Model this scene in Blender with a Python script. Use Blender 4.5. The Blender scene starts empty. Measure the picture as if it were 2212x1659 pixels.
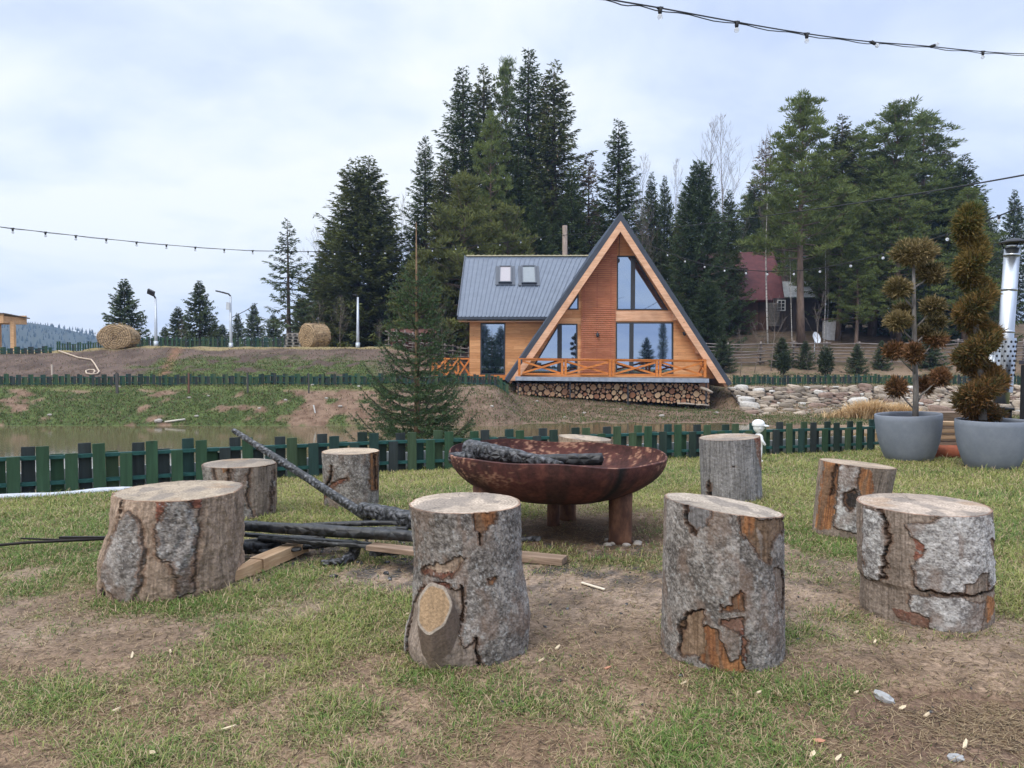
import bpy, math, random
import numpy as np
from mathutils import Vector, Matrix
from mathutils.geometry import tessellate_polygon

# ------------------------------------------------------------------ camera, sky, sun, exposure
scene = bpy.context.scene
CAMH = 1.1
PITCH = math.radians(2.26)
cam_d = bpy.data.cameras.new("camera")
cam_d.sensor_width = 36.0
cam_d.lens = 26.72
cam_d.clip_start = 0.05
cam_d.clip_end = 6000
cam = bpy.data.objects.new("camera", cam_d)
scene.collection.objects.link(cam)
cam.location = (0, 0, CAMH)
cam.rotation_euler = (math.radians(90) - PITCH, 0, 0)
scene.camera = cam

SUN_EL, SUN_AZ = math.radians(48), math.radians(215)     # azimuth clockwise from +Y (the view)
world = bpy.data.worlds.new("World")
scene.world = world
world.use_nodes = True
wn = world.node_tree
for n in list(wn.nodes):
    wn.nodes.remove(n)
def WN(t, **k):
    n = wn.nodes.new(t)
    for a, b in k.items():
        setattr(n, a, b)
    return n
w_out = WN('ShaderNodeOutputWorld')
w_bg = WN('ShaderNodeBackground')
w_bg.inputs['Strength'].default_value = 0.11
w_sky = WN('ShaderNodeTexSky', sky_type='NISHITA')
w_sky.sun_disc = False
w_sky.sun_elevation = SUN_EL
w_sky.sun_rotation = SUN_AZ
w_tc = WN('ShaderNodeTexCoord')
w_sep = WN('ShaderNodeSeparateXYZ')
wn.links.new(w_tc.outputs['Generated'], w_sep.inputs[0])
def WM(op, a, b=None, c=None):
    n = WN('ShaderNodeMath', operation=op)
    for i, v in enumerate((a, b, c)):
        if v is None: continue
        if isinstance(v, (int, float)): n.inputs[i].default_value = v
        else: wn.links.new(v, n.inputs[i])
    return n.outputs[0]
zc = WM('ADD', WM('MAXIMUM', w_sep.outputs[2], 0.0), 0.22)
cx_ = WM('DIVIDE', w_sep.outputs[0], zc)
cy_ = WM('DIVIDE', w_sep.outputs[1], zc)
w_comb = WN('ShaderNodeCombineXYZ')
wn.links.new(cx_, w_comb.inputs[0]); wn.links.new(cy_, w_comb.inputs[1])
def wnoise(scale, detail, rough, off, dist=0.0):
    mp = WN('ShaderNodeMapping')
    mp.inputs['Location'].default_value = off
    wn.links.new(w_comb.outputs[0], mp.inputs[0])
    n = WN('ShaderNodeTexNoise')
    n.inputs['Scale'].default_value = scale
    n.inputs['Detail'].default_value = detail
    n.inputs['Roughness'].default_value = rough
    n.inputs['Distortion'].default_value = dist
    wn.links.new(mp.outputs[0], n.inputs['Vector'])
    return n.outputs[0]
nA = wnoise(1.15, 6, 0.55, (3.1, 1.7, 0.0), 0.3)
nB = wnoise(2.3, 4, 0.5, (7.7, 4.2, 2.0), 0.2)
nn = WM('ADD', WM('MULTIPLY', nA, 0.68), WM('MULTIPLY', nB, 0.32))
nn = WM('SUBTRACT', nn, WM('SUBTRACT', WM('MULTIPLY', w_sep.outputs[0], 0.15), 0.0))   # heavier cloud to the right
w_ramp = WN('ShaderNodeValToRGB')
cr = w_ramp.color_ramp
cr.elements[0].position = 0.37; cr.elements[0].color = (4.1, 4.8, 6.3, 1)
cr.elements[1].position = 0.60; cr.elements[1].color = (6.6, 6.85, 7.1, 1)
e = cr.elements.new(0.47); e.color = (5.15, 5.75, 6.9, 1)
e = cr.elements.new(0.53); e.color = (5.9, 6.35, 7.0, 1)
wn.links.new(nn, w_ramp.inputs[0])
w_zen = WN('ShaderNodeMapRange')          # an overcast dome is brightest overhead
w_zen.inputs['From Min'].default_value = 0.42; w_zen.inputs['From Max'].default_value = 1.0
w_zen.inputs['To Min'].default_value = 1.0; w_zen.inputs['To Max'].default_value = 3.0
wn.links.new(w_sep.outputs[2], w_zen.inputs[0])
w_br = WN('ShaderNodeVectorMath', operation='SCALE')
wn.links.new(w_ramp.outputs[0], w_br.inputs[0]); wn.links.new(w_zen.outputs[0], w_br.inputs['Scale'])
w_mix = WN('ShaderNodeMix', data_type='RGBA')
w_mix.inputs['Factor'].default_value = 0.93
wn.links.new(w_sky.outputs[0], w_mix.inputs['A'])
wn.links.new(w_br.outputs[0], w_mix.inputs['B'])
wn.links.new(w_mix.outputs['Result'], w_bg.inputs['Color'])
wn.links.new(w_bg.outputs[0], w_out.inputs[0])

sun_d = bpy.data.lights.new("sun", 'SUN')
sun_d.energy = 1.25
sun_d.angle = math.radians(14)
sun_d.color = (1.0, 0.95, 0.88)
sun = bpy.data.objects.new("sun", sun_d)
scene.collection.objects.link(sun)
sdir = Vector((math.sin(SUN_AZ)*math.cos(SUN_EL), math.cos(SUN_AZ)*math.cos(SUN_EL), math.sin(SUN_EL)))
sun.rotation_euler = sdir.to_track_quat('Z', 'Y').to_euler()
sun.location = (0, -10, 30)

scene.view_settings.view_transform = 'Standard'
scene.view_settings.look = 'None'
scene.view_settings.exposure = 0.56
scene.view_settings.gamma = 1.0
scene.cycles.use_denoising = True
scene.cycles.max_bounces = 8
scene.cycles.transparent_max_bounces = 6

# ------------------------------------------------------------------ measuring helpers
# the photograph was measured on a 2212-px-wide print: focal length 1642 of those px
CT, ST = math.cos(PITCH), math.sin(PITCH)
def ray(xd, yd):
    u, v = (xd-1106)/1642.0, (829.5-yd)/1642.0
    return (u, CT + v*ST, -ST + v*CT)
def at(xd, yd, Y):
    d = ray(xd, yd); t = Y/d[1]
    return Vector((d[0]*t, Y, CAMH + d[2]*t))
def c1(cx, cy):            # close crop of the cabin -> print px
    return ((1100+cx/2.765)*.8641, (480+cy/2.765)*.8641)
def hc(cx, cy, Y):
    return at(*c1(cx, cy), Y)
def c6(cx, cy):            # close crop of the planters
    return ((1960+cx/2.37)*.8641, (480+cy/2.37)*.8641)

# ------------------------------------------------------------------ numpy noise
np.seterr(over='ignore')
U32 = (np.uint32(0), np.uint32(1))
def _h(x, y, z):
    h = x*np.uint32(374761393) + y*np.uint32(668265263) + z*np.uint32(2246822519)
    h = (h ^ (h >> np.uint32(13)))*np.uint32(1274126177)
    h = h ^ (h >> np.uint32(16))
    return (h & np.uint32(0xffffff))*(1.0/0xffffff)
def vnoise(x, y, z):
    x, y, z = np.broadcast_arrays(np.asarray(x, float), np.asarray(y, float), np.asarray(z, float))
    xi, yi, zi = np.floor(x), np.floor(y), np.floor(z)
    fx, fy, fz = x-xi, y-yi, z-zi
    fx = fx*fx*(3-2*fx); fy = fy*fy*(3-2*fy); fz = fz*fz*(3-2*fz)
    xi = xi.astype(np.int64).astype(np.uint32); yi = yi.astype(np.int64).astype(np.uint32); zi = zi.astype(np.int64).astype(np.uint32)
    r = 0
    for a in (0, 1):
        for b in (0, 1):
            for c in (0, 1):
                w = (fx if a else 1-fx)*(fy if b else 1-fy)*(fz if c else 1-fz)
                r = r + w*_h(xi+U32[a], yi+U32[b], zi+U32[c])
    return r
def fbm(x, y, z=0.0, o=4, g=0.5):
    s, a, t = 0, 1.0, 0
    x = np.asarray(x, float); y = np.asarray(y, float); z = np.asarray(z, float)
    for i in range(o):
        s = s + a*vnoise(x+17.3*i, y+5.1*i, z+9.7*i); t += a; a *= g
        x = x*2.03; y = y*2.03; z = z*2.03
    return s/t
def sstep(a, b, x):
    t = np.clip((x-a)/(b-a), 0, 1); return t*t*(3-2*t)
def mixc(a, b, t):
    t = np.asarray(t)[..., None]
    return np.asarray(a)*(1-t) + np.asarray(b)*t

# ------------------------------------------------------------------ objects
COL = scene.collection
def tag(o, label=None, cat=None, group=None, kind=None):
    if label: o['label'] = label
    if cat: o['category'] = cat
    if group: o['group'] = group
    if kind: o['kind'] = kind
    return o
def thing(name, label, cat, loc=(0, 0, 0), group=None, rz=0.0):
    o = bpy.data.objects.new(name, None)
    o.empty_display_size = 0.2
    COL.objects.link(o); o.location = loc; o.rotation_euler = (0, 0, rz)
    return tag(o, label, cat, group)
def wloc(o):
    v = Vector((0, 0, 0))
    while o is not None:
        v += o.location; o = o.parent
    return v
def link(name, me, parent=None, loc=None):
    o = bpy.data.objects.new(name, me); COL.objects.link(o)
    if parent is not None: o.parent = parent
    if loc is not None: o.location = loc
    return o
def np_mesh(name, V, F, mat, col=None, mi=None, smooth=False):
    """V (n,3), F list of index arrays (k,3) and/or (k,4); col (n,3)"""
    me = bpy.data.meshes.new(name)
    V = np.ascontiguousarray(V, dtype=np.float32)
    Fs = F if isinstance(F, (list, tuple)) else [F]
    Fs = [np.asarray(f, dtype=np.int32) for f in Fs if len(f)]
    loops = np.concatenate([f.ravel() for f in Fs])
    sizes = np.concatenate([np.full(len(f), f.shape[1], np.int32) for f in Fs])
    starts = np.concatenate([[0], np.cumsum(sizes)[:-1]]).astype(np.int32)
    me.vertices.add(len(V)); me.vertices.foreach_set('co', V.ravel())
    me.loops.add(len(loops)); me.loops.foreach_set('vertex_index', loops)
    me.polygons.add(len(sizes)); me.polygons.foreach_set('loop_start', starts)
    me.polygons.foreach_set('loop_total', sizes)
    for m in (mat if isinstance(mat, (list, tuple)) else [mat]): me.materials.append(m)
    if mi is not None: me.polygons.foreach_set('material_index', np.asarray(mi, np.int32))
    me.polygons.foreach_set('use_smooth', np.full(len(sizes), bool(smooth)))
    me.update(calc_edges=True)
    if col is not None:
        at_ = me.color_attributes.new('Col', 'FLOAT_COLOR', 'POINT')
        c4 = np.ones((len(V), 4), np.float32); c4[:, :3] = col
        at_.data.foreach_set('color', c4.ravel())
    return me

class MB:
    """collects shapes in world coordinates, links them as ONE mesh object"""
    def __init__(s): s.V = []; s.F = []; s.M = []; s.S = []
    def add(s, vs, fs, m=0, smooth=False):
        b = len(s.V); s.V += [tuple(v) for v in vs]
        for f in fs: s.F.append(tuple(b+i for i in f)); s.M.append(m); s.S.append(smooth)
    def box(s, c, d, m=0, R=None):
        c = Vector(c); h = [x/2 for x in d]; vs = []
        for i in (-1, 1):
            for j in (-1, 1):
                for k in (-1, 1):
                    v = Vector((i*h[0], j*h[1], k*h[2]))
                    vs.append(c + (R @ v if R else v))
        s.add(vs, [(0,1,3,2),(4,6,7,5),(0,4,5,1),(2,3,7,6),(0,2,6,4),(1,5,7,3)], m)
    def beam(s, p, q, w, h, m=0, up=(0, 0, 1)):
        p, q = Vector(p), Vector(q); d = (q-p); L = d.length; d.normalize(); up = Vector(up)
        if abs(d.dot(up)) > .99: up = Vector((0, 1, 0))
        x = d.cross(up).normalized(); z = x.cross(d).normalized()
        R = Matrix((x, d, z)).transposed()
        s.box((p+q)/2, (w, L, h), m, R)
    def prism(s, poly, y0, y1, m=0):
        """poly = [(x, z)...] extruded along Y"""
        n = len(poly)
        vs = [(x, y0, z) for x, z in poly] + [(x, y1, z) for x, z in poly]
        fs = [tuple(range(n)), tuple(range(2*n-1, n-1, -1))]
        fs += [(i, i+n, (i+1) % n+n, (i+1) % n) for i in range(n)]
        s.add(vs, fs, m)
    def slab(s, outer, holes, y0, y1, m=0):
        loops = [outer]+holes
        flat = [p for l in loops for p in l]
        tris = tessellate_polygon([[Vector((x, z, 0)) for x, z in l] for l in loops])
        n = len(flat)
        vs = [(x, y0, z) for x, z in flat] + [(x, y1, z) for x, z in flat]
        fs = [tuple(t) for t in tris] + [tuple(i+n for i in t[::-1]) for t in tris]
        b = 0
        for l in loops:
            k = len(l)
            fs += [(b+i, b+(i+1) % k, b+(i+1) % k+n, b+i+n) for i in range(k)]
            b += k
        s.add(vs, fs, m)
    def tube(s, pts, rad, n=8, m=0, caps=True, smooth=True):
        pts = [Vector(p) for p in pts]
        if isinstance(rad, (int, float)): rad = [rad]*len(pts)
        vs = []; up = None
        for i, p in enumerate(pts):
            d = (pts[min(i+1, len(pts)-1)] - pts[max(i-1, 0)]).normalized()
            if up is None:
                up = Vector((0, 0, 1)) if abs(d.z) < .9 else Vector((1, 0, 0))
            x = d.cross(up).normalized(); y = x.cross(d).normalized(); up = y
            for k in range(n):
                a = 2*math.pi*k/n
                vs.append(p + (x*math.cos(a)+y*math.sin(a))*rad[i])
        fs = []
        for i in range(len(pts)-1):
            for k in range(n):
                fs.append((i*n+k, i*n+(k+1) % n, (i+1)*n+(k+1) % n, (i+1)*n+k))
        s.add(vs, fs, m, smooth)
        if caps:
            b = len(s.V)-len(vs)
            s.F.append(tuple(b+k for k in range(n))[::-1]); s.M.append(m); s.S.append(False)
            e = b+(len(pts)-1)*n
            s.F.append(tuple(e+k for k in range(n))); s.M.append(m); s.S.append(False)
    def lathe(s, prof, c=(0, 0, 0), n=32, m=0, smooth=True, wob=None):
        vs = []; k = len(prof)
        for j in range(n):
            a = 2*math.pi*j/n
            for r, z in prof:
                w = wob(a, z) if wob else 1.0
                vs.append((c[0]+r*w*math.cos(a), c[1]+r*w*math.sin(a), c[2]+z))
        fs = [(j*k+i, ((j+1) % n)*k+i, ((j+1) % n)*k+i+1, j*k+i+1) for j in range(n) for i in range(k-1)]
        s.add(vs, fs, m, smooth)
    def sphere(s, c, r, m=0, n=10, k=6, R=None):
        c = Vector(c); r = (r, r, r) if isinstance(r, (int, float)) else r
        vs = []
        for i in range(k+1):
            t = math.pi*i/k
            for j in range(n):
                a = 2*math.pi*j/n
                v = Vector((r[0]*math.sin(t)*math.cos(a), r[1]*math.sin(t)*math.sin(a), r[2]*math.cos(t)))
                vs.append(c + (R @ v if R else v))
        fs = [(i*n+j, (i+1)*n+j, (i+1)*n+(j+1) % n, i*n+(j+1) % n) for i in range(k) for j in range(n)]
        s.add(vs, fs, m, True)
    def quad(s, a, b, c, d, m=0): s.add([a, b, c, d], [(0, 1, 2, 3)], m)
    def build(s, name, mats, parent=None, bevel=0.0, col=None):
        off = wloc(parent) if parent else Vector((0, 0, 0))
        me = bpy.data.meshes.new(name)
        me.from_pydata([(v[0]-off.x, v[1]-off.y, v[2]-off.z) for v in s.V], [], s.F)
        for m in (mats if isinstance(mats, (list, tuple)) else [mats]): me.materials.append(m)
        me.polygons.foreach_set('material_index', s.M)
        me.polygons.foreach_set('use_smooth', s.S)
        me.update()
        o = link(name, me, parent)
        if bevel:
            b = o.modifiers.new('bevel', 'BEVEL'); b.width = bevel; b.segments = 2; b.limit_method = 'ANGLE'
        return o
def copy_tree(o, parent=None):
    c = o.copy(); COL.objects.link(c); c.parent = parent
    for ch in [x for x in KIDS.get(o.name, [])]: copy_tree(ch, c)
    return c
KIDS = {}
def reg(o):           # remember the children of a prototype so that copies are quick
    KIDS[o.name] = [c for c in COL.objects if c.parent == o]
    for c in KIDS[o.name]: reg(c)

# ------------------------------------------------------------------ materials
def nm(name):
    m = bpy.data.materials.new(name); m.use_nodes = True
    nt = m.node_tree; b = nt.nodes['Principled BSDF']
    return m, nt, b
def nd(nt, t, **k):
    n = nt.nodes.new(t)
    for a, v in k.items():
        if a in n.inputs.keys(): n.inputs[a].default_value = v
        else: setattr(n, a, v)
    return n
def coords(nt, scale=(1, 1, 1), src='Object'):
    tc = nd(nt, 'ShaderNodeTexCoord'); mp = nd(nt, 'ShaderNodeMapping')
    mp.inputs['Scale'].default_value = scale
    nt.links.new(tc.outputs[src], mp.inputs[0]); return mp.outputs[0]
def noise(nt, vec, scale=1, detail=4, rough=.55, dist=0):
    n = nd(nt, 'ShaderNodeTexNoise')
    n.inputs['Scale'].default_value = scale; n.inputs['Detail'].default_value = detail
    n.inputs['Roughness'].default_value = rough; n.inputs['Distortion'].default_value = dist
    nt.links.new(vec, n.inputs['Vector']); return n.outputs[0]
def ramp(nt, fac, stops):
    r = nd(nt, 'ShaderNodeValToRGB'); c = r.color_ramp
    c.elements[0].position, c.elements[0].color = stops[0][0], (*stops[0][1], 1)
    c.elements[1].position, c.elements[1].color = stops[-1][0], (*stops[-1][1], 1)
    for p, k in stops[1:-1]:
        e = c.elements.new(p); e.color = (*k, 1)
    nt.links.new(fac, r.inputs[0]); return r.outputs[0]
def mixn(nt, a, b, fac, blend='MIX'):
    n = nd(nt, 'ShaderNodeMix', data_type='RGBA', blend_type=blend)
    for k, v in (('Factor', fac), ('A', a), ('B', b)):
        if isinstance(v, (int, float)): n.inputs[k].default_value = v
        elif isinstance(v, tuple): n.inputs[k].default_value = (*v, 1)
        else: nt.links.new(v, n.inputs[k])
    return n.outputs['Result']
def bump(nt, b, h, strength=.3, dist=.01):
    n = nd(nt, 'ShaderNodeBump'); n.inputs['Strength'].default_value = strength
    n.inputs['Distance'].default_value = dist
    nt.links.new(h, n.inputs['Height']); nt.links.new(n.outputs[0], b.inputs['Normal'])
def gm(name, stops, scale=(1, 1, 1), ns=4, detail=6, rough=.8, bmp=.3, bd=.01, metal=0, spec=.3, nr=.6, dist=0):
    m, nt, b = nm(name)
    v = coords(nt, scale)
    n = noise(nt, v, ns, detail, nr, dist)
    nt.links.new(ramp(nt, n, stops), b.inputs['Base Color'])
    b.inputs['Roughness'].default_value = rough; b.inputs['Metallic'].default_value = metal
    b.inputs['Specular IOR Level'].default_value = spec
    if bmp: bump(nt, b, noise(nt, v, ns*3, 4, .6), bmp, bd)
    return m
def vm(name, lo=.75, hi=1.25, ns=40, rough=.9, bmp=.4, bd=.005, scale=(1, 1, 1), spec=.25, transl=0):
    """base colour from the mesh's own colour attribute, varied by noise"""
    m, nt, b = nm(name)
    a = nd(nt, 'ShaderNodeAttribute', attribute_name='Col')
    v = coords(nt, scale)
    n = noise(nt, v, ns, 5, .6)
    f = ramp(nt, n, [(.3, (lo,)*3), (.7, (hi,)*3)])
    nt.links.new(mixn(nt, a.outputs['Color'], f, 1.0, 'MULTIPLY'), b.inputs['Base Color'])
    b.inputs['Roughness'].default_value = rough
    b.inputs['Specular IOR Level'].default_value = spec
    if bmp: bump(nt, b, n, bmp, bd)
    return m
def flat(name, c, rough=.7, metal=0, spec=.4, var=.12, ns=20, bmp=0):
    lo = tuple(x*(1-var) for x in c); hi = tuple(min(1, x*(1+var)) for x in c)
    return gm(name, [(.3, lo), (.7, hi)], ns=ns, rough=rough, metal=metal, spec=spec, bmp=bmp)

def wood_mat(name, stops, axis='x', ns=5, rough=.75, knots=True, bmp=.15, stretch=12):
    sc = {'x': (1, stretch, stretch), 'y': (stretch, 1, stretch), 'z': (stretch, stretch, 1)}[axis]
    m, nt, b = nm(name)
    v = coords(nt, sc); n = noise(nt, v, ns*.5, 6, .65, .4)
    c = ramp(nt, n, stops)
    big = noise(nt, coords(nt, (1, 1, 1)), 1.7, 3, .5)
    c = mixn(nt, c, ramp(nt, big, [(.3, (.82,)*3), (.7, (1.12,)*3)]), 1.0, 'MULTIPLY')
    if knots:
        kv = nd(nt, 'ShaderNodeTexVoronoi'); kv.inputs['Scale'].default_value = 3.0
        sc2 = {'x': (.6, 1.6, 1.6), 'y': (1.6, .6, 1.6), 'z': (1.6, 1.6, .6)}[axis]
        nt.links.new(coords(nt, sc2), kv.inputs['Vector'])
        k = ramp(nt, kv.outputs['Distance'], [(.03, (.35, .28, .22)), (.10, (1, 1, 1))])
        c = mixn(nt, c, k, 1.0, 'MULTIPLY')
    nt.links.new(c, b.inputs['Base Color'])
    b.inputs['Roughness'].default_value = rough; b.inputs['Specular IOR Level'].default_value = .3
    bump(nt, b, n, bmp, .004)
    return m
def clad_mat(name, c_lo, c_hi, board=.145, axis=2, dark=.35, gap=.05):
    """boards laid side by side: every board its own tone, a groove between"""
    m, nt, b = nm(name)
    tc = nd(nt, 'ShaderNodeTexCoord'); sp = nd(nt, 'ShaderNodeSeparateXYZ')
    nt.links.new(tc.outputs['Object'], sp.inputs[0])
    def M(op, a, c=None):
        n = nd(nt, 'ShaderNodeMath', operation=op)
        for i, v in enumerate((a, c)):
            if v is None: continue
            if isinstance(v, (int, float)): n.inputs[i].default_value = v
            else: nt.links.new(v, n.inputs[i])
        return n.outputs[0]
    q = M('DIVIDE', sp.outputs[axis], board); fl = M('FLOOR', q); fr = M('FRACT', q)
    xl = M('FLOOR', M('ADD', M('DIVIDE', sp.outputs[0], 1.9), M('MULTIPLY', fl, .37)))
    cb = nd(nt, 'ShaderNodeCombineXYZ'); nt.links.new(fl, cb.inputs[0]); nt.links.new(xl, cb.inputs[1])
    wnz = nd(nt, 'ShaderNodeTexWhiteNoise', noise_dimensions='2D'); nt.links.new(cb.outputs[0], wnz.inputs['Vector'])
    c = ramp(nt, wnz.outputs['Value'], [(0, c_lo), (1, c_hi)])
    g = noise(nt, coords(nt, (1.2, 14, 14)), 2.5, 6, .65, .5)
    c = mixn(nt, c, ramp(nt, g, [(.3, (.78, .74, .70)), (.65, (1.12, 1.12, 1.12))]), 1.0, 'MULTIPLY')
    kv = nd(nt, 'ShaderNodeTexVoronoi'); kv.inputs['Scale'].default_value = 2.2
    nt.links.new(coords(nt, (1, 2, 2.2)), kv.inputs['Vector'])
    c = mixn(nt, c, ramp(nt, kv.outputs['Distance'], [(.03, (.4, .3, .22)), (.08, (1, 1, 1))]), 1.0, 'MULTIPLY')
    gr = ramp(nt, fr, [(0, (dark,)*3), (gap, (1, 1, 1))])
    c = mixn(nt, c, gr, 1.0, 'MULTIPLY')
    nt.links.new(c, b.inputs['Base Color'])
    b.inputs['Roughness'].default_value = .7; b.inputs['Specular IOR Level'].default_value = .3
    bump(nt, b, gr, .6, .01)
    return m
# ------------------------------------------------------------------ terrain
FX = np.array([-16, -4.05, -.94, 3.44, 5.0, 14]); FY = np.array([-1.0, 6.0, 7.82, 9.5, 10.2, 13.8])
def yfence(x): return np.interp(x, FX, FY)
PL = np.array([(22.5, -1.9), (25.4, -1.3), (26.6, -.72), (28.5, -.14), (30.6, -.08), (31.5, .05), (37, 1.32), (38.3, 1.45), (46, 1.35), (70, .8), (120, .2), (600, -4), (3000, -10)])
PM = np.array([(22.5, -1.9), (26.4, -1.3), (28, -1.22), (30.6, -1.0), (31.6, -.9), (34, -.6), (40, -.2), (44, .7), (50, 2.0), (60, 3.0), (100, 4), (600, -2), (3000, -10)])
PR = np.array([(22.5, -1.6), (27.5, -1.35), (29.3, -1.28), (30.0, -1.2), (33.2, -.28), (35, -.25), (38, 0.05), (42, .7), (48, 1.8), (55, 3.0), (70, 4), (100, 4.2), (600, -2), (3000, -10)])
def terr(x, y, rough=True):
    x = np.asarray(x, float); y = np.asarray(y, float)
    yf = yfence(x)
    lawn = -0.035*np.clip(y-5, 0, 9)
    if rough:
        lawn = lawn + .018*(fbm(x*1.3, y*1.3, 3, 3)-.5) + .008*(fbm(x*9, y*9, 5, 3)-.5)*sstep(14, 5, y)
        ring = np.hypot((x-1.35)/.34, (y-2.22)/.24)
        lawn = lawn - .018*sstep(1.02, .93, ring)
    t = sstep(0, 1, (y-yf-.45)/5.2)
    near = lawn*(1-t) + (-1.95)*t
    l = np.interp(y, PL[:, 0], PL[:, 1]); m = np.interp(y, PM[:, 0], PM[:, 1]); r = np.interp(y, PR[:, 0], PR[:, 1])
    m = m + sstep(29, 31.5, y)*sstep(37, 33, y)*(.33 - .085*(x))*(x < 9.5)*sstep(-3.5, 0, x)
    q_ = sstep(30.4, 31.6, y); a = sstep(-.9-4.1*q_, .8-2.0*q_, x*30/np.clip(y, 25, 60)); b = sstep(8.2, 9.6, x)
    far = (l*(1-a)+m*a)*(1-b) + r*b
    far = far - .22*sstep(-20.5, -22.5, x)*sstep(35, 37.5, y)*sstep(60, 45, y)
    if rough:
        amp = sstep(24, 27, y)
        far = far + amp*(.30*(fbm(x*.35, y*.35, 9, 4)-.5)*sstep(31, 36, y) + .16*(fbm(x*1.6, y*1.6, 1, 4)-.5))
    s = sstep(20.5, 23.5, y)
    z = near*(1-s) + far*s
    sh = sstep(6.5, 9.5, x)*sstep(18, 25, y)*sstep(30, 27, y)
    z = z*(1-sh) + np.maximum(z, -1.22)*sh
    return z
def gz(x, y): return float(terr(np.array([x]), np.array([y]))[0])
def ground(xd, yd, lo=1.2, hi=12.0):
    """where the sight line through a print pixel meets the lawn"""
    d = ray(xd, yd); z = 0.0; Y = 3.0
    for _ in range(5):
        Y = min(max((z-CAMH)/d[2]*d[1], lo), hi); z = -0.035*max(Y-5, 0)
    z = gz(d[0]/d[1]*Y, Y); Y = min(max((z-CAMH)/d[2]*d[1], lo), hi)
    p = at(xd, yd, Y); p.z = gz(p.x, Y); return p

# worn patches of the lawn: (x, y, rx, ry, amount)
WORN = []
for xd, yd, rx, ry, am in ((1330, 1290, .85, .60, 1.15), (930, 1250, .45, .42, 1.0), (1760, 1290, .45, .60, 1.0), (2010, 1430, .70, .24, 1.05),
        (1800, 1420, .4, .25, .7), (560, 1430, .5, .13, .7), (1290, 1470, .60, .20, .8), (1250, 1140, .70, .55, 1.15), (230, 1440, .22, .08, .4),
        (1000, 1530, .5, .12, .55), (1450, 1590, .4, .09, .55), (560, 1600, .25, .06, .45), (300, 1630, .2, .05, .4), (800, 1490, .3, .1, .5),
        (2080, 1540, .25, .12, .5), (1120, 1640, .35, .05, .45), (690, 1280, .25, .15, .35), (720, 1185, .75, .24, .95), (1060, 1400, .4, .2, .5)):
    p = ground(xd, yd); WORN.append((p.x, p.y, rx, ry, am))
RINGC = (1.35, 2.22)
def worn(x, y):
    w = np.zeros_like(x)
    for a, b, rx, ry, am in WORN:
        w = np.maximum(w, am*np.exp(-(((x-a)/rx)**2+((y-b)/ry)**2)*.8))
    near = sstep(4.4, 2.4, y)*.50
    w = np.maximum(w, near)
    n = fbm(x*2.1, y*2.1, 2, 4); n2 = fbm(x*7, y*7, 8, 3)
    w = np.clip(w*1.12 + (n-.5)*1.7 + (n2-.5)*1.0, 0, 1)*sstep(0, .12, w) + sstep(.60, .8, n)*.25
    ring = np.hypot((x-RINGC[0])/.36, (y-RINGC[1])/.26)
    w = np.maximum(w, .93*sstep(1.03, .95, ring))
    return np.clip(w, 0, 1)
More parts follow.
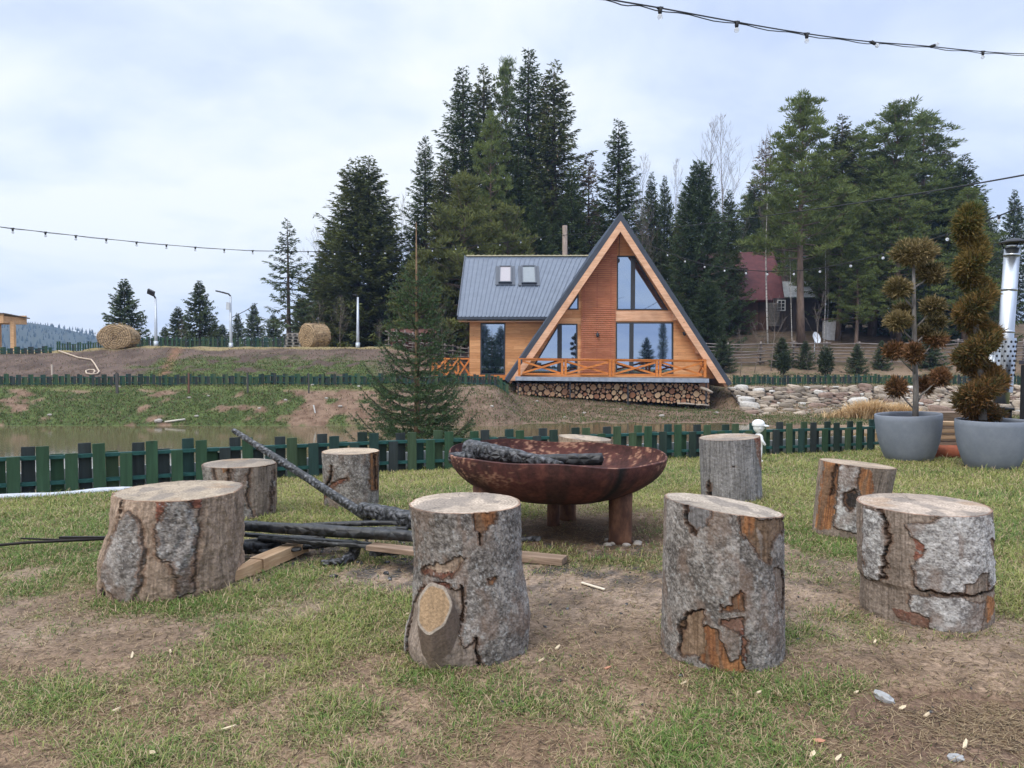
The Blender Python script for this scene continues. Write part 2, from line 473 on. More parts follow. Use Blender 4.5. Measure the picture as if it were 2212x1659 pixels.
def build_terrain():
    ys = [-14.0]; 
    while ys[-1] < 1: ys.append(ys[-1]+.25)
    while ys[-1] < 12: ys.append(ys[-1]+.0075*max(ys[-1], 1.6))
    while ys[-1] < 22: ys.append(ys[-1]+.25)
    while ys[-1] < 62: ys.append(ys[-1]+.0055*ys[-1])
    while ys[-1] < 990: ys.append(ys[-1]*1.06)
    ys = np.array(ys); nx = 620
    u = np.linspace(-1, 1, nx); u = np.sign(u)*np.abs(u)**1.15
    Y, U = np.meshgrid(ys, u, indexing='ij')
    X = U*(np.maximum(Y, 0)*1.15+3.2)
    Z = terr(X, Y)
    # colours: what the soil, turf and litter themselves look like
    w = worn(X, Y)
    n1 = fbm(X*3, Y*3, 4, 4); n2 = fbm(X*14, Y*14, 6, 4); n3 = fbm(X*50, Y*50, 7, 3)
    soil = mixc((.235, .165, .115), (.36, .265, .195), sstep(.3, .7, n1))
    soil = mixc(soil, (.125, .09, .065), sstep(.52, .72, n2)*.6)
    soil = mixc(soil, (.13, .07, .035), sstep(.7, .2, np.hypot((X-.55)/1.0, (Y-4.75)/.7))*.8)   # burnt brown litter under the bowl
    ash = np.exp(-(((X-.75)/.8)**2+((Y-3.9)/.33)**2)) + np.exp(-(((X+.35)/.5)**2+((Y-3.75)/.35)**2))
    ash = ash + .8*np.exp(-(((X-.5)/.9)**2+((Y-4.35)/.55)**2)) + 1.3*np.exp(-(((X+.95)/.75)**2+((Y-4.1)/.28)**2))
    soil = mixc(soil, (.075, .070, .068), np.clip(ash*1.1, 0, 1)*sstep(.36, .60, n2)*.85)
    soil = soil*(1+(np.array([1.0, .93, .85])-1)*sstep(3.1, 2.3, Y)[..., None])
    ring = np.hypot((X-RINGC[0])/.36, (Y-RINGC[1])/.26)
    soil = mixc(soil, (.17, .105, .075), sstep(1.0, .9, ring)*.7)
    turf = mixc((.12, .115, .045), (.20, .175, .085), sstep(.35, .65, n2))
    lawnc = mixc(turf, soil, sstep(.15, .6, w))
    q = fbm(X*.45, Y*.45, 11, 4); q2 = fbm(X*1.7, Y*1.7, 12, 4); q3 = fbm(X*6, Y*6, 13, 3)
    XD = X/np.maximum(Y, 1)*1642+1106
    grn = mixc((.060, .082, .028), (.095, .125, .040), sstep(.3, .7, q3))
    brn = mixc((.135, .082, .055), (.22, .145, .10), sstep(.3, .7, q3))
    drk = mixc((.085, .06, .048), (.135, .095, .075), sstep(.3, .7, q2))
    thr = .515 - .08*sstep(350, 800, XD)
    bank1 = mixc(grn, brn, sstep(thr-.03, thr+.05, .45*q+.55*q2))
    gmask = sstep(300, 360, XD+50*(q2-.5)*4)*sstep(850, 780, XD)*sstep(36.2, 34.2, Y+2.5*(q2-.5)*2)
    bank2 = mixc(drk, grn*1.15, gmask*sstep(.36, .46, q2+.1*(q3-.5)))
    bank2 = mixc(bank2, (.26, .135, .075), sstep(.05, 0, np.abs((XD-345)/400-(Y-31)/60))*.6)
    crest = mixc((.30, .23, .12), (.20, .16, .07), q3)
    left = mixc(bank1, (.13, .16, .05), sstep(28.0, 28.4, Y)*sstep(31.2, 30.8, Y))
    left = mixc(left, bank2, sstep(30.8, 31.4, Y))
    left = mixc(left, crest, sstep(37.0, 37.6, Y+.8*(q2-.5)))
    mid = mixc((.125, .080, .055), (.225, .155, .112), sstep(.3, .7, .5*q3+.5*q2))
    mid = mixc(mid, (.10, .075, .05), sstep(.58, .7, fbm(X*11, Y*11, 3, 3))*.6)
    rgt = mixc((.15, .10, .065), (.27, .19, .125), sstep(.3, .7, .5*q3+.5*q))
    rgt = mixc(rgt, (.10, .10, .04), sstep(.55, .7, q2)*.5)
    dim = (1-.42*sstep(36, 43, Y))[..., None]; rgt = rgt*dim; mid = mid*dim
    a = sstep(-5.6, -3.6, X*30/np.clip(Y, 25, 60))[..., None]; b = sstep(8.2, 9.6, X)[..., None]
    far = (left*(1-a)+mid*a)*(1-b)+rgt*b
    t = sstep(0, 1, (Y-yfence(X)-1.2)/2.5)
    nearbank = mixc(turf, (.12, .09, .055), .6)
    C = mixc(lawnc, nearbank, t)
    C = mixc(C, far, sstep(20.5, 23.5, Y))
    C = mixc(C, (.10, .13, .05), sstep(90, 200, Y))
    V = np.stack([X, Y, Z], -1).reshape(-1, 3)
    nr = len(ys); idx = np.arange(nr*nx).reshape(nr, nx)
    F = np.stack([idx[:-1, :-1], idx[:-1, 1:], idx[1:, 1:], idx[1:, :-1]], -1).reshape(-1, 4)
    m, nt, b_ = nm('earth_and_turf')
    at_ = nd(nt, 'ShaderNodeAttribute', attribute_name='Col')
    v = coords(nt)
    f1 = noise(nt, v, 48, 8, .75); f2 = noise(nt, v, 9, 5, .65)
    c = mixn(nt, at_.outputs['Color'], ramp(nt, f1, [(.30, (.42,)*3), (.70, (1.45,)*3)]), 1.0, 'MULTIPLY')
    c = mixn(nt, c, ramp(nt, f2, [(.3, (.80,)*3), (.7, (1.2,)*3)]), 1.0, 'MULTIPLY')
    nt.links.new(c, b_.inputs['Base Color'])
    b_.inputs['Roughness'].default_value = .95; b_.inputs['Specular IOR Level'].default_value = .15
    bump(nt, b_, mixn(nt, f1, f2, .4), 1.0, .022)
    o = link('ground', np_mesh('ground', V, F, m, C.reshape(-1, 3), smooth=True))
    tag(o, kind='structure')
build_terrain()

def build_water():
    m, nt, b = nm('pond_water')
    b.inputs['Base Color'].default_value = (.105, .085, .045, 1)
    b.inputs['Roughness'].default_value = .07
    b.inputs['Specular IOR Level'].default_value = .5
    v = coords(nt, (1.0, 2.2, 1))
    n = noise(nt, v, 3.0, 4, .55)
    bump(nt, b, n, .10, .02)
    M = MB(); M.quad((-70, 6, -1.30), (30, 6, -1.30), (30, 28, -1.30), (-70, 28, -1.30))
    tag(M.build('pond_water', m), kind='structure')
build_water()

# ------------------------------------------------------------------ grass
def blades(P, L, W, az, t1, t2, C, tipc=1.25):
    n = len(P)
    ca, sa = np.cos(az), np.sin(az)
    def d(t): return np.stack([ca*np.sin(t), sa*np.sin(t), np.cos(t)], -1)
    wv = np.stack([-sa, ca, np.zeros(n)], -1)*W[:, None]
    p1 = P + d(t1)*(L*.5)[:, None]; p2 = p1 + d(t2)*(L*.5)[:, None]
    V = np.stack([P-wv*.5, P+wv*.5, p1-wv*.42, p1+wv*.42, p2], 1).reshape(-1, 3)
    b = np.arange(n)*5
    F4 = np.stack([b, b+1, b+3, b+2], -1); F3 = np.stack([b+2, b+3, b+4], -1)
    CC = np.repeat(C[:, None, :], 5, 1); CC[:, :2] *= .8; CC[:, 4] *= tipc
    return V, F4, F3, np.clip(CC, 0, 1).reshape(-1, 3)
def leaf_mat(name, tr=.35, rough=.6, spec=.2):
    m, nt, b = nm(name)
    a = nd(nt, 'ShaderNodeAttribute', attribute_name='Col')
    nt.links.new(a.outputs['Color'], b.inputs['Base Color'])
    b.inputs['Roughness'].default_value = rough; b.inputs['Specular IOR Level'].default_value = spec
    if tr:
        t = nd(nt, 'ShaderNodeBsdfTranslucent'); nt.links.new(a.outputs['Color'], t.inputs[0])
        mx = nd(nt, 'ShaderNodeMixShader'); mx.inputs[0].default_value = tr
        nt.links.new(b.outputs[0], mx.inputs[1]); nt.links.new(t.outputs[0], mx.inputs[2])
        nt.links.new(mx.outputs[0], nt.nodes['Material Output'].inputs[0])
    return m
GRASS = leaf_mat('grass_blade', .3)
def build_lawn(seed=5, ncl=23000, per=19):
    r = np.random.default_rng(seed)
    # tuft centres, denser towards the camera, over the whole lawn
    u = r.random(ncl*2); y = 1.55*(12.0/1.55)**(u**.92)
    x = (r.random(ncl*2)*2-1)*(y*.72+.5)
    keep = y < yfence(x)+.25
    x, y = x[keep], y[keep]
    w = worn(x, y)
    lush = fbm(x*1.1, y*1.1, 21, 3)
    p = np.clip(1.06-1.28*w, .05, 1)
    keep = r.random(len(x)) < p
    x, y, w, lush = x[keep], y[keep], w[keep], lush[keep]
    n = len(x)*per; k = np.repeat(np.arange(len(x)), per)
    rad = np.abs(r.normal(0, 1, n))*(.016+.012*y[k]); a = r.random(n)*2*np.pi
    X = x[k]+np.cos(a)*rad; Y = y[k]+np.sin(a)*rad*1.1
    tall = np.clip(1.15-.9*w[k], .4, 1)*(.7+.7*lush[k])
    L = (.014+.030*r.random(n)**1.6)*tall*(1+.05*Y)
    big_ = (r.random(len(x)) < .09)[k]; L = L*np.where(big_, 1.75, 1)
    W = (.0021+.0013*r.random(n))*(1+.22*np.clip(Y-2, 0, 8))
    t1 = .35+r.random(n)*.95; t2 = t1+.25+r.random(n)*.8
    az = a+r.normal(0, .9, n)
    green = mixc((.075, .145, .034), (.165, .245, .060), r.random(n))
    yel = mixc((.23, .26, .075), (.36, .35, .12), r.random(n))
    straw = mixc((.30, .22, .125), (.52, .40, .25), r.random(n))
    tone = fbm(X*1.3, Y*1.3, 31, 3)+.18*r.normal(0, 1, n)
    C = mixc(green, yel, sstep(.38, .72, tone+.26*sstep(4, 7, Y)))
    fine = r.random(n)
    C = np.where((fine < .22+.42*w[k])[:, None], straw, C)
    P = np.stack([X, Y, terr(X, Y)-.002], -1)
    parts = [(P, L, W, az, t1, t2, C)]
    # dry flat-lying bits all over, thick under the bowl and in the round print
    m = 60000
    y2 = 1.6*(9/1.6)**r.random(m); x2 = (r.random(m)*2-1)*(y2*.72+.3)
    hot = 9000; x2[:hot] = r.normal(.6, .5, hot); y2[:hot] = r.normal(4.75, .38, hot)
    ring = 1500; x2[hot:hot+ring] = RINGC[0]+r.normal(.08, .14, ring); y2[hot:hot+ring] = RINGC[1]+r.normal(0, .10, ring)
    keep = y2 < yfence(x2); x2, y2 = x2[keep], y2[keep]; m = len(x2)
    P2 = np.stack([x2, y2, terr(x2, y2)+.002], -1)
    C2 = mixc((.20, .13, .07), (.42, .32, .19), r.random(m))
    dk_ = r.random(m) < .22; C2 = np.where(dk_[:, None], mixc((.045, .03, .02), (.11, .075, .05), r.random(m)), C2)
    C2[:hot] = mixc((.12, .07, .035), (.27, .16, .08), r.random(hot))[:len(C2[:hot])]
    parts.append((P2, .02+.04*r.random(m), (.0018+.0012*r.random(m))*(1+.2*np.clip(y2-2, 0, 8)), r.random(m)*6.28, 1.25+.3*r.random(m), 1.4+.35*r.random(m), C2))
    VV, Q, T, CC = [], [], [], []; o = 0
    for a_ in parts:
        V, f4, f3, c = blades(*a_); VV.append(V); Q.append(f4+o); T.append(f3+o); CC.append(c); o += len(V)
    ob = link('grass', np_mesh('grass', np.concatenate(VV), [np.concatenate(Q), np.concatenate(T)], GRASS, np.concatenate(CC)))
    tag(ob, 'short patchy lawn grass, green and straw coloured, round the fire bowl', 'grass', kind='stuff')
build_lawn()
def build_bank_grass(seed=8):
    r = np.random.default_rng(seed)
    n = 260000
    y = 24.8+13.5*r.random(n); x = (r.random(n)*2-1)*y*.74
    XD = x/y*1642+1106
    q = fbm(x*.45, y*.45, 11, 4); q2 = fbm(x*1.7, y*1.7, 12, 4)
    thr = .515-.08*sstep(350, 800, XD)
    g1 = (y < 29)*(1-sstep(thr-.03, thr+.05, .45*q+.55*q2))
    gm_ = sstep(300, 360, XD+200*(q2-.5))*sstep(850, 780, XD)*sstep(36.2, 34.2, y+5*(q2-.5))*sstep(.34, .44, q2)
    dens = np.where(y < 28.2, g1, np.where(y < 31.2, .8, gm_)) + .12
    dens = np.where(XD > 930, .55, dens)
    keep = r.random(n) < dens; x, y, dens, XD = x[keep], y[keep], dens[keep], XD[keep]; n = len(x)
    z = terr(x, y); keep = z > -1.29; x, y, z, dens, XD = x[keep], y[keep], z[keep], dens[keep], XD[keep]; n = len(x)
    dry = (r.random(n) < np.where(dens < .3, .80, .25))
    C = mixc((.055, .085, .025), (.125, .155, .050), r.random(n))
    C = np.where(dry[:, None], mixc((.09, .06, .038), (.30, .21, .13), r.random(n)), C)
    L = .05+.10*r.random(n); W = .012+.016*r.random(n)
    V, f4, f3, c = blades(np.stack([x, y, z-.01], -1), L, W, r.random(n)*6.28, .2+.8*r.random(n), .8+.9*r.random(n), C)
    ob = link('bank_grass', np_mesh('bank_grass', V, [f4, f3], GRASS, c))
    tag(ob, 'green and dry grass growing on the earth banks across the pond', 'grass', kind='stuff')
build_bank_grass()
# ------------------------------------------------------------------ log stumps round the fire
def inpoly(px, py, poly):
    r = np.zeros(px.shape, bool); n = len(poly)
    for i in range(n):
        x1, y1 = poly[i]; x2, y2 = poly[(i+1) % n]
        c = ((y1 > py) != (y2 > py)) & (px < (x2-x1)*(py-y1)/((y2-y1) if y2 != y1 else 1e-9)+x1)
        r ^= c
    return r
def kc(ox, oy, s):
    return lambda x, y: ((ox+x/s)*.8641, (oy+y/s)*.8641)
K4, K5, K3, KG, KD = kc(200, 1020, 2.765), kc(1760, 1020, 2.765), kc(1000, 1020, 2.765), kc(1560, 1180, 3.073), kc(960, 1180, 3.073)
STUMP = vm('stump_wood', .68, 1.3, 110, .88, .7, .004)
TONE = {'bark': ((.115, .098, .086), (.27, .242, .218)), 'pale': ((.20, .18, .17), (.47, .45, .43)), 'wood': ((.20, .145, .105), (.36, .265, .195)),
        'dull': ((.15, .115, .09), (.265, .21, .17)), 'grey': ((.125, .115, .11), (.27, .255, .25)), 'orange': ((.15, .062, .030), (.33, .150, .062)),
        'red': ((.12, .045, .03), (.22, .09, .06)), 'brown': ((.12, .075, .045), (.22, .15, .10)), 'dark': ((.02, .016, .014), (.05, .04, .035)),
        'cut': ((.008, .006, .005), (.012, .01, .008))}
RELIEF = {'bark': 1.0, 'pale': .8, 'wood': 0, 'dull': 0, 'grey': .15, 'orange': -.1, 'red': .3, 'brown': 0, 'dark': -.4, 'cut': -1.3}
def side_tone(kind, PHI, Z, s):
    lo, hi = TONE[kind]
    R = .22
    if kind in ('bark', 'pale', 'red'):
        n = .34*fbm(PHI*5, Z*16, s, 4)+.33*fbm(PHI*16, Z*75, s+3, 4)+.33*fbm(PHI*48, Z*230, s+4, 2)
        c = mixc(np.array(lo)*.75, np.array(hi)*1.12, sstep(.34, .66, n))
        spots = fbm(PHI*24, Z*95, s+9, 3)
        c = mixc(c, (.36, .355, .34), sstep(.66, .76, spots)*.7)
        crack = np.abs(fbm(PHI*9, Z*75, s+5, 3)-.5)
        c = c*(1-.5*sstep(.02, .0, crack))[..., None]
        c = c*(.72+.56*fbm(PHI*2.2, Z*5, s+12, 3))[..., None]
        c = mixc(c, (.17, .115, .085), sstep(.52, .70, fbm(PHI*3.2, Z*9, s+31, 4))*.6)
    else:
        n = .4*fbm(PHI*4, Z*4, s, 3)+.6*fbm(PHI*42, Z*7, s+3, 4)
        c = mixc(lo, hi, sstep(.3, .7, n))
        cr_ = np.abs(fbm(PHI*22, Z*3.0, s+7, 3)-.5)
        c = c*(1-.55*sstep(.014, .0, cr_))[..., None]
        if kind == 'orange': c = mixc(c, (.15, .095, .06), sstep(.46, .60, fbm(PHI*14, Z*9, s+40, 4))*.8)
        c = c*(.75+.5*fbm(PHI*5, Z*14, s+44, 3))[..., None]
    return c
def stump(label, top, bot, base, seed, patches=(), left=(), right=(), tilt=(0, 0), conv=None, nth=300, nz=150, flare=.0, rough=.0, bulges=(), topc=(.47, .375, .275), face=None):
    xl, xr, ytb, ytf = top; bl, br, yb = bot
    g = ground((bl+br)/2, yb); Y0 = g.y
    for _ in range(6):
        rb = (br-bl)/2/1642*Y0; Y0 = g.y+rb*.96
    P0 = at((bl+br)/2, 900, Y0)
    zb = gz(P0.x, Y0)-.03
    Tm = at((xl+xr)/2, (ytb+ytf)/2, Y0); zt = Tm.z; H = zt-zb
    hT = (ytf-ytb)/2; hB = hT*1.25*(br-bl)/(xr-xl)
    zf_ = np.linspace(0, 1, nz)
    def edge(tx, bx, extra):
        pts = sorted([(0, tx)] + [(q, x) for q, x in extra] + [(1, bx)])
        return np.interp(zf_, [p[0] for p in pts], [p[1] for p in pts])
    EL, ER = edge(xl, bl, left), edge(xr, br, right)
    CX = ((EL+ER)/2-1106)/1642*Y0/CT; RR = (ER-EL)/2/1642*Y0
    th = np.linspace(0, 2*np.pi, nth, endpoint=False)
    TH, ZF = np.meshgrid(th, zf_, indexing='ij')
    PHI = TH; sx = np.sin(TH); cyy = -np.cos(TH)           # th = 0 faces the fire circle's open side
    Z3 = zt-ZF*H
    circ_n = lambda f, z, s: fbm(np.cos(TH)*f, np.sin(TH)*f+z, s, 4)
    kind = np.full(TH.shape, base, dtype=object)
    wx = (fbm(PHI*9, Z3*34, seed+2, 5, .62)-.5)*.24; wz = (fbm(PHI*9, Z3*34, seed+6, 5, .62)-.5)*.15
    front = np.cos(TH) > .02
    for k_, poly in patches:
        q = []
        for (x, y) in poly:
            xd, yd = conv(x, y); zf = .5
            for _ in range(6):
                l_ = np.interp(zf, zf_, EL); r_ = np.interp(zf, zf_, ER)
                xf = max(-1, min(1, 2*(xd-l_)/(r_-l_)-1)); b_ = math.sqrt(max(0, 1-xf*xf))
                yt_ = (ytb+ytf)/2+hT*b_; yb_ = yb-hB+hB*b_
                zf = (yd-yt_)/(yb_-yt_)
            q.append((xf*1.02, zf))
        ins = inpoly(sx+wx*.5, ZF+wz*.5, q) & front
        kind[ins] = k_
    # the side away from the polygons: the same bark with a few bare patches
    back = (~front) & (circ_n(1.3, 0, seed+4)+.25*(fbm(PHI*4, Z3*6, seed+1, 3)-.5) > .60)
    kind[back] = 'wood' if base != 'wood' else 'bark'
    C = np.zeros(TH.shape+(3,)); D = np.zeros(TH.shape)
    for k_ in set(kind.ravel()):
        m_ = kind == k_
        C[m_] = side_tone(k_, PHI[m_], Z3[m_], seed); D[m_] = RELIEF[k_]*.0062
    # brown inner bark along the patch edges, then a darker line at the lip
    gx = np.abs(np.roll(D, 1, 0)-D)+np.abs(np.roll(D, -1, 0)-D)
    gz_ = np.zeros_like(D); gz_[:, 1:] += np.abs(D[:, 1:]-D[:, :-1]); gz_[:, :-1] += np.abs(D[:, 1:]-D[:, :-1])
    eg = (gx+gz_) > .004
    for _ in range(2): eg = eg | np.roll(eg, 1, 0) | np.roll(eg, -1, 0)
    C = mixc(C, (.14, .075, .045), eg*.55*(fbm(PHI*12, Z3*40, seed+19, 3) > .42))
    C = C*(1-.6*((gx+gz_) > .004))[..., None]
    C = C*(1-.35*sstep(.88, 1.0, ZF+.1*(fbm(PHI*6, Z3*8, seed, 2)-.5)))[..., None]       # darker towards the foot
    D = D + .004*(fbm(PHI*16, Z3*60, seed+8, 4)-.5)*2 + rough*(fbm(PHI*10, Z3*14, seed+11, 4)-.5)
    lob = .07*(circ_n(1.2, 0, seed)-.5)+.03*(fbm(np.cos(TH)*2.5, np.sin(TH)*2.5+ZF*1.5, seed+1, 3)-.5)
    rad = RR[None, :]*(1+lob) + D + flare*RR[None, :]*sstep(.6, 1, ZF)*(circ_n(2.0, 0, seed+15)-.35)
    for (px, pz, wxx, wzz, am) in bulges:
        rad = rad + am*np.exp(-((sx-px)/wxx)**2-((ZF-pz)/wzz)**2)*front
    X = CX[None, :]+sx*rad; Yv = Y0+cyy*rad
    Z = Z3 + (tilt[0]*(X-CX[0])+tilt[1]*(Yv-Y0))*(1-ZF)
    V = np.stack([X, Yv, Z], -1)
    idx = np.arange(nth*nz).reshape(nth, nz)
    F = np.stack([idx, np.roll(idx, -1, 0), ], -1)
    a0 = idx[:, :-1]; a1 = np.roll(idx, -1, 0)[:, :-1]; a2 = np.roll(idx, -1, 0)[:, 1:]; a3 = idx[:, 1:]
    F = np.stack([a0, a3, a2, a1], -1).reshape(-1, 4)
    root = thing('log_stump', label, 'stump', (float(CX[-1]), Y0, zb+.03), 'log stumps standing round the fire bowl')
    off = np.array(wloc(root))
    link('trunk_side', np_mesh('trunk_side', V.reshape(-1, 3)-off, F, STUMP, C.reshape(-1, 3), smooth=True), root)
    # sawn top
    nr = 44; rr = np.linspace(1, 0, nr)**.9
    rim = V[:, 0, :]; cen = np.array([CX[0], Y0, 0])
    T = rim[:, None, :2]*rr[None, :, None] + cen[:2]*(1-rr)[None, :, None]
    tz = zt+tilt[0]*(T[..., 0]-CX[0])+tilt[1]*(T[..., 1]-Y0)+.003*(fbm(T[..., 0]*30, T[..., 1]*30, seed, 3)-.5)
    tz = tz + .001
    tz[:, 0] = rim[:, 2]
    d = np.hypot(T[..., 0]-CX[0]-.02, T[..., 1]-Y0+.01)
    ringn = np.sin((d+.012*fbm(T[..., 0]*14, T[..., 1]*14, seed+3, 3))*2*np.pi/.013)*.5+.5
    tc = np.array(topc)*.74
    c = mixc(tc*.80, tc*1.16, sstep(.25, .75, fbm(T[..., 0]*8, T[..., 1]*8, seed+5, 4)))
    c = c*(.72+.36*ringn)[..., None]*(.8+.4*fbm(T[..., 0]*60, T[..., 1]*60, seed+2, 2))[..., None]
    c = mixc(c, (.17, .145, .125), sstep(.48, .64, fbm(T[..., 0]*13+4, T[..., 1]*6, seed+6, 4))*.65)
    c = mixc(c, (.30, .19, .11), sstep(.62, .72, fbm(T[..., 0]*5, T[..., 1]*5, seed+7, 3))*.5)
    ang = np.arctan2(T[..., 1]-Y0, T[..., 0]-CX[0])
    ck = np.abs(fbm(np.cos(ang)*3.2, np.sin(ang)*3.2+d*3, seed+8, 3)-.5)
    c = c*(1-.6*sstep(.008, .0, ck)*sstep(.02, .06, d))[..., None]
    edge_ = (1-rr)[None, :]
    c = np.where((edge_ < .035)[..., None], c*np.array([.62, .48, .42]), c)
    Vt = np.concatenate([T, tz[..., None]], -1)
    it = np.arange(nth*nr).reshape(nth, nr)
    b0 = it[:, :-1]; b1 = np.roll(it, -1, 0)[:, :-1]; b2 = np.roll(it, -1, 0)[:, 1:]; b3 = it[:, 1:]
    Ft = np.stack([b0, b1, b2, b3], -1).reshape(-1, 4)
    link('sawn_top', np_mesh('sawn_top', Vt.reshape(-1, 3)-off, Ft, STUMP, c.reshape(-1, 3), smooth=False), root)
    return root, (CX, RR, Y0, zt, zb)

stump('broad stump at front left, mostly bare brown wood with two grey bark strips', (254, 516, 1035, 1083), (222, 508, 1300), 'wood', 3, conv=K4, rough=.028, flare=.10,
      left=((.35, 244), (.68, 224),), right=((.5, 514), (.8, 511)),
      patches=[('bark', [(520, 700), (600, 780), (640, 960), (620, 1170), (560, 1300), (520, 1320), (440, 1300), (350, 1180), (310, 1130), (360, 930), (420, 810)]),
               ('pale', [(330, 1140), (400, 1190), (420, 1250), (500, 1310), (430, 1300), (360, 1200)]),
               ('bark', [(770, 620), (900, 600), (940, 700), (920, 1000), (905, 1240), (820, 1280), (815, 1120), (780, 1040), (710, 1000), (710, 790)]),
               ('red', [(700, 620), (770, 615), (770, 690), (725, 750), (705, 800)]), ('red', [(885, 600), (940, 590), (940, 680), (900, 690)]),
               ('cut', [(455, 590), (466, 590), (452, 720), (440, 790), (446, 700)]), ('cut', [(605, 600), (612, 600), (612, 660)]),
               ('dark', [(290, 1210), (330, 1200), (360, 1280), (320, 1320), (290, 1270)])])
stump('greyish stump touched by the tip of the leaning charred pole', (441, 592, 990, 1011), (452, 590, 1122), 'bark', 11, conv=K4, nth=200, nz=90, rough=.012, topc=(.40, .33, .26),
      patches=[('dull', [(1000, 400), (1130, 400), (1110, 560), (1130, 780), (1060, 780), (1030, 600)]), ('orange', [(1060, 400), (1100, 400), (1090, 440), (1065, 440)]),
               ('dull', [(1230, 400), (1340, 390), (1320, 700), (1260, 780), (1210, 600)]), ('cut', [(1100, 405), (1110, 405), (1102, 760), (1094, 760)])])
stump('cylindrical grey barked stump with pale top, close to the green fence behind the charred poles', (697, 815, 963, 986), (702, 813, 1100), 'bark', 21, conv=K4, nth=200, nz=90, topc=(.60, .47, .34),
      patches=[('orange', [(2015, 320), (2055, 300), (2052, 540), (2015, 545)]), ('brown', [(1860, 640), (1890, 625), (1950, 690), (1880, 720)]),
               ('cut', [(1700, 560), (1760, 470), (1775, 400), (1785, 400), (1775, 480), (1710, 565)]), ('cut', [(2036, 310), (2044, 310), (2044, 540), (2036, 540)]),
               ('red', [(1690, 600), (1720, 570), (1780, 500), (1890, 470), (1880, 490), (1790, 530), (1730, 590)])])
rootD, gD = stump('barked stump at front centre with a sawn branch stub low on its left', (886, 1120, 1062, 1108), (876, 1136, 1438), 'bark', 31, conv=KD, nth=420, nz=240, topc=(.62, .50, .39),
      left=((.10, 890), (.35, 896), (.7, 892), (.85, 878)), right=((.4, 1122), (.58, 1133), (.75, 1142), (.9, 1138)), flare=.06, bulges=((-.45, .86, .30, .20, .05),),
      patches=[('wood', [(395, 695), (500, 690), (560, 650), (655, 630), (600, 715), (560, 735), (450, 745), (330, 720)]),
               ('red', [(330, 722), (450, 745), (560, 737), (605, 712), (540, 785), (400, 795), (345, 765)]),
               ('orange', [(705, 300), (885, 292), (860, 360), (775, 440), (748, 462), (722, 430), (700, 350)]), ('red', [(520, 290), (556, 292), (545, 322), (520, 318)]),
               ('cut', [(738, 455), (750, 455), (760, 530), (752, 530)]), ('orange', [(786, 790), (840, 795), (872, 828), (858, 840), (800, 822)]),
               ('red', [(300, 900), (360, 850), (470, 820), (540, 850), (520, 880), (340, 900)]),
               ('dull', [(250, 1000), (330, 890), (480, 865), (615, 885), (640, 960), (610, 1120), (600, 1200), (650, 1280), (700, 1240), (740, 1290), (765, 1450), (560, 1500), (400, 1480), (235, 1420), (235, 1100)]),
               ('cut', [(610, 850), (622, 850), (645, 960), (616, 1110), (606, 1110), (634, 960)]), ('cut', [(236, 1060), (246, 1060), (246, 1400), (234, 1400)]), ('cut', [(715, 1205), (728, 1210), (760, 1440), (742, 1440)])])
rootG, gG = stump('tall barked stump right of the bowl, bark torn off low at its front left', (1443, 1687, 1071, 1110), (1438, 1695, 1452), 'bark', 41, conv=KG, nth=420, nz=240, tilt=(-.13, -.02), topc=(.52, .43, .34),
      patches=[('brown', [(770, 320), (1195, 290), (1190, 380), (1060, 450), (1020, 560), (990, 670), (920, 600), (860, 520), (800, 480)]),
               ('orange', [(770, 320), (870, 330), (885, 490), (820, 480), (790, 420)]), ('dull', [(895, 400), (930, 410), (960, 640), (930, 600)]),
               ('grey', [(430, 265), (590, 300), (560, 420), (500, 470), (440, 440)]), ('cut', [(425, 260), (436, 260), (448, 440), (500, 470), (478, 510), (436, 450)]),
               ('dull', [(1050, 690), (1130, 690), (1170, 800), (1160, 960), (1130, 1030), (1090, 950), (1050, 820)]), ('cut', [(1130, 700), (1142, 700), (1176, 800), (1166, 960), (1156, 960), (1164, 800)]),
               ('orange', [(725, 900), (805, 880), (805, 1010), (650, 1030), (650, 1000), (730, 980)]), ('red', [(650, 1100), (800, 1060), (795, 1200), (720, 1190), (640, 1130)]),
               ('brown', [(430, 1080), (540, 1040), (535, 1160), (620, 1170), (600, 1300), (540, 1400), (400, 1380), (400, 1200)]),
               ('orange', [(540, 1160), (630, 1170), (640, 1250), (720, 1400), (790, 1350), (828, 1500), (700, 1490), (500, 1425), (545, 1350)]),
               ('red', [(780, 1200), (830, 1250), (822, 1390), (792, 1350)]), ('cut', [(425, 1085), (540, 1035), (545, 1045), (436, 1095), (430, 1200), (405, 1205), (405, 1380), (396, 1380), (396, 1195), (420, 1190)])])
stump('smooth grey stump in front of the small white statue', (1513, 1641, 935, 953), (1519, 1647, 1085), 'grey', 51, conv=K5, nth=220, nz=110, tilt=(.06, 0), topc=(.52, .42, .33),
      patches=[('red', [(300, 220), (375, 210), (380, 420), (340, 380), (320, 300)]), ('cut', [(10, 500), (22, 480), (30, 590), (18, 600)]), ('dark', [(140, 390), (155, 388), (156, 402), (142, 404)])])
stump('stump leaning to the left, with a bright orange bare oval on its side', (1777, 1932, 991, 1012), (1762, 1906, 1166), 'dull', 61, conv=K5, nth=220, nz=110, tilt=(-.09, -.02), topc=(.52, .40, .29),
      patches=[('orange', [(830, 350), (885, 355), (835, 815), (765, 815)]), ('pale', [(885, 360), (985, 380), (970, 560), (1020, 680), (990, 840), (845, 800)]),
               ('dark', [(900, 580), (960, 560), (975, 640), (930, 700), (890, 640)]), ('orange', [(990, 420), (1050, 430), (1075, 540), (1040, 665), (1005, 645), (970, 520)]),
               ('dark', [(905, 390), (960, 385), (950, 410), (910, 410)]), ('cut', [(860, 355), (868, 355), (845, 600), (836, 600)])])
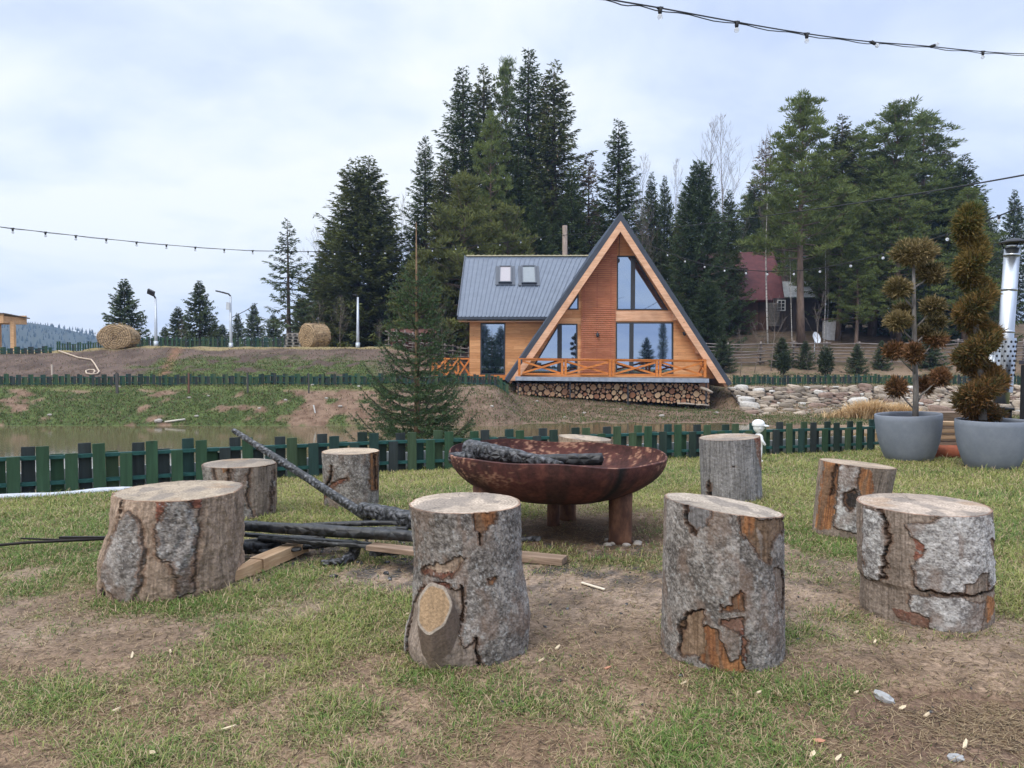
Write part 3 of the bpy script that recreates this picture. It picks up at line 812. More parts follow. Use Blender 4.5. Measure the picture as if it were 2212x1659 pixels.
stump('broad stump at far right with whitish flaking bark and a saw cut across', (1867, 2129, 1062, 1115), (1877, 2141, 1362), 'dull', 71, conv=K5, nth=420, nz=220, topc=(.55, .44, .35),
      left=((.62, 1871), (.66, 1877)),
      patches=[('pale', [(1260, 790), (1400, 780), (1450, 720), (1790, 715), (1880, 850), (1870, 1080), (1900, 1180), (1770, 1225), (1770, 1110), (1690, 1110), (1660, 1160), (1590, 1170), (1570, 1230), (1440, 1235), (1310, 1200), (1290, 1060), (1350, 960), (1280, 880)]),
               ('pale', [(1100, 690), (1150, 700), (1180, 900), (1168, 1160), (1130, 1170), (1105, 1000)]),
               ('pale', [(1290, 1250), (1560, 1262), (1620, 1310), (1740, 1290), (1720, 1420), (1690, 1540), (1500, 1535), (1390, 1500), (1380, 1410), (1290, 1360)]),
               ('orange', [(1740, 1270), (1870, 1265), (1880, 1380), (1750, 1440)]), ('red', [(1220, 1360), (1290, 1360), (1390, 1430), (1382, 1480), (1250, 1430)]),
               ('red', [(1290, 890), (1340, 930), (1340, 980), (1300, 1040)]), ('brown', [(1800, 880), (1880, 940), (1870, 1030), (1810, 980)]),
               ('cut', [(1308, 1204), (1440, 1232), (1570, 1240), (1700, 1240), (1900, 1204), (1905, 1216), (1700, 1254), (1560, 1256), (1430, 1246), (1306, 1214)]),
               ('cut', [(1150, 700), (1160, 700), (1190, 900), (1180, 1160), (1168, 1160), (1178, 900)])])
stump('stump half hidden behind the fire bowl, only its pale flat top showing', (1206, 1321, 935, 956), (1208, 1322, 1064), 'wood', 81, conv=K5, nth=180, nz=60, tilt=(-.08, 0), topc=(.55, .44, .33))

# the sawn branch stub of the middle stump
def branch_stub():
    CX, RR, Y0, zt, zb = gD
    cx, cz = KD(380, 1048); Yf = Y0-RR[150]-.050
    c = at(cx, cz, Yf); n = Vector((-.12, -.92, .34)).normalized()
    upv = (Vector((.10, 0, 1))-n*n.dot(Vector((.10, 0, 1)))).normalized(); xv = upv.cross(n).normalized()
    a, b = .060, .086
    VV, FF, CC = [], [], []
    N = 56
    rings = [(-.20, 1.35, 'dull'), (-.14, 1.28, 'dull'), (-.08, 1.18, 'dull'), (-.02, 1.06, 'bark'), (-.004, 1.02, 'bark'), (0, .97, 'rim'), (0, .89, 'rim'), (.0, .84, 'w'), (0, .7, 'w'), (0, .55, 'w'), (0, .4, 'w'), (0, .22, 'w'), (0, .02, 'w')]
    for t, s, k in rings:
        for j in range(N):
            an = 2*math.pi*j/N; w = 1+.05*math.sin(3*an+1)+.03*math.sin(7*an)
            p = c + n*t + (xv*a*math.cos(an)+upv*b*math.sin(an))*s*w
            if t < -.015: p.z -= .13*(-t/.1)**.9*(1.15-.5*math.sin(an)); p.x += .02*(-t/.1)
            VV.append(p)
            f = float(fbm(p.x*150, p.z*9, 1.0, 3))
            base = {'dull': (.20, .15, .11), 'bark': (.15, .11, .085), 'rim': (.30, .25, .20), 'w': (.30, .20, .115)}[k]
            CC.append([v*(.7+.6*f) for v in base])
    for i in range(len(rings)-1):
        for j in range(N):
            FF.append((i*N+j, i*N+(j+1) % N, (i+1)*N+(j+1) % N, (i+1)*N+j))
    off = np.array(wloc(rootD))
    link('branch_stub', np_mesh('branch_stub', np.array([tuple(v) for v in VV])-off, np.array(FF), STUMP, np.array(CC), smooth=False), rootD)
branch_stub()

# ------------------------------------------------------------------ fire bowl
def fire_bowl():
    C0 = Vector((.275, 4.66, 0)); g = gz(C0.x, C0.y)
    root = thing('fire_bowl', 'big rusty red brown steel fire bowl on stout pipe legs', 'fire bowl', (C0.x, C0.y, g))
    N, prof = 256, [(0.02, .205), (.12, .206), (.22, .215), (.32, .232), (.42, .262), (.50, .300), (.56, .342), (.605, .385), (.632, .425), (.646, .462), (.652, .50)]
    P = np.array(prof); t = np.linspace(0, len(P)-1, 70)
    pr = np.interp(t, np.arange(len(P)), P[:, 0]); pz = np.interp(t, np.arange(len(P)), P[:, 1])
    pr = np.convolve(np.pad(pr, 2, 'edge'), np.ones(5)/5, 'valid'); pz = np.convolve(np.pad(pz, 2, 'edge'), np.ones(5)/5, 'valid')
    ri, zi = pr[::-1]-.011, np.maximum(pz[::-1], .21)+.004
    R_ = np.concatenate([pr, ri]); Z_ = np.concatenate([pz, zi]); side = np.concatenate([np.zeros(len(pr)), np.ones(len(ri))])
    th = np.linspace(0, 2*np.pi, N, endpoint=False)
    TH, RR = np.meshgrid(th, R_, indexing='ij'); _, ZZ = np.meshgrid(th, Z_, indexing='ij'); _, SD = np.meshgrid(th, side, indexing='ij')
    w = 1+.012*np.cos(2*TH+.5)+.006*np.cos(5*TH)
    X = C0.x+np.cos(TH)*RR*w*1.012; Y = C0.y+np.sin(TH)*RR*w
    hz = (ZZ-.2)/.3
    Z = ZZ + hz*(-.016*np.cos(TH)+.010*np.sin(3*TH+.6)+.005*np.sin(7*TH)) + g
    n1 = fbm(X*5, Y*5, Z*5, 4); n2 = fbm(X*18, Y*18, Z*22, 4); n3 = fbm(X*50, Y*50, Z*50, 3)
    C = mixc((.045, .018, .016), (.110, .038, .030), sstep(.3, .7, .6*n1+.4*n2))
    C = mixc(C, (.19, .075, .05), sstep(.55, .75, n2)*.35)
    leftish = sstep(-.05, -.5, X-C0.x)*(1-SD)*sstep(.31, .40, ZZ)
    rightend = sstep(.50, .60, X-C0.x)*(1-SD)*sstep(.36, .42, ZZ)
    inner = SD*sstep(.34, .42, ZZ)
    peel = sstep(.615, .65, .32*n2+.40*n3+.28*fbm(X*110, Y*110, Z*110, 2)+.085*leftish*sstep(.42, .52, n1)+.05*rightend+.075*inner*sstep(.44, .54, n1)+.015*inner)
    C = mixc(C, (.33, .175, .115), peel*np.clip(leftish+rightend+inner, 0, 1))
    a_ = np.arctan2(Y-C0.y, X-C0.x)
    strk = np.exp(-((a_+1.06+.03*(n2-.5))/.045)**2)*(1-SD)
    strk2 = np.exp(-((a_+1.16)/.012)**2)*(1-SD)
    C = mixc(C, (.012, .011, .011), np.clip(strk*1.3+strk2, 0, 1))
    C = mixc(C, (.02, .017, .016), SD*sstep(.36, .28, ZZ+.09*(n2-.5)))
    C = mixc(C, (.03, .018, .016), sstep(.50, .68, fbm(np.cos(a_)*9, np.sin(a_)*9, ZZ*3, 4))*.55*(1-SD))
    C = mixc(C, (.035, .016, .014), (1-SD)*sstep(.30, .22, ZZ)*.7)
    V = np.stack([X, Y, Z], -1).reshape(-1, 3)-np.array(wloc(root))
    k = len(R_); idx = np.arange(N*k).reshape(N, k)
    F = np.stack([idx[:, :-1], np.roll(idx, -1, 0)[:, :-1], np.roll(idx, -1, 0)[:, 1:], idx[:, 1:]], -1).reshape(-1, 4)
    m = vm('rusty_steel', .65, 1.3, 45, .80, .6, .004, spec=.25)
    link('bowl_shell', np_mesh('bowl_shell', V, F, m, C.reshape(-1, 3), smooth=True), root)
    lm = gm('rusty_pipe', [(.3, (.05, .022, .015)), (.5, (.10, .045, .028)), (.68, (.21, .10, .055))], (1, 1, .5), ns=14, rough=.75, bmp=.4)
    for (x, y, r) in ((.635, 4.42, .068), (.265, 4.84, .040), (.37, 5.02, .055), (-.16, 4.45, .068)):
        M = MB(); gg = gz(x, y)
        M.tube([(x, y, gg-.02), (x, y, gg+.03), (x, y, gg+.15), (x, y, gg+.36)], [r*1.12, r, r, r*1.05], 24)
        M.build('leg', lm, root)
        if r > .06:
            M = MB()
            for j in range(9):
                a = j*.7; M.sphere((x+.03*math.cos(a)+.07*math.cos(a*2.3), y-.02+.06*math.sin(a), gg+.002), (.028, .024, .014), n=7, k=5)
            tag(M.build('mortar_pad', flat('crumbling_mortar', (.33, .29, .25), .95), None), 'small crumbled mortar pad under the ' + ('right' if x > 0 else 'left') + ' front leg of the fire bowl', 'mortar pad')
fire_bowl()

# ------------------------------------------------------------------ charred and fresh timber
def char_mat(name, ash=.5, cell=34, tint=(.035, .036, .040)):
    m, nt, b = nm(name)
    v = coords(nt, (1, 1, 1))
    vo = nd(nt, 'ShaderNodeTexVoronoi', feature='DISTANCE_TO_EDGE'); vo.inputs['Scale'].default_value = cell
    nt.links.new(v, vo.inputs['Vector'])
    n = noise(nt, v, 30, 5, .65)
    cell_c = ramp(nt, vo.outputs['Distance'], [(0, (.002, .002, .002)), (.16, (.005, .005, .006)), (.36, tint)])
    a = ramp(nt, n, [(.52-.10*ash, (0, 0, 0)), (.75-.06*ash, (ash, ash, ash))])
    c = mixn(nt, cell_c, (.27, .27, .285), a)
    nt.links.new(c, b.inputs['Base Color'])
    b.inputs['Roughness'].default_value = .5; b.inputs['Specular IOR Level'].default_value = .55
    bump(nt, b, vo.outputs['Distance'], .9, .02)
    return m
CHAR = char_mat('charred_wood', .3, 26, (.13, .13, .14)); CHARL = char_mat('charred_wood_with_ash', .5, 24, (.085, .085, .095)); CHARS = char_mat('sooty_wood', .12, 14, (.028, .028, .031))
def char_log(name, label, cat, pts, rads, mat, seed, squash=1.0, group=None, n=20, seg=46, amp=.16):
    P = np.array([tuple(p) for p in pts]); s = np.linspace(0, len(P)-1, seg)
    Q = np.stack([np.interp(s, np.arange(len(P)), P[:, i]) for i in range(3)], -1)
    R = np.interp(s, np.arange(len(P)), rads)
    d = np.gradient(Q, axis=0); d /= np.linalg.norm(d, axis=1)[:, None]
    x = np.cross(d, (0, 0, 1.0)); x /= np.linalg.norm(x, axis=1)[:, None]; z = np.cross(x, d)
    a = np.linspace(0, 2*np.pi, n, endpoint=False)
    cosq, sinq = np.cos(a), np.sin(a)
    sq = 1/np.maximum(np.abs(cosq), np.abs(sinq))**.55          # a squared-off round timber
    A, S = np.meshgrid(a, s*3, indexing='xy')
    nz_ = 1+amp*2*(fbm(np.cos(A)*2.2, np.sin(A)*2.2+S*1.7, seed, 4)-.5)+amp*.6*np.sign(np.sin(S*5.2+seed))*.25
    rr = R[:, None]*nz_*sq[None, :]*.92
    V = Q[:, None, :]+x[:, None, :]*(cosq[None, :]*rr)[..., None]+z[:, None, :]*(sinq[None, :]*rr*squash)[..., None]
    idx = np.arange(seg*n).reshape(seg, n)
    F = np.stack([idx[:-1], np.roll(idx, -1, 1)[:-1], np.roll(idx, -1, 1)[1:], idx[1:]], -1).reshape(-1, 4)
    V = V.reshape(-1, 3); e0, e1 = len(V), len(V)+1
    V = np.concatenate([V, [Q[0]-d[0]*R[0]*.35, Q[-1]+d[-1]*R[-1]*.35]])
    T = [(idx[0, (j+1) % n], idx[0, j], e0) for j in range(n)]+[(idx[-1, j], idx[-1, (j+1) % n], e1) for j in range(n)]
    c = P.mean(0); me = np_mesh(name, V-c, [F, np.array(T)], mat, smooth=True)
    o = link(name, me, None, tuple(c)); return tag(o, label, cat, group)
G_ = 'burnt timbers heaped by the fire bowl'
char_log('charred_pole', 'long thin charred pole leaning up to the left out of the burnt heap', 'burnt timber', [(-2.02, 5.5, .545), (-1.597, 5.1, .405), (-.86, 4.4, .16), (-.82, 4.36, .15)], [.018, .023, .028, .024], CHAR, 3, group=G_, seg=90, amp=.12)
def gp(xd, yd, h=0.0):
    p = ground(xd, yd); return Vector((p.x, p.y, p.z+h))
def lay(xd1, yd1, xd2, yd2, Y1, Y2): return [at(xd1, yd1, Y1), at((xd1+xd2)/2, (yd1+yd2)/2, (Y1+Y2)/2), at(xd2, yd2, Y2)]
char_log('charred_beam', 'thick charred beam lying along the top of the burnt heap', 'burnt timber', lay(500, 1134, 925, 1160, 4.10, 3.90), [.034, .040, .036], CHARS, 5, group=G_, seg=80, amp=.07, squash=.8)
char_log('charred_beam', 'thin dark charred lath behind the top beam of the heap', 'burnt timber', lay(655, 1133, 905, 1128, 4.30, 4.15), [.012, .026, .028], CHARS, 7, group=G_, squash=.6, amp=.1)
char_log('charred_block', 'short charred block cracked into squares at the right end of the heap', 'burnt timber', lay(782, 1098, 900, 1126, 4.38, 4.12), [.040, .050, .046], CHARL, 9, group=G_, amp=.12)
char_log('charred_stick', 'crooked charred branch with a forked tip, lowest and nearest in the heap', 'burnt timber', [gp(694, 1222, .015), gp(740, 1222, .02), gp(762, 1212, .03), at(772, 1172, 3.98)], [.014, .024, .03, .028], CHARL, 13, group=G_, amp=.25)
char_log('charred_log', 'short sooty log low on the left between the heap and the broad stump', 'burnt timber', lay(508, 1183, 606, 1178, 4.02, 4.1), [.036, .040, .030], CHARS, 15, group=G_, amp=.14)
char_log('charred_log', 'flat sooty board pressed under the thick beam', 'burnt timber', lay(512, 1153, 800, 1176, 4.12, 4.0), [.026, .028, .026], CHARS, 17, group=G_, squash=.4, amp=.08)
char_log('charred_log', 'charred stick poking out right from behind the middle stump', 'burnt timber', [gp(1085, 1170, .012), gp(1168, 1169, .014)], [.018, .016], CHARL, 19, group=G_, amp=.2)
for i, (a, b, c, d, Ya, Yb, rr_, m_, lab) in enumerate(((560, 1163, 900, 1186, 4.06, 3.88, .020, CHARS, 'long flat burnt board below the thick beam, ending under the tan plank'), (530, 1172, 700, 1160, 4.2, 4.2, .030, CHARS, 'short burnt piece wedged between the beam and the ground, left part'),
        (640, 1182, 760, 1170, 4.12, 4.15, .026, CHARL, 'burnt lump with ash under the middle of the thick beam'), (700, 1150, 880, 1142, 4.22, 4.08, .026, CHARS, 'burnt board just behind the thick beam'), (800, 1196, 905, 1190, 3.95, 3.9, .020, CHAR, 'burnt stick in the shade at the right end of the heap'), (560, 1192, 650, 1186, 4.0, 4.02, .018, CHAR, 'burnt stick on the ground behind the fresh timber'))):
    char_log('charred_log', lab, 'burnt timber', lay(a, b, c, d, Ya, Yb), [rr_, rr_*1.15, rr_*.8], m_, 40+i, group=G_, squash=.65, amp=.18)
# wood in the bowl
char_log('charred_log', 'ash covered log with a jagged left end, lying in the bowl', 'burnt timber', [at(1012, 968, 4.66), at(1060, 977, 4.5), at(1130, 989, 4.40), at(1215, 1004, 4.32)], [.056, .052, .042, .018], CHARL, 23, group='burnt logs in the fire bowl', amp=.2)
char_log('charred_log', 'dark cracked log on the right in the bowl', 'burnt timber', lay(1120, 994, 1300, 992, 4.72, 4.62), [.034, .038, .040], CHARS, 25, group='burnt logs in the fire bowl', amp=.1)
char_log('charred_log', 'small grey charred log at the left rim in the bowl', 'burnt timber', lay(972, 990, 1050, 988, 4.55, 4.62), [.036, .044, .04], CHARL, 27, group='burnt logs in the fire bowl', amp=.12)
# charcoal crumbs
def crumbs():
    r = random.Random(4); V = MB()
    for i in range(420):
        if i < 230: xd, yd = r.gauss(760, 150), r.gauss(1185, 28)
        elif i < 360: xd, yd = r.uniform(600, 1950), r.uniform(1160, 1360)
        else: xd, yd = r.uniform(600, 2150), r.uniform(1300, 1540)
        if yd < 1120: continue
        p = ground(xd, yd); s = r.uniform(.003, .011)*(1.4 if i < 120 else .65)
        R = Matrix.Rotation(r.random()*6, 3, 'Z') @ Matrix.Rotation(r.random()*2, 3, 'X')
        V.sphere((p.x, p.y, p.z+s*.3), (s*r.uniform(.8, 2), s, s*.7), n=5, k=3, R=R)
    V.S = [False]*len(V.S)
    tag(V.build('charcoal_crumbs', CHAR), 'loose black charcoal crumbs scattered on the worn ground', 'charcoal', kind='stuff')
crumbs()
FRESH = wood_mat('fresh_split_wood', [(.3, (.36, .21, .11)), (.5, (.50, .32, .18)), (.7, (.62, .43, .27))], 'x', 7, .8, False, .3)
TAN = wood_mat('tan_plank_wood', [(.3, (.13, .085, .06)), (.5, (.24, .165, .115)), (.7, (.36, .26, .19))], 'x', 6, .8, False, .3)
def plank(name, label, cat, p, q, w, h, mat, point=0, group=None):
    p, q = Vector(p), Vector(q); d = q-p; L = d.length; az = math.atan2(d.y, d.x); el = math.asin(d.z/L)
    M = MB(); pt = point
    prof = [(-L/2, .0), (-L/2+pt, 1), (-L/6, 1.04), (L/6, .97), (L/2, .9)] if pt else [(-L/2, 1), (-L/6, 1.02), (L/6, .97), (L/2, 1)]
    vs = []
    for x, s in prof:
        k = max(s, .12)
        vs += [(x, -w/2*k, -h/2), (x, w/2*k, -h/2), (x, w/2*k*.97, h/2*(.4+.6*k)), (x, -w/2*k*.95, h/2*(.4+.6*k))]
    fs = [(0, 3, 2, 1)]
    for i in range(len(prof)-1):
        b = i*4
        fs += [(b+j, b+(j+1) % 4, b+4+(j+1) % 4, b+4+j) for j in range(4)]
    e = (len(prof)-1)*4; fs.append((e, e+1, e+2, e+3))
    M.add(vs, fs); o = M.build(name, mat, None, bevel=.003)
    o.location = (p+q)/2; o.rotation_euler = (0, -el, az)
    return tag(o, label, cat, group)
plank('split_timber', 'fresh pale split timber with a sharpened tip beside the broad left stump', 'timber', gp(494, 1262, .035), gp(655, 1194, .045), .085, .065, FRESH, point=.24)
plank('wooden_plank', 'tan weathered plank with one charred side under the burnt heap', 'timber', at(800, 1180, 3.92), at(985, 1201, 3.70), .085, .026, TAN)
plank('wooden_plank', 'short tan plank lying just right of the middle stump', 'timber', gp(1080, 1206, .022), gp(1220, 1220, .022), .10, .036, TAN)
plank('wood_stick', 'thin whitish stick on the bare ground between the middle and tall stumps', 'stick', gp(1256, 1262, .008), gp(1306, 1277, .008), .014, .008, flat('pale_stick', (.62, .54, .42)))
# iron rod on the far left
M = MB(); a, b, c = at(-40, 1181, 4.15), at(60, 1172, 4.15), at(250, 1163, 4.18)
M.tube([a, b, c], .008, 8); M.tube([b+Vector((-.05, .02, .018)), b+Vector((.2, .012, .012)), c], .005, 6)
M.box(c+Vector((-.15, 0, .002)), (.32, .02, .018))
tag(M.build('iron_rod', flat('black_iron', (.022, .018, .017), .6, .6)), 'thin black iron rod lying on the grass, running out of frame behind the broad stump', 'rod')

# chips and stones in the foreground
CHIPM = flat('wood_chip', (.58, .47, .32), .85, var=.25, ns=60)
def chips():
    items = [((330, 1632), .035, .014, 'rectangular pale wood chip near the bottom edge, left'), ((252, 1537), .03, .013, 'pale wood chip in the grass below the broad left stump'),
             ((285, 1420), .04, .010, 'long curled pale wood chip standing in the grass in front of the broad left stump'), ((492, 1578), .06, .008, 'thin pale wood sliver lying flat left of centre at the bottom'), ((368, 1412), .018, .010, 'tiny pale wood chip next to the long curled one'),
             ((1205, 1402), .03, .012, 'pale wood chip right of the base of the middle stump'), ((1313, 1447), .03, .010, 'pinkish wood chip between the middle and tall stumps'), ((1476, 1480), .03, .010, 'pale wood chip at the foot of the tall stump'),
             ((1170, 1430), .028, .010, 'curled pale wood chip in front of the middle stump'), ((1950, 1533), .03, .012, 'pale wood chip above the right side of the round worn print'), ((2002, 1548), .026, .013, 'white chip just right of the round worn print'),
             ((2085, 1612), .05, .012, 'long broken pale chip along the lower right of the round print'), ((1755, 1636), .03, .015, 'pale chip below the left of the round print'), ((1810, 1643), .04, .010, 'long pale chip below the middle of the round print'),
             ((1850, 1500), .018, .009, 'tiny pale chip on the upper left of the round print'), ((1770, 1606), .04, .014, 'reddish wood chip on the lower left rim of the round print'), ((560, 1280), .02, .012, 'small chip on the bare soil right of the pointed timber'),
             ((1890, 1390), .02, .01, 'small pale chip left of the far right stump'), ((1640, 1500), .02, .01, 'small chip in front right of the tall stump'), ((880, 1330), .02, .008, 'small chip in the grass left of the middle stump')]
    r = random.Random(2)
    red = flat('reddish_chip', (.40, .19, .12), .85)
    for (xd, yd), l, w, lab in items:
        p = gp(xd, yd, .008); l *= .85; w *= .9; M = MB()
        n = 5; vs = []
        for k in (0, 1):
            for j in range(n):
                a = 2*math.pi*j/n+.3
                vs.append((l/2*math.cos(a)*(1.0, .7, 1.15, .85, 1.05)[j], w/2*math.sin(a)*(1.2, .9, .8, 1.3, .9)[j], (k-.5)*.005+.004*math.cos(a)))
        M.add(vs, [tuple(range(n))[::-1], tuple(range(n, 2*n))]+[(j, (j+1) % n, n+(j+1) % n, n+j) for j in range(n)])
        o = M.build('wood_chip', red if 'reddish' in lab or 'pinkish' in lab else CHIPM); o.location = p
        o.rotation_euler = (r.uniform(-.3, .5), r.uniform(-.35, .1), r.uniform(-.6, .8) if 'long curled' not in lab else 1.9)
        tag(o, lab, 'wood chip', 'wood chips lying on the lawn')
chips()
def rock(name, label, p, s, mat, seed, group=None):
    r = np.random.default_rng(seed); M = MB(); M.sphere((0, 0, 0), s, n=12, k=8)
    V = np.array(M.V); d = V/np.array(s)
    k = 1+.5*(fbm(d[:, 0]*1.7, d[:, 1]*1.7, d[:, 2]*1.7+seed, 3)-.5)
    V = np.round(V*k[:, None]/(max(s)*.22))*(max(s)*.22)*.6+V*k[:, None]*.4
    M.V = [tuple(v) for v in V]; M.S = [False]*len(M.S)
    o = M.build(name, mat); o.location = p; return tag(o, label, 'stone', group)
STONEG = flat('grey_stone', (.32, .32, .32), .9, var=.25, ns=30)
o = rock('stone', 'angular light grey stone on the round worn print', gp(1908, 1514, .012), (.034, .020, .014), STONEG, 3); o.rotation_euler = (.2, .3, -.6)
o = rock('stone', 'flat grey stone at the bottom right beside the round print', gp(2065, 1642, .008), (.024, .014, .010), STONEG, 6)

# ------------------------------------------------------------------ picket fences
PKM = {}
def picket_mats():
    for k, c in (('green', (.030, .070, .036)), ('moss', (.050, .082, .042)), ('teal', (.022, .052, .045)), ('slate', (.030, .038, .038)), ('dark', (.020, .036, .028))):
        PKM[k] = wood_mat('picket_paint_'+k, [(.25, tuple(x*.65 for x in c)), (.5, c), (.66, tuple(x*1.3 for x in c)), (.78, tuple(min(1, x*1.5+.03) for x in c))], 'z', 4, .7, True, .3)
    PKM['rail'] = gm('fence_rail_paint', [(.3, (.012, .060, .055)), (.7, (.025, .095, .085))], (1, 8, 8), 5, rough=.55)
picket_mats()
def picket_fence(label, pts, tall, short, pitch, rails, seed, group=None, th=.018, gap=.006, post=True, limit=100, shift=0.0):
    """front and back pickets alternate on two rails; tall pair, short pair"""
    r = random.Random(seed)
    P = [Vector(p) for p in pts]; seg = [(P[i+1]-P[i]).length for i in range(len(P)-1)]; L = sum(seg)
    def along(s):
        for i, l in enumerate(seg):
            if s <= l or i == len(seg)-1:
                p = P[i]+(P[i+1]-P[i])*(s/l); d = (P[i+1]-P[i]).normalized(); return p, d
            s -= l
    p0, _ = along(0)
    root = thing('picket_fence', label, 'fence', (p0.x, p0.y, gz(p0.x, p0.y)), group)
    n = int(L/pitch); rest = MB(); step = max(1, n/limit); made = 0
    mats = [PKM[k] for k in ('green', 'moss', 'teal', 'slate', 'dark')]
    for i in range(n):
        k = i % 4; front = k % 2 == 1; hh = (tall if k < 2 else short)+r.uniform(-.012, .012)
        p, d = along((i+.5)*pitch+shift); nrm = Vector((d.y, -d.x, 0))
        z0 = gz(p.x, p.y)
        q = p + nrm*((.020+th/2) if front else -(.020+th/2))
        wdt = pitch-gap + (0 if front else .004)
        R = Matrix((d, nrm, Vector((0, 0, 1)))).transposed() @ Matrix.Rotation(r.uniform(-.012, .012), 3, 'Y')
        mi = r.choice((0, 0, 0, 1, 1, 2, 3, 3, 4)) if front else r.choice((0, 0, 2, 3, 3, 4, 1))
        c = Vector((q.x, q.y, z0+hh/2-.01))
        if i*1.0 >= made*step-1e-6 and made < limit:
            M = MB(); M.box(c, (wdt, th, hh), 0, R); M.build('picket', mats[mi], root); made += 1
        else: rest.box(c, (wdt, th, hh), mi, R)
    if rest.V: tag(rest.build('picket_row', mats, root), kind='stuff')
    for hz in rails:
        M = MB(); k = max(2, int(L/.6)); prev = None
        for j in range(k+1):
            p, d = along(L*j/k); c = Vector((p.x, p.y, gz(p.x, p.y)+hz))
            if prev is not None: M.beam(prev, c+d*.004, .036, .030)
            prev = c
        M.build('rail', PKM['rail'], root)
    if post:
        for j in range(int(L/1.95)+1):
            p, d = along(min(j*1.95, L)); M = MB(); nrm = Vector((d.y, -d.x, 0))
            c = p-nrm*.065; M.box((c.x, c.y, gz(c.x, c.y)+short/2-.05), (.05, .05, short-.02), 0, Matrix((d, nrm, Vector((0, 0, 1)))).transposed())
            M.build('post', PKM['dark'], root)
    return root
def fp(x, dy=0): return (x, float(yfence(np.array([x]))[0])+dy, 0)
picket_fence('near low green picket fence between the lawn and the pond', [fp(-4.30), fp(-2.6, .06), fp(-.94), fp(1.2, .05), fp(3.44), fp(4.95)], .405, .325, .1005, (.09, .30), 5, shift=.015, gap=.008)
# white pond liner edge glimpsed behind the pickets
M = MB(); r = random.Random(9); prev = None
for j in range(60):
    x = -4.6+9.4*j/59; p = fp(x, .17); z = gz(x, p[1]); h = .17+.03*r.random(); q = (Vector((x, p[1], z-.05)), Vector((x, p[1]-.03, z+.018)), Vector((x-.02, p[1]-.055, z+h)), Vector((x-.02, p[1]-.035, z+h)), Vector((x, p[1]+.02, z-.05)))
    if prev:
        for k in range(4): M.quad(prev[k], q[k], q[k+1], prev[k+1])
    prev = q
tag(M.build('pond_liner', flat('white_geotextile', (.62, .64, .66), .9)), 'whitish pond liner strip showing through the gaps of the near fence', 'liner')
# its folded edge on the grass at the far left
M = MB(); pts = [(fp(x, -.10+.02*math.sin(x*9))) for x in np.linspace(-4.6, -2.7, 14)]
M.tube([(x, y, gz(x, y)+.004) for x, y, _ in pts], [.026+.006*math.sin(i*1.7) for i in range(14)], 8)
tag(M.build('cloth_strip', flat('grey_white_cloth', (.55, .57, .62), .9)), 'crumpled grey white strip along the foot of the fence at far left', 'strip')

# ------------------------------------------------------------------ planters and topiary
POTM = gm('grey_fibre_cement', [(.3, (.155, .175, .215)), (.5, (.185, .205, .245)), (.7, (.225, .245, .285))], ns=5, detail=8, rough=.55, bmp=.12, nr=.7)
SOIL = flat('potting_soil', (.05, .035, .025), .95, var=.5, ns=60, bmp=.8)
def planter(label, x, y, R, H, tilt=(0, 0)):
    g = gz(x, y); root = thing('planter', label, 'planter', (x, y, g-.012), 'grey tub planters at the end of the lawn')
    prof = [(.0, .0), (R*.62, .0), (R*.69, .02), (R*.80, H*.2), (R*.90, H*.42), (R*.97, H*.68), (R, H*.9), (R, H), (R*.985, H+.006), (R*.94, H+.004), (R*.93, H-.02), (R*.93, H*.86)]
    M = MB(); M.lathe(prof, (x, y, g-.012), 64); M.build('tub', POTM, root)
    M = MB(); M.lathe([(R*.935, H*.90), (R*.5, H*.92), (.001, H*.93)], (x, y, g-.012), 32); M.build('soil', SOIL, root)
    root.rotation_euler = (tilt[0], tilt[1], 0)
    return root, Vector((x, y, g-.012+H*.92))
TOPI = leaf_mat('topiary_foliage', .25, .65)
def tufts(centres, n, rng, length, width, cols, out=1.0):
    """short flat sprays standing out of balls: centres = [(c, radii)]"""
    P, D, C = [], [], []
    for c, rad, wgt in centres:
        k = int(n*wgt)
        u = rng.normal(size=(k, 3)); u /= np.linalg.norm(u, axis=1)[:, None]
        s = rng.random(k)**(.33)
        lump = .55+.80*fbm(u[:, 0]*2.6+c[0]*7, u[:, 1]*2.6, u[:, 2]*2.6+c[2]*5, 3)
        p = np.array(c)+u*np.array(rad)*(s*lump)[:, None]
        d = u*out*.75+rng.normal(size=(k, 3))*.50+np.array([0, 0, .35]); d /= np.linalg.norm(d, axis=1)[:, None]
        t = fbm(p[:, 0]*7, p[:, 1]*7, p[:, 2]*7, 3)+.16*rng.normal(size=k)
        cc = np.where((t > cols[3])[:, None], mixc(cols[0], cols[1], rng.random(k)), mixc(cols[1], cols[2], rng.random(k)))
        cc = cc*(.55+.55*s)[:, None] if False else cc
        P.append(p); D.append(d); C.append(cc)
    P, D, C = np.concatenate(P), np.concatenate(D), np.concatenate(C); n = len(P)
    L = length*(.55+.9*rng.random(n)); W = width*(.6+.8*rng.random(n))
    s = np.cross(D, rng.normal(size=(n, 3))); s /= np.linalg.norm(s, axis=1)[:, None]
    V = np.stack([P, P+D*(L*.55)[:, None]+s*(W*.5)[:, None], P+D*L[:, None], P+D*(L*.5)[:, None]-s*(W*.5)[:, None]], 1).reshape(-1, 3)
    b = np.arange(n)*4; F = np.stack([b, b+1, b+2, b+3], -1)
    CC = np.repeat(C[:, None, :], 4, 1); CC[:, 0] *= .8; CC[:, 2] *= 1.2
    return V, F, np.clip(CC, 0, 1).reshape(-1, 3)
BARKG = gm('grey_bark', [(.3, (.13, .115, .105)), (.7, (.28, .26, .245))], (1, 1, .4), 25, rough=.9, bmp=.5)
r1, s1 = planter('left one of two big grey planters, holding the pom pom topiary', 4.62, 8.80, .355, .545, (.0, -.045))
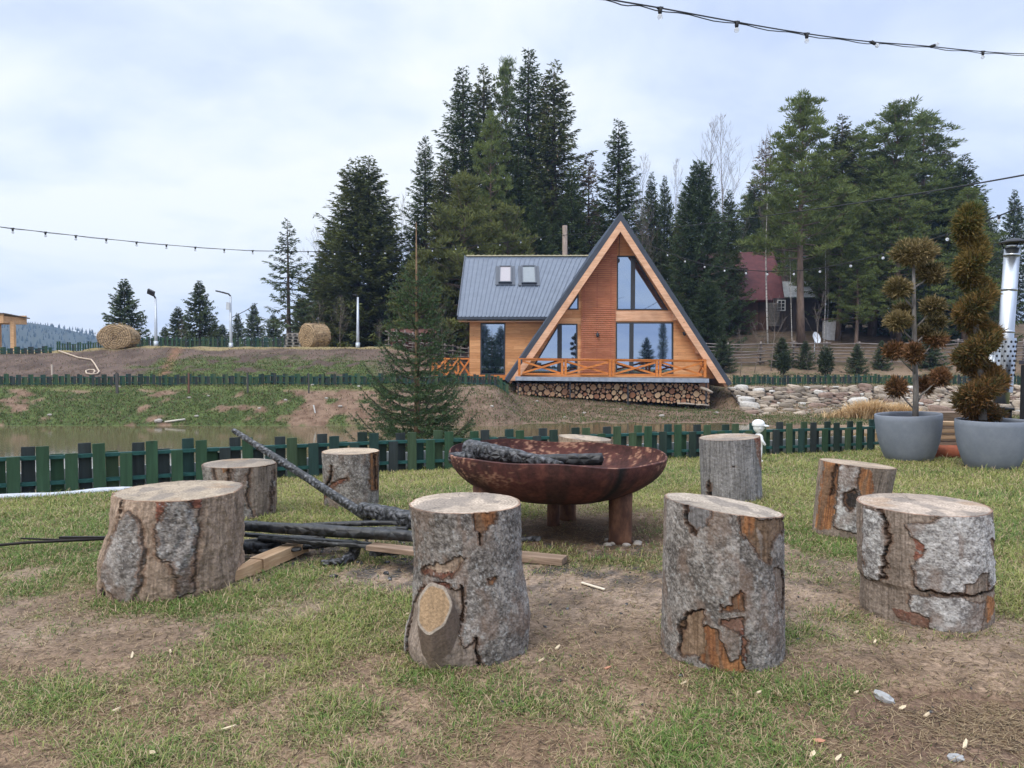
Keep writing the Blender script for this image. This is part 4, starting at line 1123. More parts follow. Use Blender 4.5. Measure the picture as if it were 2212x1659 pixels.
r2, s2 = planter('right one of two big grey planters, holding the spiral topiary', 5.10, 8.05, .350, .515)
def pompom():
    rng = np.random.default_rng(5)
    root = thing('topiary_tree', 'browning pom pom conifer with round tufts on bare grey branches, in the left planter', 'topiary', tuple(s1))
    Y = s1.y
    def q(x, y, dy=0): return at(*c6(x, y), Y+dy)
    M = MB(); M.tube([q(778, 1350), q(782, 1180), q(775, 1000), q(772, 800), q(770, 600), q(768, 430)], [.034, .030, .028, .025, .020, .014], 12)
    balls = [((768, 360), (118, 66), 1.3, -.0), ((675, 570), (62, 52), .52, -.05), ((875, 485), (68, 50), .52, .05), ((885, 680), (58, 48), .45, -.08), ((672, 765), (65, 47), .5, -.06), ((705, 700), (40, 30), .25, .15),
             ((650, 940), (50, 40), .4, .06), ((768, 955), (45, 52), .42, -.14), ((905, 875), (52, 38), .32, .04), ((835, 835), (36, 40), .25, .12), ((905, 770), (50, 30), .3, .2), ((668, 1160), (50, 48), .4, .05), ((925, 1100), (46, 42), .35, -.02), ((842, 1145), (38, 42), .25, .1)]
    cen = []
    for (x, y), (rx, rz), w, dy in balls:
        c = q(x, y, dy); k = Y/1642*.8641/2.37
        cen.append((tuple(c), (rx*k, rx*k*.95, rz*k), w))
        t0 = y+110 if y > 500 else y+60
        b = q(774, min(t0+20, 1300)); e = Vector(c)
        M.tube([b, (b+e)/2+Vector((0, 0, -.015)), e], [.011, .009, .006], 6)
    M.build('trunk', BARKG, root)
    V, F, C = tufts(cen, 3200, rng, .062, .0130, ((.33, .25, .125), (.150, .112, .045), (.065, .066, .028), .50))
    lo = V[:, 2] < s1.z+.95
    C = np.where(lo[:, None] & (rng.random(len(V)) < 1)[:, None], C*np.array([1.05, .72, .75]), C)
    link('foliage', np_mesh('foliage', V-np.array(wloc(root)), F, TOPI, C), root)
pompom()
def spiral():
    rng = np.random.default_rng(6)
    root = thing('topiary_tree', 'tall browning spiral cut conifer in the right planter', 'topiary', tuple(s2))
    Y = s2.y
    def q(x, y, dy=0): return at(*c6(x, y), Y+dy)
    M = MB(); M.tube([q(1180, 1350), q(1172, 1150), q(1150, 950), q(1130, 720), q(1110, 500), q(1095, 150)], [.040, .034, .030, .026, .020, .008], 12); M.build('trunk', BARKG, root)
    k = Y/1642*.8641/2.37; cen = []
    nb = 64
    for i in range(nb):
        t = i/(nb-1); y = 112+1205*t; ph = 2*math.pi*(y-350)/255+math.pi/2
        amp = 16+58*t**.8; br = 48+34*t; xc = 1092+90*t
        x = xc+amp*math.sin(ph); dy = amp*k*math.cos(ph)
        if y < 200: br = 40+20*(y-112)/88
        c = q(x, y, dy); cen.append((tuple(c), (br*k*1.05, br*k*1.05, br*k*.58), .34))
    V, F, C = tufts(cen, 3300, rng, .064, .0135, ((.24, .155, .058), (.125, .098, .036), (.060, .075, .028), .50), out=.8)
    hz = np.clip((V[:, 2]-s2.z)/2.3, 0, 1)
    C = C*(np.array([1.05, .76, .80])*(1-hz)[:, None]+np.array([.98, 1.08, .9])*hz[:, None])
    link('foliage', np_mesh('foliage', V-np.array(wloc(root)), F, TOPI, C), root)
spiral()

# ------------------------------------------------------------------ stove with a steel flue, at the right edge
def stove():
    Y = 9.6
    def q(x, y): return at(*c6(x, y), Y)
    steel = gm('stainless_steel', [(.3, (.42, .44, .47)), (.7, (.62, .64, .67))], (1, 1, .2), 6, rough=.28, metal=1, bmp=.05)
    blk = flat('black_sheet_metal', (.018, .018, .021), .5, .3)
    b = q(1298, 1090); t = q(1352, 335); g = gz(b.x, Y)
    root = thing('outdoor_stove', 'dark outdoor stove behind the planters with a tall leaning stainless steel flue', 'stove', (b.x, Y, g))
    M = MB(); M.box((b.x-.10, Y, g+.30), (.26, .3, .52)); M.box((b.x-.10, Y-.16, g+.32), (.18, .02, .3)); M.box((b.x-.10, Y, g+.575), (.30, .34, .03)); M.build('firebox', blk, root, bevel=.008)
    d = (t-b).normalized()
    M = MB(); M.tube([b-d*.35, b+d*.1, t], .088, 28)
    for f in (.34, .67, .94): M.tube([b+(t-b)*f, b+(t-b)*f+d*.03], .093, 28)
    M.build('flue_pipe', steel, root)
    M = MB(); M.tube([b-d*.2, b+(t-b)*.30], .118, 28, caps=False)
    sh = M.build('heat_shield', steel, root)
    for row in range(8):
        for j in range(6):
            a = math.pi*1.08+j*math.pi/6+(row % 2)*.25; c = b+(t-b)*(.01+row*.037)
            hb = MB(); p = c+Vector((math.cos(a)*.119, math.sin(a)*.119, 0)); hb.sphere(p, (.013, .013, .017), n=8, k=5); hb.build('vent_hole', blk, sh)
    M = MB(); p2 = q(1262, 1090); M.tube([p2+Vector((-.03, .1, -.3)), p2+Vector((-.03, .1, .33))], .05, 20); M.build('side_pipe', steel, root)
    c = q(1362, 292)
    M = MB(); M.lathe([(.0, .045), (.06, .030), (.165, -.012), (.17, -.022), (.150, -.018), (.0, .03)], tuple(c), 32)
    for a in (0.4, 2.5, 4.6):
        M.tube([c+Vector((math.cos(a)*.13, math.sin(a)*.13, -.015)), t+Vector((math.cos(a)*.085, math.sin(a)*.085, .0))], .006, 6)
    M.build('rain_cap', blk, root)
    M = MB(); M.tube([t, t+d*.06], .075, 24); M.build('cap_collar', steel, root)
    # black cabinet cut by the frame edge
    g2 = gz(6.0, 8.9); root2 = thing('metal_cabinet', 'black metal cabinet at the right edge of the picture beside the right planter', 'cabinet', (5.95, 8.9, g2))
    x0 = at(2202, 900, 8.9).x
    M = MB(); M.box((x0+.45, 8.80, g2+.62), (.9, .2, .98)); M.build('body', blk, root2, bevel=.006)
    M = MB(); M.box((x0+.45, 8.80, g2+1.14), (.92, .24, .05)); M.build('top_board', flat('dark_lid', (.05, .045, .06)), root2, bevel=.006)
    M = MB(); M.box((x0+.45, 8.80, g2+.08), (.86, .18, .10)); M.box((x0+.45, 8.69, g2+.13), (.92, .03, .02)); M.build('plinth', flat('plinth_metal', (.05, .045, .045)), root2)
stove()
# stacked split wood and brick between the planters
def small_stack():
    r = random.Random(3); Y = 9.3
    specs = [(950, 1370, 'pale broken plank on top of the small stack between the planters', 'p'), (970, 1412, 'second plank from the top of the small stack between the planters', 'p'), (975, 1450, 'third plank from the top of the small stack between the planters', 'p'), (970, 1490, 'lowest plank of the small stack between the planters', 'd')]
    for x, y, lab, k in specs:
        p = at(*c6(x, y), Y)
        o = plank('wood_board', lab, 'board', p+Vector((-.28, .05, 0)), p+Vector((.28, -.02, 0)), .16, .045, TAN if k == 'd' else FRESH, group='boards stacked between the planters'); o.rotation_euler.z += r.uniform(-.15, .15)
    M = MB(); p = at(*c6(985, 1560), 9.1); z = gz(p.x, 9.1)
    M.tube([(p.x-.22, 9.1, z+.07), (p.x+.2, 9.05, z+.07)], .085, 16)
    tag(M.build('clay_pipe', flat('terracotta', (.30, .085, .04), .85, var=.4, ns=9)), 'rust red clay pipe on the grass between the two planters', 'pipe')
    M = MB()
    p = at(*c6(900, 1350), 10.0)
    for j in range(9):
        a = Vector((p.x+r.uniform(-.1, .4), 10+r.uniform(-.2, .2), p.z+r.uniform(-.06, .05))); M.beam(a, a+Vector((r.uniform(.15, .3), r.uniform(-.1, .1), r.uniform(-.05, .08))), .04, .02)
    tag(M.build('kindling', FRESH), 'loose pale kindling sticks heaped behind the planters', 'kindling', kind='stuff')
    M = MB(); M.box((p.x+.1, 10.05, gz(p.x, 10.05)+.25), (.5, .3, .52)); tag(M.build('log_block', TAN), 'weathered wood block supporting the kindling behind the planters', 'wood block')
small_stack()

# ------------------------------------------------------------------ small white statue
def statue():
    Y = 8.55; p = at(1638, 985, Y); g = gz(p.x, Y)
    wm = flat('white_painted_plaster', (.78, .78, .77), .6, var=.08)
    root = thing('garden_statue', 'small white plaster figure of a child in a peaked cap standing on the lawn', 'statue', (p.x, Y, g))
    x, y = p.x, Y
    # body as one skinned figure, facing right
    vs = [(0, 0, .20), (0, 0, .27), (.002, 0, .315), (.004, 0, .335), (0, -.03, .19), (.004, -.032, .11), (.0, -.032, .03), (.035, -.034, .012), (0, .03, .19), (-.004, .032, .11), (-.005, .032, .03), (.03, .034, .012),
          (0, -.045, .30), (.018, -.062, .245), (.05, -.05, .20), (0, .045, .30), (.018, .062, .245), (.05, .05, .20)]
    es = [(0, 1), (1, 2), (2, 3), (0, 4), (4, 5), (5, 6), (6, 7), (0, 8), (8, 9), (9, 10), (10, 11), (2, 12), (12, 13), (13, 14), (2, 15), (15, 16), (16, 17)]
    rad = [.045, .045, .038, .020, .030, .024, .019, .015, .030, .024, .019, .015, .020, .016, .013, .020, .016, .013]
    me = bpy.data.meshes.new('body'); me.from_pydata(vs, es, []); me.materials.append(wm)
    o = link('body', me, root)
    sk = o.modifiers.new('skin', 'SKIN'); o.modifiers.new('subdiv', 'SUBSURF').levels = 2; o.modifiers['subdiv'].render_levels = 2
    for i, v in enumerate(me.skin_vertices[0].data if len(me.skin_vertices) else []): pass
    if not len(me.skin_vertices):
        bm_ = None
    for i, v in enumerate(o.data.skin_vertices[0].data): v.radius = (rad[i], rad[i]); v.use_root = (i == 0)
    M = MB(); hx, hz = x+.000, g+.385
    M.sphere((hx, y, hz), (.043, .040, .046), n=16, k=12); M.sphere((hx+.043, y, hz-.008), (.009, .008, .009), n=8, k=6)
    M.sphere((hx, y-.040, hz-.006), (.009, .006, .012), n=8, k=6); M.sphere((hx, y+.040, hz-.006), (.009, .006, .012), n=8, k=6)
    M.build('head', wm, root)
    dk = flat('dark_grime', (.10, .10, .10)); M = MB()
    for s in (-1, 1): M.sphere((hx+.036, y+s*.018, hz+.004), (.006, .005, .005), n=8, k=5)
    M.tube([(hx+.038, y-.012, hz-.024), (hx+.041, y, hz-.026), (hx+.038, y+.012, hz-.024)], .0022, 6)
    M.build('face_marks', dk, root)
    M = MB(); M.lathe([(.048, .0), (.050, .012), (.045, .032), (.028, .046), (.001, .052)], (hx-.002, y, hz+.010), 20)
    vs = []
    for j in range(9):
        a = -1.2+2.4*j/8; vs.append((hx+.040*math.cos(a), y+.044*math.sin(a), hz+.016))
    for j in range(9):
        a = -1.1+2.2*j/8; vs.append((hx+.082*math.cos(a)*1.02, y+.046*math.sin(a), hz+.006))
    up = [(a, b, c+.006) for a, b, c in vs]
    M.add(vs, [(j, 9+j, 10+j, 1+j) for j in range(8)]); M.add(up, [(j, 1+j, 10+j, 9+j) for j in range(8)])
    M.add([vs[9+j] for j in range(9)]+[up[9+j] for j in range(9)], [(j, j+1, 10+j, 9+j) for j in range(8)])
    M.build('cap', wm, root)
    for o_ in COL.objects:
        if o_.parent == root:
            if o_.name.split('.')[0] in ('head', 'face_marks', 'cap'): o_.scale = (1.42,)*3; o_.location = (0, 0, -.42*.345)
            else: o_.scale = (1.2, 1.2, 1.0)
statue()
# ------------------------------------------------------------------ the A-frame cabin
CLAD = clad_mat('larch_cladding', (.56, .26, .11), (.76, .42, .21))
CLADW = clad_mat('larch_cladding_wing', (.52, .24, .10), (.72, .38, .18))
BEAMW = wood_mat('laminated_beam_wood', [(.3, (.56, .30, .18)), (.5, (.68, .39, .24)), (.7, (.78, .50, .33))], 'x', 4, .7, True, .1)
RAILW = wood_mat('orange_stained_wood', [(.3, (.40, .115, .025)), (.5, (.58, .195, .045)), (.7, (.70, .28, .08))], 'x', 5, .6, False, .1)
SLATW = wood_mat('red_brown_slat_wood', [(.3, (.36, .12, .062)), (.5, (.50, .18, .095)), (.7, (.60, .25, .14))], 'x', 5, .65, False, .1)
ROOFM = gm('graphite_roof_sheet', [(.3, (.085, .105, .145)), (.7, (.12, .145, .19))], (1, 1, 1), 3, rough=.42, bmp=.06, spec=.5)
TRIMM = gm('anthracite_trim', [(.3, (.035, .042, .058)), (.7, (.05, .06, .08))], (1, 1, 1), 3, rough=.45, bmp=.05, spec=.5)
FRAMEM = flat('anthracite_window_frame', (.040, .042, .048), .5)
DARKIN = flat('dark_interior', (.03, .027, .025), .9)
def glass_mat():
    m, nt, b = nm('coated_window_glass')
    nt.nodes.remove(b)
    g = nd(nt, 'ShaderNodeBsdfGlossy'); g.inputs['Color'].default_value = (.44, .55, .74, 1); g.inputs['Roughness'].default_value = .02
    t = nd(nt, 'ShaderNodeBsdfTransparent'); t.inputs[0].default_value = (.30, .34, .38, 1)
    lw = nd(nt, 'ShaderNodeLayerWeight'); lw.inputs[0].default_value = .35
    mp = nd(nt, 'ShaderNodeMapRange'); mp.inputs['To Min'].default_value = .72; mp.inputs['To Max'].default_value = 1
    nt.links.new(lw.outputs['Facing'], mp.inputs[0])
    mx = nd(nt, 'ShaderNodeMixShader'); nt.links.new(mp.outputs[0], mx.inputs[0])
    nt.links.new(t.outputs[0], mx.inputs[1]); nt.links.new(g.outputs[0], mx.inputs[2])
    nt.links.new(mx.outputs[0], nt.nodes['Material Output'].inputs[0]); return m
GLASS = glass_mat()
def cabin():
    YF, YW = 31.7, 32.4
    P = lambda x, y, Y=YW: (hc(x, y, Y).x, hc(x, y, Y).z)
    base = hc(1245, 1300, YF)
    root = thing('a_frame_cabin', 'new A-frame cabin of orange larch boards with dark metal roof and side wing', 'cabin', (base.x, YF, base.z))
    apex = P(1247, 150, YF); bl = P(452, 1300, YF); br = P(2012, 1326, YF)
    ap = Vector(apex); L = Vector(bl); R = Vector(br)
    def inset(t):      # the triangle pulled in by t metres from both slopes
        dl = (ap-L).normalized(); dr = (ap-R).normalized()
        nl = Vector((dl.y, -dl.x)); nr_ = Vector((-dr.y, dr.x))
        l0, l1 = L+nl*t, ap+nl*t; r0, r1 = R+nr_*t, ap+nr_*t
        # apex = crossing of the two
        d1, d2 = l1-l0, r1-r0; den = d1.x*d2.y-d1.y*d2.x
        k = ((r0.x-l0.x)*d2.y-(r0.y-l0.y)*d2.x)/den
        return l0, l0+d1*k, r0
    def atz(a, b, z): t = (z-a.y)/(b.y-a.y); return a+(b-a)*t
    i1, i2 = inset(.15), inset(.27)
    zb = L.y
    YB = 42.0
    # roof: metal skin, timber lining
    M = MB()
    for a, b, c, d in ((L, ap, i1[1], i1[0]), (ap, R, i1[2], i1[1])):
        M.prism([tuple(v) for v in (a, b, c, d)], YF, YB)
    nseam = 15
    for a, b in ((L, ap), (R, ap)):
        s = -1 if a is L else 1; n = Vector((-(b-a).normalized().y, (b-a).normalized().x))*(1 if a is L else -1)
        for j in range(nseam+1):
            y = YF+.03+(YB-YF-.06)*j/nseam; p, q = a+n*.02, b+n*.02
            M.beam((p.x, y, p.y), (q.x, y, q.y), .05, .04, up=(n.x, 0, n.y))
    M.build('roof', ROOFM, root)
    M = MB()
    M.prism([tuple(v) for v in (i1[0]+Vector((.003, 0)), i1[1]-Vector((0, .004)), i2[1], i2[0])], YF+.05, YB-.05)
    M.prism([tuple(v) for v in (i1[1]-Vector((0, .004)), i1[2]-Vector((.003, 0)), i2[2], i2[1])], YF+.05, YB-.05)
    M.build('roof_lining', BEAMW, root)
    # trim along the verge, then the pale barge beams
    t1, t2 = inset(-.02), inset(.17)
    for (a, b, c, d), s in (((t1[0], t1[1], t2[1], t2[0]), 0), ((t1[1], t1[2], t2[2], t2[1]), 1)):
        M = MB(); M.prism([tuple(v) for v in (a, b, c, d)], YF-.06, YF-.002); M.build('verge_trim', TRIMM, root)
    b1, b2 = inset(.175), inset(.42)
    zl, zr = P(480, 1303, YF)[1], P(1990, 1320, YF)[1]
    for s in (0, 1):
        M = MB()
        if s == 0: poly = [atz(b1[0], b1[1], zl), b1[1], b2[1], atz(b2[0], b2[1], zl)]
        else: poly = [b1[1], atz(b1[2], b1[1], zr), atz(b2[2], b2[1], zr), b2[1]]
        M.prism([tuple(v) for v in poly], YF-.10, YF+.08); M.build('barge_beam', BEAMW, root)
    # purlin ends
    for cx, cy in ((858, 790), (1648, 862), (1812, 1095), (700, 1010)):
        M = MB(); p = hc(cx, cy, YF); 
        if cx == 700: continue
        M.box((p.x, YF+.36, p.z), (.26, .7, .26)); M.build('purlin', BEAMW, root)
    # facade with real openings
    w_up = [P(1222, 440), P(1345, 440), P(1578, 817), P(1222, 817)]
    w_lo = [P(1215, 900), P(1612, 900), P(1612, 1256), P(1215, 1256)]
    w_tri = [P(958, 700), P(958, 814), P(880, 814)]
    w_ll = [P(820, 910), P(950, 910), P(950, 1256), P(612, 1256)]
    f = inset(.30); zd = P(1200, 1290)[1]; g0 = zd-1.3
    outer = [tuple(atz(f[0], f[1], zd)), tuple(f[1]), tuple(atz(f[2], f[1], zd))]
    M = MB(); M.slab(outer, [w_up, w_lo, w_tri, w_ll], YW, YW+.16); M.build('front_wall', CLAD, root)
    def window(poly, Y, mull=(), par=root, sill=None):
        # frame follows the outline of the opening; polygon is convex
        c = Vector((sum(p[0] for p in poly)/len(poly), sum(p[1] for p in poly)/len(poly)))
        n = len(poly); t = .055
        lines = []
        for i in range(n):
            a, b = Vector(poly[i]), Vector(poly[(i+1) % n]); d = (b-a).normalized(); nn = Vector((-d.y, d.x))
            if (c-a).dot(nn) < 0: nn = -nn
            lines.append((a+nn*t, d))
        inn = []
        for i in range(n):
            (a, d), (e, g) = lines[i-1], lines[i]
            den = d.x*g.y-d.y*g.x; k = ((e.x-a.x)*g.y-(e.y-a.y)*g.x)/den; inn.append(a+d*k)
        fr = MB(); fr.slab([tuple(p) for p in poly], [[tuple(p) for p in inn]], Y-.02, Y+.07)
        win = fr.build('window', FRAMEM, par)
        gl = MB(); cp = [(c.x+(p.x-c.x)*.995, c.y+(p.y-c.y)*.995) for p in inn]
        gl.add([(x, Y+.03, z) for x, z in cp], [tuple(range(n))]); gl.build('pane', GLASS, win)
        for (x0, x1, ya, yb) in mull:
            mm = MB(); p, q = P(x0, ya, Y-.03), P(x1, yb, Y-.03)
            mm.box(((p[0]+q[0])/2, Y, (p[1]+q[1])/2), (abs(q[0]-p[0]), .075, abs(q[1]-p[1]))); mm.build('mullion', FRAMEM, win)
        return win
    window(w_up, YW, [(1322, 1348, 452, 808)])
    window(w_lo, YW, [(1312, 1337, 910, 1248)])
    window(w_tri, YW)
    window(w_ll, YW, [(812, 842, 920, 1248)])
    # room behind: floor, ceiling, back wall, all dark
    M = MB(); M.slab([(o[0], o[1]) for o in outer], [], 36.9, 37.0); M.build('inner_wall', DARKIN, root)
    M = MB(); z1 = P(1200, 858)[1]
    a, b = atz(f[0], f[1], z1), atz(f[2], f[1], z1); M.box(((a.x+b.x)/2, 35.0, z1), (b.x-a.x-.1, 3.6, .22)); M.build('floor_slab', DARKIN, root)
    # upper floor band, proud of the wall
    M = MB(); M.prism([P(1212, 822), P(1640, 822), P(1640, 892), P(1212, 892)], YW-.05, YW-.003); M.build('floor_band', BEAMW, root)
    # slatted screen
    M = MB(); y = 318
    while y < 1262:
        z = P(1000, y)[1]; lx = atz(f[0], f[1], z).x+.02
        l_, r_ = max(lx, P(980-(y-640)*.022, y)[0]), P(1226-(y-300)*.021, y)[0]
        if r_-l_ > .08: M.box(((l_+r_)/2, YW-.055, z), (r_-l_, .045, .050))
        y += 13.6
    for x in (1010, 1100, 1195):
        zt_ = P(x, 430 if x > 1100 else 560 if x > 1050 else 660)[1]; zb_ = P(x, 1260)[1]; X = P(x-15, 900)[0]
        M.box((X, YW-.018, (zt_+zb_)/2), (.045, .024, zt_-zb_))
    M.build('slat_screen', SLATW, root)
    M = MB(); a, b = P(1238, 300), P(1234, 470); M.tube([(a[0], YW-.12, a[1]), (b[0], YW-.12, b[1])], .012, 6); M.sphere((b[0], YW-.12, b[1]-.03), (.04, .04, .10), n=8, k=6)
    M.build('hanging_cable', FRAMEM, root)
    for cx, cy in ((1088, 985), (1688, 975)):
        M = MB(); p = hc(cx, cy, YW-.1); M.box((p.x, YW-.10, p.z+.03), (.13, .16, .03)); M.lathe([(.0, -.10), (.05, -.08), (.07, .0), (.03, .08), (.001, .12)], (p.x, YW-.16, p.z-.02), 12)
        M.tube([(p.x, YW-.02, p.z+.1), (p.x, YW-.10, p.z+.12), (p.x, YW-.16, p.z+.09)], .014, 6); M.build('wall_lamp', FRAMEM, root)
    # deck
    M = MB(); M.prism([P(520, 1275, 31.1), P(1860, 1290, 31.1), P(1860, 1318, 31.1), P(520, 1303, 31.1)], 31.1, 31.16)
    M.build('deck_edge', gm('galvanised_beam', [(.3, (.22, .26, .32)), (.5, (.32, .36, .43)), (.7, (.42, .45, .50))], (1, 1, 1), 5, rough=.45, metal=.3, bmp=.1), root)
    zdk = P(1200, 1282, 31.1)[1]; xl, xr = P(525, 1280, 31.1)[0], P(1855, 1280, 31.1)[0]
    M = MB(); M.box(((xl+xr)/2, 31.8, zdk-.05), (xr-xl, 1.26, .06)); M.build('deck', TAN, root)
    for x in (540, 900, 1300, 1840):
        M = MB(); p = P(x, 1310, 31.3); M.box((p[0], 31.3, p[1]-.55), (.05, .05, 1.1)); M.build('deck_post', FRAMEM, root)
    M = MB(); M.box(((xl+xr)/2, 32.7, zdk-.75), (xr-xl, .2, 1.3)); M.build('foundation', DARKIN, root)
    # railing
    YR = 31.2
    rail = MB(); p, q = P(540, 1152, YR), P(1842, 1164, YR)
    rail.beam((p[0], YR, p[1]), (q[0], YR, q[1]), .10, .045); rl = rail.build('railing', RAILW, root)
    px = [548, 856, 1186, 1510, 1832]
    for i, x in enumerate(px):
        for dx in ((0,) if i in (0, 4) else (-11, 12)):
            M = MB(); a, b = P(x+dx, 1150+(x-540)*.009, YR), P(x+dx, 1268+(x-540)*.008, YR); M.box((a[0], YR, (a[1]+b[1])/2), (.10, .09, a[1]-b[1]+.02)); M.build('baluster_post', RAILW, rl)
    for i in range(4):
        x0, x1 = px[i]+22, px[i+1]-22; sl = .009
        for (ya, yb, h) in ((1160, 1160, .06), (1256, 1256, .07)):
            M = MB(); a, b = P(x0, ya+(x0-540)*sl, YR), P(x1, yb+(x1-540)*sl, YR); M.beam((a[0], YR, a[1]), (b[0], YR, b[1]), .05, h); M.build('rail', RAILW, rl)
        for ya, yb in ((1170, 1250), (1250, 1170)):
            M = MB(); a, b = P(x0, ya+(x0-540)*sl, YR), P(x1, yb+(x1-540)*sl, YR); off = .03 if ya < yb else -.03
            M.beam((a[0], YR+off, a[1]), (b[0], YR+off, b[1]), .045, .075); M.build('cross_brace', RAILW, rl)
    # side railing, right, going back
    M = MB(); a = P(1835, 1160, YR); b = P(1835, 1262, YR)
    for z in (a[1], b[1]): M.beam((a[0], YR, z), (a[0], YW, z), .05, .06)
    M.beam((a[0], YR, b[1]), (a[0], YW, a[1]), .05, .06); M.beam((a[0], YR, a[1]), (a[0], YW, b[1]), .05, .06); M.build('side_rail', RAILW, rl)
    # ---- side wing
    YV, YE, YT = 34.6, 34.1, 39.4
    Pw = lambda x, y, Y=YV: P(x, y, Y)
    zg = Pw(205, 1300)[1]
    wl = [Pw(205, 890), Pw(760, 890), Pw(760, 1298), Pw(203, 1296)]
    wo = [Pw(280, 905), Pw(452, 905), Pw(449, 1262), Pw(278, 1262)]
    M = MB(); M.slab(wl, [wo], YV, YV+.18); M.build('wing_wall', CLADW, root)
    M = MB(); p, q = Pw(203, 1265, YV-.02), Pw(560, 1298, YV-.02); M.prism([(p[0], p[1]), (q[0], p[1]), (q[0], q[1]), (p[0], q[1])], YV-.03, YV-.003); M.build('base_board', RAILW, root)
    x0 = Pw(205, 900)[0]
    M = MB(); M.box((x0+.08, 37.0, (wl[0][1]+zg)/2), (.16, 4.6, wl[0][1]-zg)); M.box((x0+2.0, 39.3, (wl[0][1]+zg)/2), (4.0, .16, wl[0][1]-zg)); M.build('wing_side_wall', CLADW, root)
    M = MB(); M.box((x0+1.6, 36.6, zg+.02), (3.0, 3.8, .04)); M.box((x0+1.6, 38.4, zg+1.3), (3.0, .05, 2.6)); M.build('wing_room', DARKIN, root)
    def winw(poly, Y): return window(poly, Y)
    win = winw(wo, YV)
    # cushions seen low behind the wing window
    cols = ((.45, .16, .15), (.50, .60, .58), (.42, .55, .50), (.55, .48, .30))
    for i, (cx, cy, rx, rz) in enumerate(((315, 1238, .14, .10), (350, 1222, .20, .16), (395, 1232, .15, .12), (425, 1228, .12, .14))):
        p = hc(cx, cy, YV+.35); M = MB(); M.sphere((p.x, YV+.35+.05*i, p.z), (rx, .14, rz), n=12, k=8)
        tag(M.build('cushion', flat('cushion_cloth_%d' % i, cols[i], .9)), ('reddish cushion at the left', 'large pale grey green cushion second from left', 'smaller grey green cushion third from left', 'yellowish cushion at the right')[i]+' inside the wing window', 'cushion', 'cushions behind the wing window')
    # wing roof as a sheet with ribs
    e0, e1 = hc(120, 862, YE), hc(800, 880, YE); r0, r1 = hc(190, 446, YT), hc(1010, 448, YT)
    e1 = Vector((e1.x+.9, YE, e0.z)); e0z = e0.z
    r1 = Vector((r1.x+1.0, YT, r0.z)); r0 = Vector((e0.x+.02, YT, r0.z))
    n = (e1-e0).cross(r0-e0).normalized()
    if n.z < 0: n = -n
    M = MB(); d = n*.10
    M.add([e0, e1, r1, r0, e0-d, e1-d, r1-d, r0-d], [(0, 1, 2, 3), (7, 6, 5, 4), (0, 4, 5, 1), (1, 5, 6, 2), (2, 6, 7, 3), (3, 7, 4, 0)])
    k = 30
    for j in range(k+1):
        a = e0+(e1-e0)*(j/k); b = r0+(r1-r0)*(j/k)
        M.beam(a+n*.014, b+n*.014, .035, .034, up=n)
    wr = M.build('wing_roof', ROOFM, root)
    M = MB()   # far slope
    z = Vector((0, 2*(YT-YE), 0)); M.add([r0, r1, e1+z, e0+z], [(3, 2, 1, 0)]); M.add([r0-n*.1, r1-n*.1, e1+z-n*.1, e0+z-n*.1], [(0, 1, 2, 3)]); M.build('wing_roof_back', ROOFM, root)
    M = MB(); M.beam(r0+n*.05+Vector((.1, 0, -.01)), r1+n*.05, .16, .05)
    for j in range(26):
        p = r0+(r1-r0)*(j+.5)/26+n*.06; M.box(p, (.12, .12, .05))
    M.build('ridge_cap', flat('pale_ridge_foam', (.50, .45, .30)), root)
    M = MB(); M.beam(e0+Vector((0, -.07, -.07)), e1+Vector((0, -.07, -.07)), .11, .11); M.build('gutter', TRIMM, root)
    M = MB(); M.beam(e0+Vector((.0, 0, -.02)), r0+Vector((0, 0, -.02)), .05, .18); M.build('verge_trim', TRIMM, root)
    M = MB(); M.box(((e0.x+e1.x)/2, YE+.28, e0.z-.20), (e1.x-e0.x-.1, .5, .04)); M.build('soffit', BEAMW, root)
    # roof windows
    def roofpt(cx, cy):
        d = Vector(ray(*c1(cx, cy))); o = Vector((0, 0, CAMH)); t = (e0+n*.03-o).dot(n)/d.dot(n); return o+d*t
    for j, (q, lab) in enumerate(((((412, 522), (500, 522), (494, 635), (400, 635)), 'blind'), (((566, 520), (672, 520), (658, 640), (560, 640)), 'dark'))):
        a, b, c, dd = [roofpt(*v) for v in q]
        cc = (a+b+c+dd)/4; ux = ((b-a)+(c-dd)).normalized(); uy = ux.cross(n).normalized()*-1
        w_ = ((b-a).length+(c-dd).length)/2; h_ = ((a-dd).length+(b-c).length)/2
        if uy.z < 0: uy = -uy
        Rm = Matrix((ux, uy, n)).transposed()
        M = MB(); t = .07
        M.box(cc+uy*(h_/2-t/2)+n*.05, (w_, t, .14), 0, Rm); M.box(cc-uy*(h_/2-t/2)+n*.05, (w_, t, .14), 0, Rm)
        M.box(cc+ux*(w_/2-t/2)+n*.05, (t, h_-2*t, .14), 0, Rm); M.box(cc-ux*(w_/2-t/2)+n*.05, (t, h_-2*t, .14), 0, Rm)
        M.box(cc+n*.012, (w_+.30, h_+.25, .02), 0, Rm)
        ww = M.build('roof_window', TRIMM, wr)
        M = MB(); M.box(cc+n*.07, (w_-2*t, h_-2*t, .02), 0, Rm)
        M.build('pane', flat('blind_behind_glass', (.30, .27, .28), .3, spec=.5) if j == 0 else gm('dark_roof_glass', [(.3, (.10, .12, .13)), (.7, (.13, .15, .16))], rough=.15, bmp=0, spec=.8), ww)
    # little veranda rail at the far left of the wing
    M = MB(); 
    def Q(x, y, Y=35.0): v = at(x, y, Y); return (v.x, v.z)
    root2 = thing('side_railing', 'orange crossed railing of the side terrace left of the wing, behind the young spruce', 'railing', (Q(980, 818)[0], 35.0, Q(980, 818)[1]))
    zt_, zb_ = Q(980, 775)[1], Q(980, 812)[1]
    xs = [Q(x, 800)[0] for x in (935, 962, 990, 1016)]
